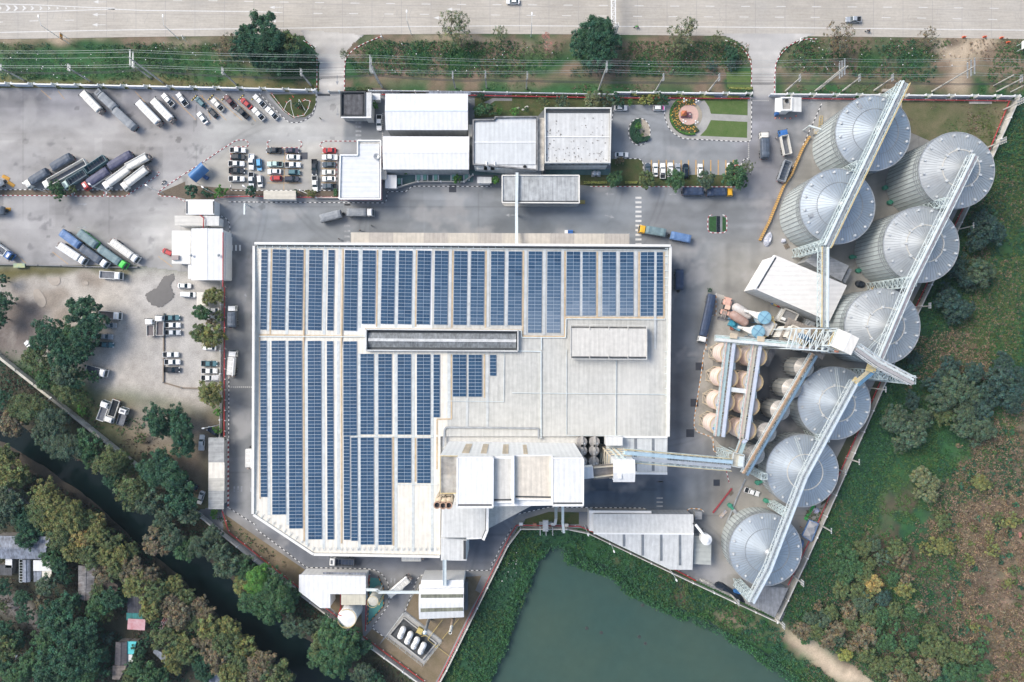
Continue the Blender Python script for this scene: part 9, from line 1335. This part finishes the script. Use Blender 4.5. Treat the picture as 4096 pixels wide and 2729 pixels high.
t=T('sign_gantry','white lattice gantry spanning the highway beside the big dark tree','gantry',W(2,0,912,312));b=MB();a,e=W(2,0,910,250,6.6),W(2,0,905,-220,6.6);truss(b,[a-Vector((0,0,.6)),e-Vector((0,0,.6))],1.25,1.2,1.4,.16,.09);t.part('truss',b,white);b=MB();lattice(b,W(2,0,912,312),W(2,0,912,312)*Vector((1,1,0))+Vector((0,0,7.4)),1.0,1.4,.18,.09);t.part('post',b,white)
def sign(c,r,x,y,w,hh_,rz,m,lab,h0=2.0,nm='road_sign'):
 p=W(c,r,x,y);t=T(nm,lab,'sign',p,rz);u=Vector((math.cos(rz),math.sin(rz),0));b=MB()
 for s in(-.35,.35):b.bar(p+u*w*s,p+u*w*s+Vector((0,0,h0+hh_)),.12)
 t.part('post',b,steelw);b=MB();n=Vector((-u.y,u.x,0));b.box(p+n*.1+Vector((0,0,h0+hh_/2)),(w,.06,hh_),rz);t.part('board',b,m);return t
sign(0,0,620,372,2.0,1.4,PI/2,mat('sign_orange',(.72,.28,.03),.5),'orange road sign on two posts at the green verge',3.2);sign(0,0,1668,362,1.6,.6,1.9,white,'narrow white sign near the second highway lamp',2.0);sign(1,0,1135,345,1.4,.8,1.9,white,'small white sign at the left entrance kerb tip',1.5);sign(3,0,272,380,1.2,.8,1.4,white,'small white sign at the right entrance kerb',1.5);sign(3,0,1465,365,3.2,1.2,.6,mat('sign_back',(.40,.38,.34),.6),'grey backed sign beside the small brown verge tree',2.0);sign(3,0,2225,440,2.6,2.4,PI/2,white,'tall white billboard near the top right corner',2.5,'billboard')
for x,y in((1750,336),(1935,334),(2087,342),(2144,383)):
 p=W(3,0,x,y);t=T('traffic_barrier','orange barrier at the dirt track, %s from the left'%ORD[(1750,1935,2087,2144).index(x)],'barrier',p,0,'orange barriers at the dirt track');b=MB();b.taper([p+Vector(v)for v in((-.5,-.25,0),(.5,-.25,0),(.5,.25,0),(-.5,.25,0))],[p+Vector(v)for v in((-.45,-.1,.9),(.45,-.1,.9),(.45,.1,.9),(-.45,.1,.9))]);t.part('body',b,mat('barrier_orange',(.75,.14,.06),.5))
def cone(c,r,x,y,lab):
 p=W(c,r,x,y);t=T('traffic_cone',lab,'traffic cone',p,0,'orange traffic cones');b=MB();b.box(p+Vector((0,0,.03)),(.42,.42,.06));b.lathe(p,[(.17,.06),(.04,.75)],12);t.part('body',b,mat('cone_orange',(.75,.14,.06),.5));b=MB();b.lathe(p,[(.135,.28),(.105,.45)],12,False);t.part('band',b,white)
for i,(x,y)in enumerate(((65,1060),(103,1060),(153,1062),(200,1062),(250,1040))):cone(3,0,x,y,'traffic cone below the guard booth, %s from the left'%ORD[i])
pts=[(145,845),(163,872),(205,925),(250,985),(295,1022),(342,1052),(380,1043),(430,1033),(470,970),(485,908),(440,895),(420,905)];b=MB();rp=MB();t=T('rope_fence','white rope fence on red posts round the triangular garden by the left gate','fence',W(1,0,330,950))
for x,y in pts+[(278,920),(312,895),(335,870),(382,968),(400,965)]:q=W(1,0,x,y);b.lathe(q,[(.22,0),(.22,.06),(.07,.06),(.07,1.1),(.11,1.15)],8)
t.part('post',b,mat('post_red',(.66,.07,.05),.5));q=[W(1,0,x,y,1.0)for x,y in pts];rp.path(q,.10)
rp.path([W(1,0,x,y,1.0)for x,y in((250,985),(278,920),(312,895),(315,960),(342,1052))],.10);rp.path([W(1,0,x,y,1.0)for x,y in((382,968),(385,890),(440,990))],.10);t.part('rope',rp,white)
for i,(x,y)in enumerate(((1740,885),(1888,880),(2010,882),(2160,880),(2278,880))):
 a,c=W(0,0,x-22,y+18),W(0,0,x+28,y-32);d=c-a;b=MB()
 for k in range(6):b.cur=k%2;b.box(a+d*((k+.5)/6)+Vector((0,0,.12)),(d.length/6,.3+(k%2)*.01,.22+(k%2)*.01),math.atan2(d.y,d.x))
 solo('wheel_stop',b,[mat('stop_yellow',(.66,.50,.12),.7),kb],'black and yellow striped wheel stop, %s from the left of the aslant bays'%ORD[i],'wheel stop','striped wheel stops')
for i,x in enumerate((1285,1458,1516,1612,1772,1887)):
 p=W(1,1,x,25 if i else 62);t=T('picnic_bench','pale green striped picnic bench set, %s from the left in the courtyard'%ORD[i],'bench',p,0,'picnic benches in the courtyard');b=MB()
 for k in range(4):b.box(p+Vector((0,.75-k*.5,.74)),(1.0,.42,.05))
 t.part('tabletop',b,mat('bench_green',(.30,.62,.48),.6));b=MB();b.box(p+Vector((.85,0,.42)),(.4,2.2,.06));b.box(p+Vector((-.85,0,.42)),(.4,2.2,.06));t.part('seat',b,white);b=MB();b.box(p+Vector((0,.7,.36)),(1.5,.1,.7));b.box(p+Vector((0,-.7,.36)),(1.5,.1,.7));t.part('leg',b,steelg)
for c,r,x,y,n,m,l in((2,1,510,513,6,mat('drum_blue',(.04,.18,.55),.4),'blue'),):
 for k in range(n):p=W(c,r,x-8+17*(k%3),y-8+17*(k//3));b=MB();b.lathe(p,[(.29,0),(.30,.3),(.29,.6),(.29,.9),(.02,.9)],14);solo('plastic_drum',b,m,'blue drum above the loading canopy, %s column, %s row'%(('left','middle','right')[k%3],('upper','lower')[k//3]),'drum','blue plastic drums')
b=MB();p=W(2,1,484,514);b.box(p+Vector((0,0,.55)),(1.0,1.0,1.1));b.box(p+Vector((0,0,1.13)),(1.04,1.04,.06));solo('container',b,white,'white cube container beside the blue drums','container')
b=MB();p=W(2,1,630,246);b.box(p+Vector((0,0,.5)),(1.6,1.1,.9));b.bar(p+Vector((-.8,0,1.0)),p+Vector((.8,0,1.0)),.3);solo('tool_box',b,mat('box_mustard',(.42,.33,.10),.7),'mustard box beside the weighbridge canopy','box')
b=MB();a=W(0,1,2192,258,4.5);c=W(0,1,2190,355,4.5);b.bar(a,c,.5,.35);b.bar((a.x,a.y,0),a,.3);solo('boom_barrier',b,steelw,'pale barrier arm over the lane right of the small gatehouse','barrier')
for c,r,x,y,n,l in((2,2,300,150,4,'left'),):
 b=MB();q=[W(2,3,245,150,4),W(2,3,360,150,4)];
 for z in(2,4):b.bar(q[0]+Vector((0,0,z-4)),q[1]+Vector((0,0,z-4)),.3)
 for x in(248,300,358):
  a=W(2,3,x,150);b.bar((a.x,a.y,0),(a.x,a.y,4.5),.25);b.bar((a.x,a.y-2.5,0),(a.x,a.y-2.5,4.5),.25);b.bar((a.x,a.y,4.3),(a.x,a.y-2.5,4.3),.22)
 b.box(W(2,3,300,165,4.3),(1.8,3.6,.8));b.path([W(2,2,394,1385,12),W(2,3,394,100,5),W(2,3,385,155,4.4),W(2,3,350,150,4.4)],.9,.5);solo('pipe_rack',b,steelg,'grey pipe rack on the pond wall fed by a duct from the tower','pipe rack');b=MB();b.path([W(2,2,455,1385,12),W(2,3,455,150,5),W(2,3,465,230,4)],.8,.4);[b.bar(W(2,3,447+18*s,150+70*t_,4)*Vector((1,1,0)),W(2,3,447+18*s,150+70*t_,4.6),.2)for s in(0,1)for t_ in(0,1)];solo('pipe_bridge',b,steelw,'white pipe bridge dropping from the tower to the pond wall','pipe bridge')
for i,(x,y,m)in enumerate(((80,145,white),(203,152,mat('box_rust',(.35,.15,.10),.8)),(487,155,offw))):b=MB();p=W(2,3,x,y);b.box(p+Vector((0,0,.5)),(1.1,.8,1.0));b.box(p+Vector((0,0,1.04)),(1.2,.9,.08));solo('utility_box',b,m,'%s utility box on the small lawn by the pond wall'%('white','rust red','cream')[i],'utility box')
for i,x in enumerate((735,768)):
 p=W(2,0,x,1562);t=T('water_tank','%s of two round pale water tanks below the square office'%('left','right')[i],'tank',p,0,'water tanks by the office');b=MB();b.lathe(p,[(.75,0),(.8,.3),(.8,1.7),(.3,2.0),(.3,2.1),(.02,2.12)],18);t.part('shell',b,mat('tank_steel',(.52,.55,.57),.35,metal=.4));b=MB();b.box(p+Vector((0,0,.06)),(1.8,1.8,.12));t.part('base',b,conc)
for i,(x,y)in enumerate(((55,970),(137,958),(98,985),(125,962))):b=MB();p=W(2,0,x,y);b.loft([[p+Vector((.5*math.cos(a)*(1+.2*math.sin(3*a+i)),.35*math.sin(a),z))for a in[2*PI*k/8 for k in range(8)]]for z in(.04,)]+[[p+Vector((.3*math.cos(a),.22*math.sin(a),.5))for a in[2*PI*k/8 for k in range(8)]]]);solo('garden_rock',b,mat('rock_pale',(.52,.50,.46),.9,scale=2),'pale rock on the garden lawn above the offices, %s from the left'%('first','fourth','second','third')[i],'rock','garden rocks')
b=MB();p=W(3,0,1055,815);b.box(p+Vector((0,0,.3)),(2.8,.9,.6));solo('culvert_box',b,mat('culvert',(.36,.32,.27),.9),'concrete culvert box on the grass behind the topmost silo','culvert')
b=MB();[b.box(W(3,0,1810+20*k,922)+Vector((0,0,.15)),(.8,.8,.3))for k in range(10)];solo('block_row',b,mat('blocks',(.52,.48,.42),.9,island=.1),'row of pale concrete blocks on the grass at the upper right corner','blocks')
b=MB();a,c=W(3,0,468,1150,.6),W(3,0,478,1040,.6);
for s in(-.5,.5):b.bar(a+Vector((s,0,0)),c+Vector((s,0,0)),.12)
for k in range(8):e=a.lerp(c,k/7);b.bar(e-Vector((.5,0,0)),e+Vector((.5,0,0)),.12)
st_=T('sampling_station','blue and yellow sampling platform left of the topmost silo','platform',a);st_.part('ladder',b,mat('ladder_yellow',(.55,.40,.14),.6));b=MB();b.bar(W(3,0,368,1128,5),W(3,0,475,1160,5),.5);b.bar(W(3,0,370,1128,5)*Vector((1,1,0)),W(3,0,370,1128,5),.3);st_.part('probe_arm',b,steelw);b=MB();p=W(3,0,430,1185);b.box(p+Vector((0,0,1.2)),(2.6,2.0,.2));[b.bar(p+Vector((x,y,0)),p+Vector((x,y,1.2)),.15)for x in(-1.2,1.2)for y in(-.9,.9)];st_.part('platform',b,mat('station_blue',(.24,.34,.46),.6,col2=(.55,.38,.12),scale=.8))
b=MB();p=W(3,1,60,1158,.5);[b.box(p+Vector((dx,dy,.25)),(1.2,.9,.8),-.5)or 0 for dx,dy in((0,0),)];solo('crate',b,mat('crate_yellow',(.55,.40,.10),.7),'yellow crate against the angled white store','crate');b=MB();p=W(3,1,42,1150,.5);b.box(p+Vector((0,0,.2)),(.8,.9,.7),-.5);solo('crate',b,truckblue,'blue crate left of the yellow crate against the store','crate');b=MB();p=W(3,1,92,1172,.5);b.box(p+Vector((0,0,.2)),(.8,.9,.7),-.5);solo('crate',b,redp,'red crate right of the yellow crate against the store','crate')
for x,y,a,l in((165,640,.5,'dark pallet stack below the second silo'),(1955,1278,.8,'brown pallet stack beside the striped kerb by the low silos'),(1855,908,.4,'grey pallet beside the striped kerb at the transfer tower')):
 c,r=(3,1)if x<1000 else(2,2);p=W(c,r,x,y);b=MB();[b.box(p+Vector((*rot2(0,-.7+.23*k,a),.3)),(1.5,.14,.04),a)for k in range(7)];[b.box(p+Vector((*rot2(s,0,a),.16)),(.1,1.5,.24),a)for s in(-.65,0,.65)];solo('pallet',b,mat('pallet_wood',(.20,.16,.12),.9),l,'pallet')
for i,pts in enumerate(([(2090,1155),(2020,1310),(1920,1560)],[(1970,1240),(1800,1460)])):b=MB();b.path([W(2,2,x,y,.25)for x,y in pts],.4,.5);solo('ground_pipe',b,steelg if i==0 else kr,('grey pipe trough on the ground between the low silos','pale red rail line on the ground left of the low silos')[i],'pipe')
b=MB();b.bar(W(2,2,1865,1500,.4),W(2,2,1920,1440,.4),.9,.6);solo('auger',b,mat('auger_mixed',(.55,.42,.28),.7,col2=(.2,.25,.35),scale=1.0),'small loose auger machine on the ground near the bottommost silo','auger')
sb_=MB();[sb_.lathe(W(2,3,x,y,-1.02)*Vector((1,1,1)),[(.7,0),(.5,.06),(.02,.1)],9)for x,y in((800,1125),(1195,1222),(1140,1162),(670,1085),(1170,880),(1295,920))];solo('algae_clump',sb_,mat('algae',(.055,.065,.06),.7,scale=2,var=.5),kind='stuff')
hzb=MB();hzb.box((0,0,(H+30-6)/2),(900,800,H+30+6));hm=bpy.data.materials.new('haze');hm.use_nodes=True;hn=hm.node_tree;hn.nodes.clear();ho=hn.nodes.new('ShaderNodeOutputMaterial');hv=hn.nodes.new('ShaderNodeVolumePrincipled');hv.inputs['Color'].default_value=(.70,.92,1,1);hv.inputs['Density'].default_value=.00006;hn.links.new(hv.outputs[0],ho.inputs['Volume']);tag(link('haze',hzb.mesh('haze',hm)),kind='stuff')
w=bpy.data.worlds.new('World');scn.world=w;w.use_nodes=True;nt=w.node_tree;sky=nt.nodes.new('ShaderNodeTexSky');sky.sky_type='NISHITA';sky.sun_disc=False
EL,AZ=math.radians(46),math.radians(-62)
sky.sun_elevation=EL;sky.sun_rotation=AZ;sky.air_density=1.0;sky.dust_density=2.6;nt.links.new(sky.outputs[0],nt.nodes['Background'].inputs[0]);nt.nodes['Background'].inputs[1].default_value=.145
ld=bpy.data.lights.new('sun','SUN');ld.energy=2.1;ld.angle=math.radians(28);ld.color=(1,.95,.87);sun=bpy.data.objects.new('sun',ld);COL.objects.link(sun);d=Vector((math.sin(AZ)*math.cos(EL),math.cos(AZ)*math.cos(EL),math.sin(EL)));sun.rotation_euler=d.to_track_quat('Z','Y').to_euler()
cd=bpy.data.cameras.new('camera');cam=bpy.data.objects.new('camera',cd);COL.objects.link(cam);cam.location=(0,0,H);cam.rotation_euler=(0,0,0);cd.sensor_width=36;cd.lens=36*H/(4096*S);cd.clip_end=5000;cd.clip_start=1;scn.camera=cam
scn.view_settings.view_transform='Standard';scn.view_settings.look='None';scn.view_settings.exposure=.66;scn.view_settings.gamma=1
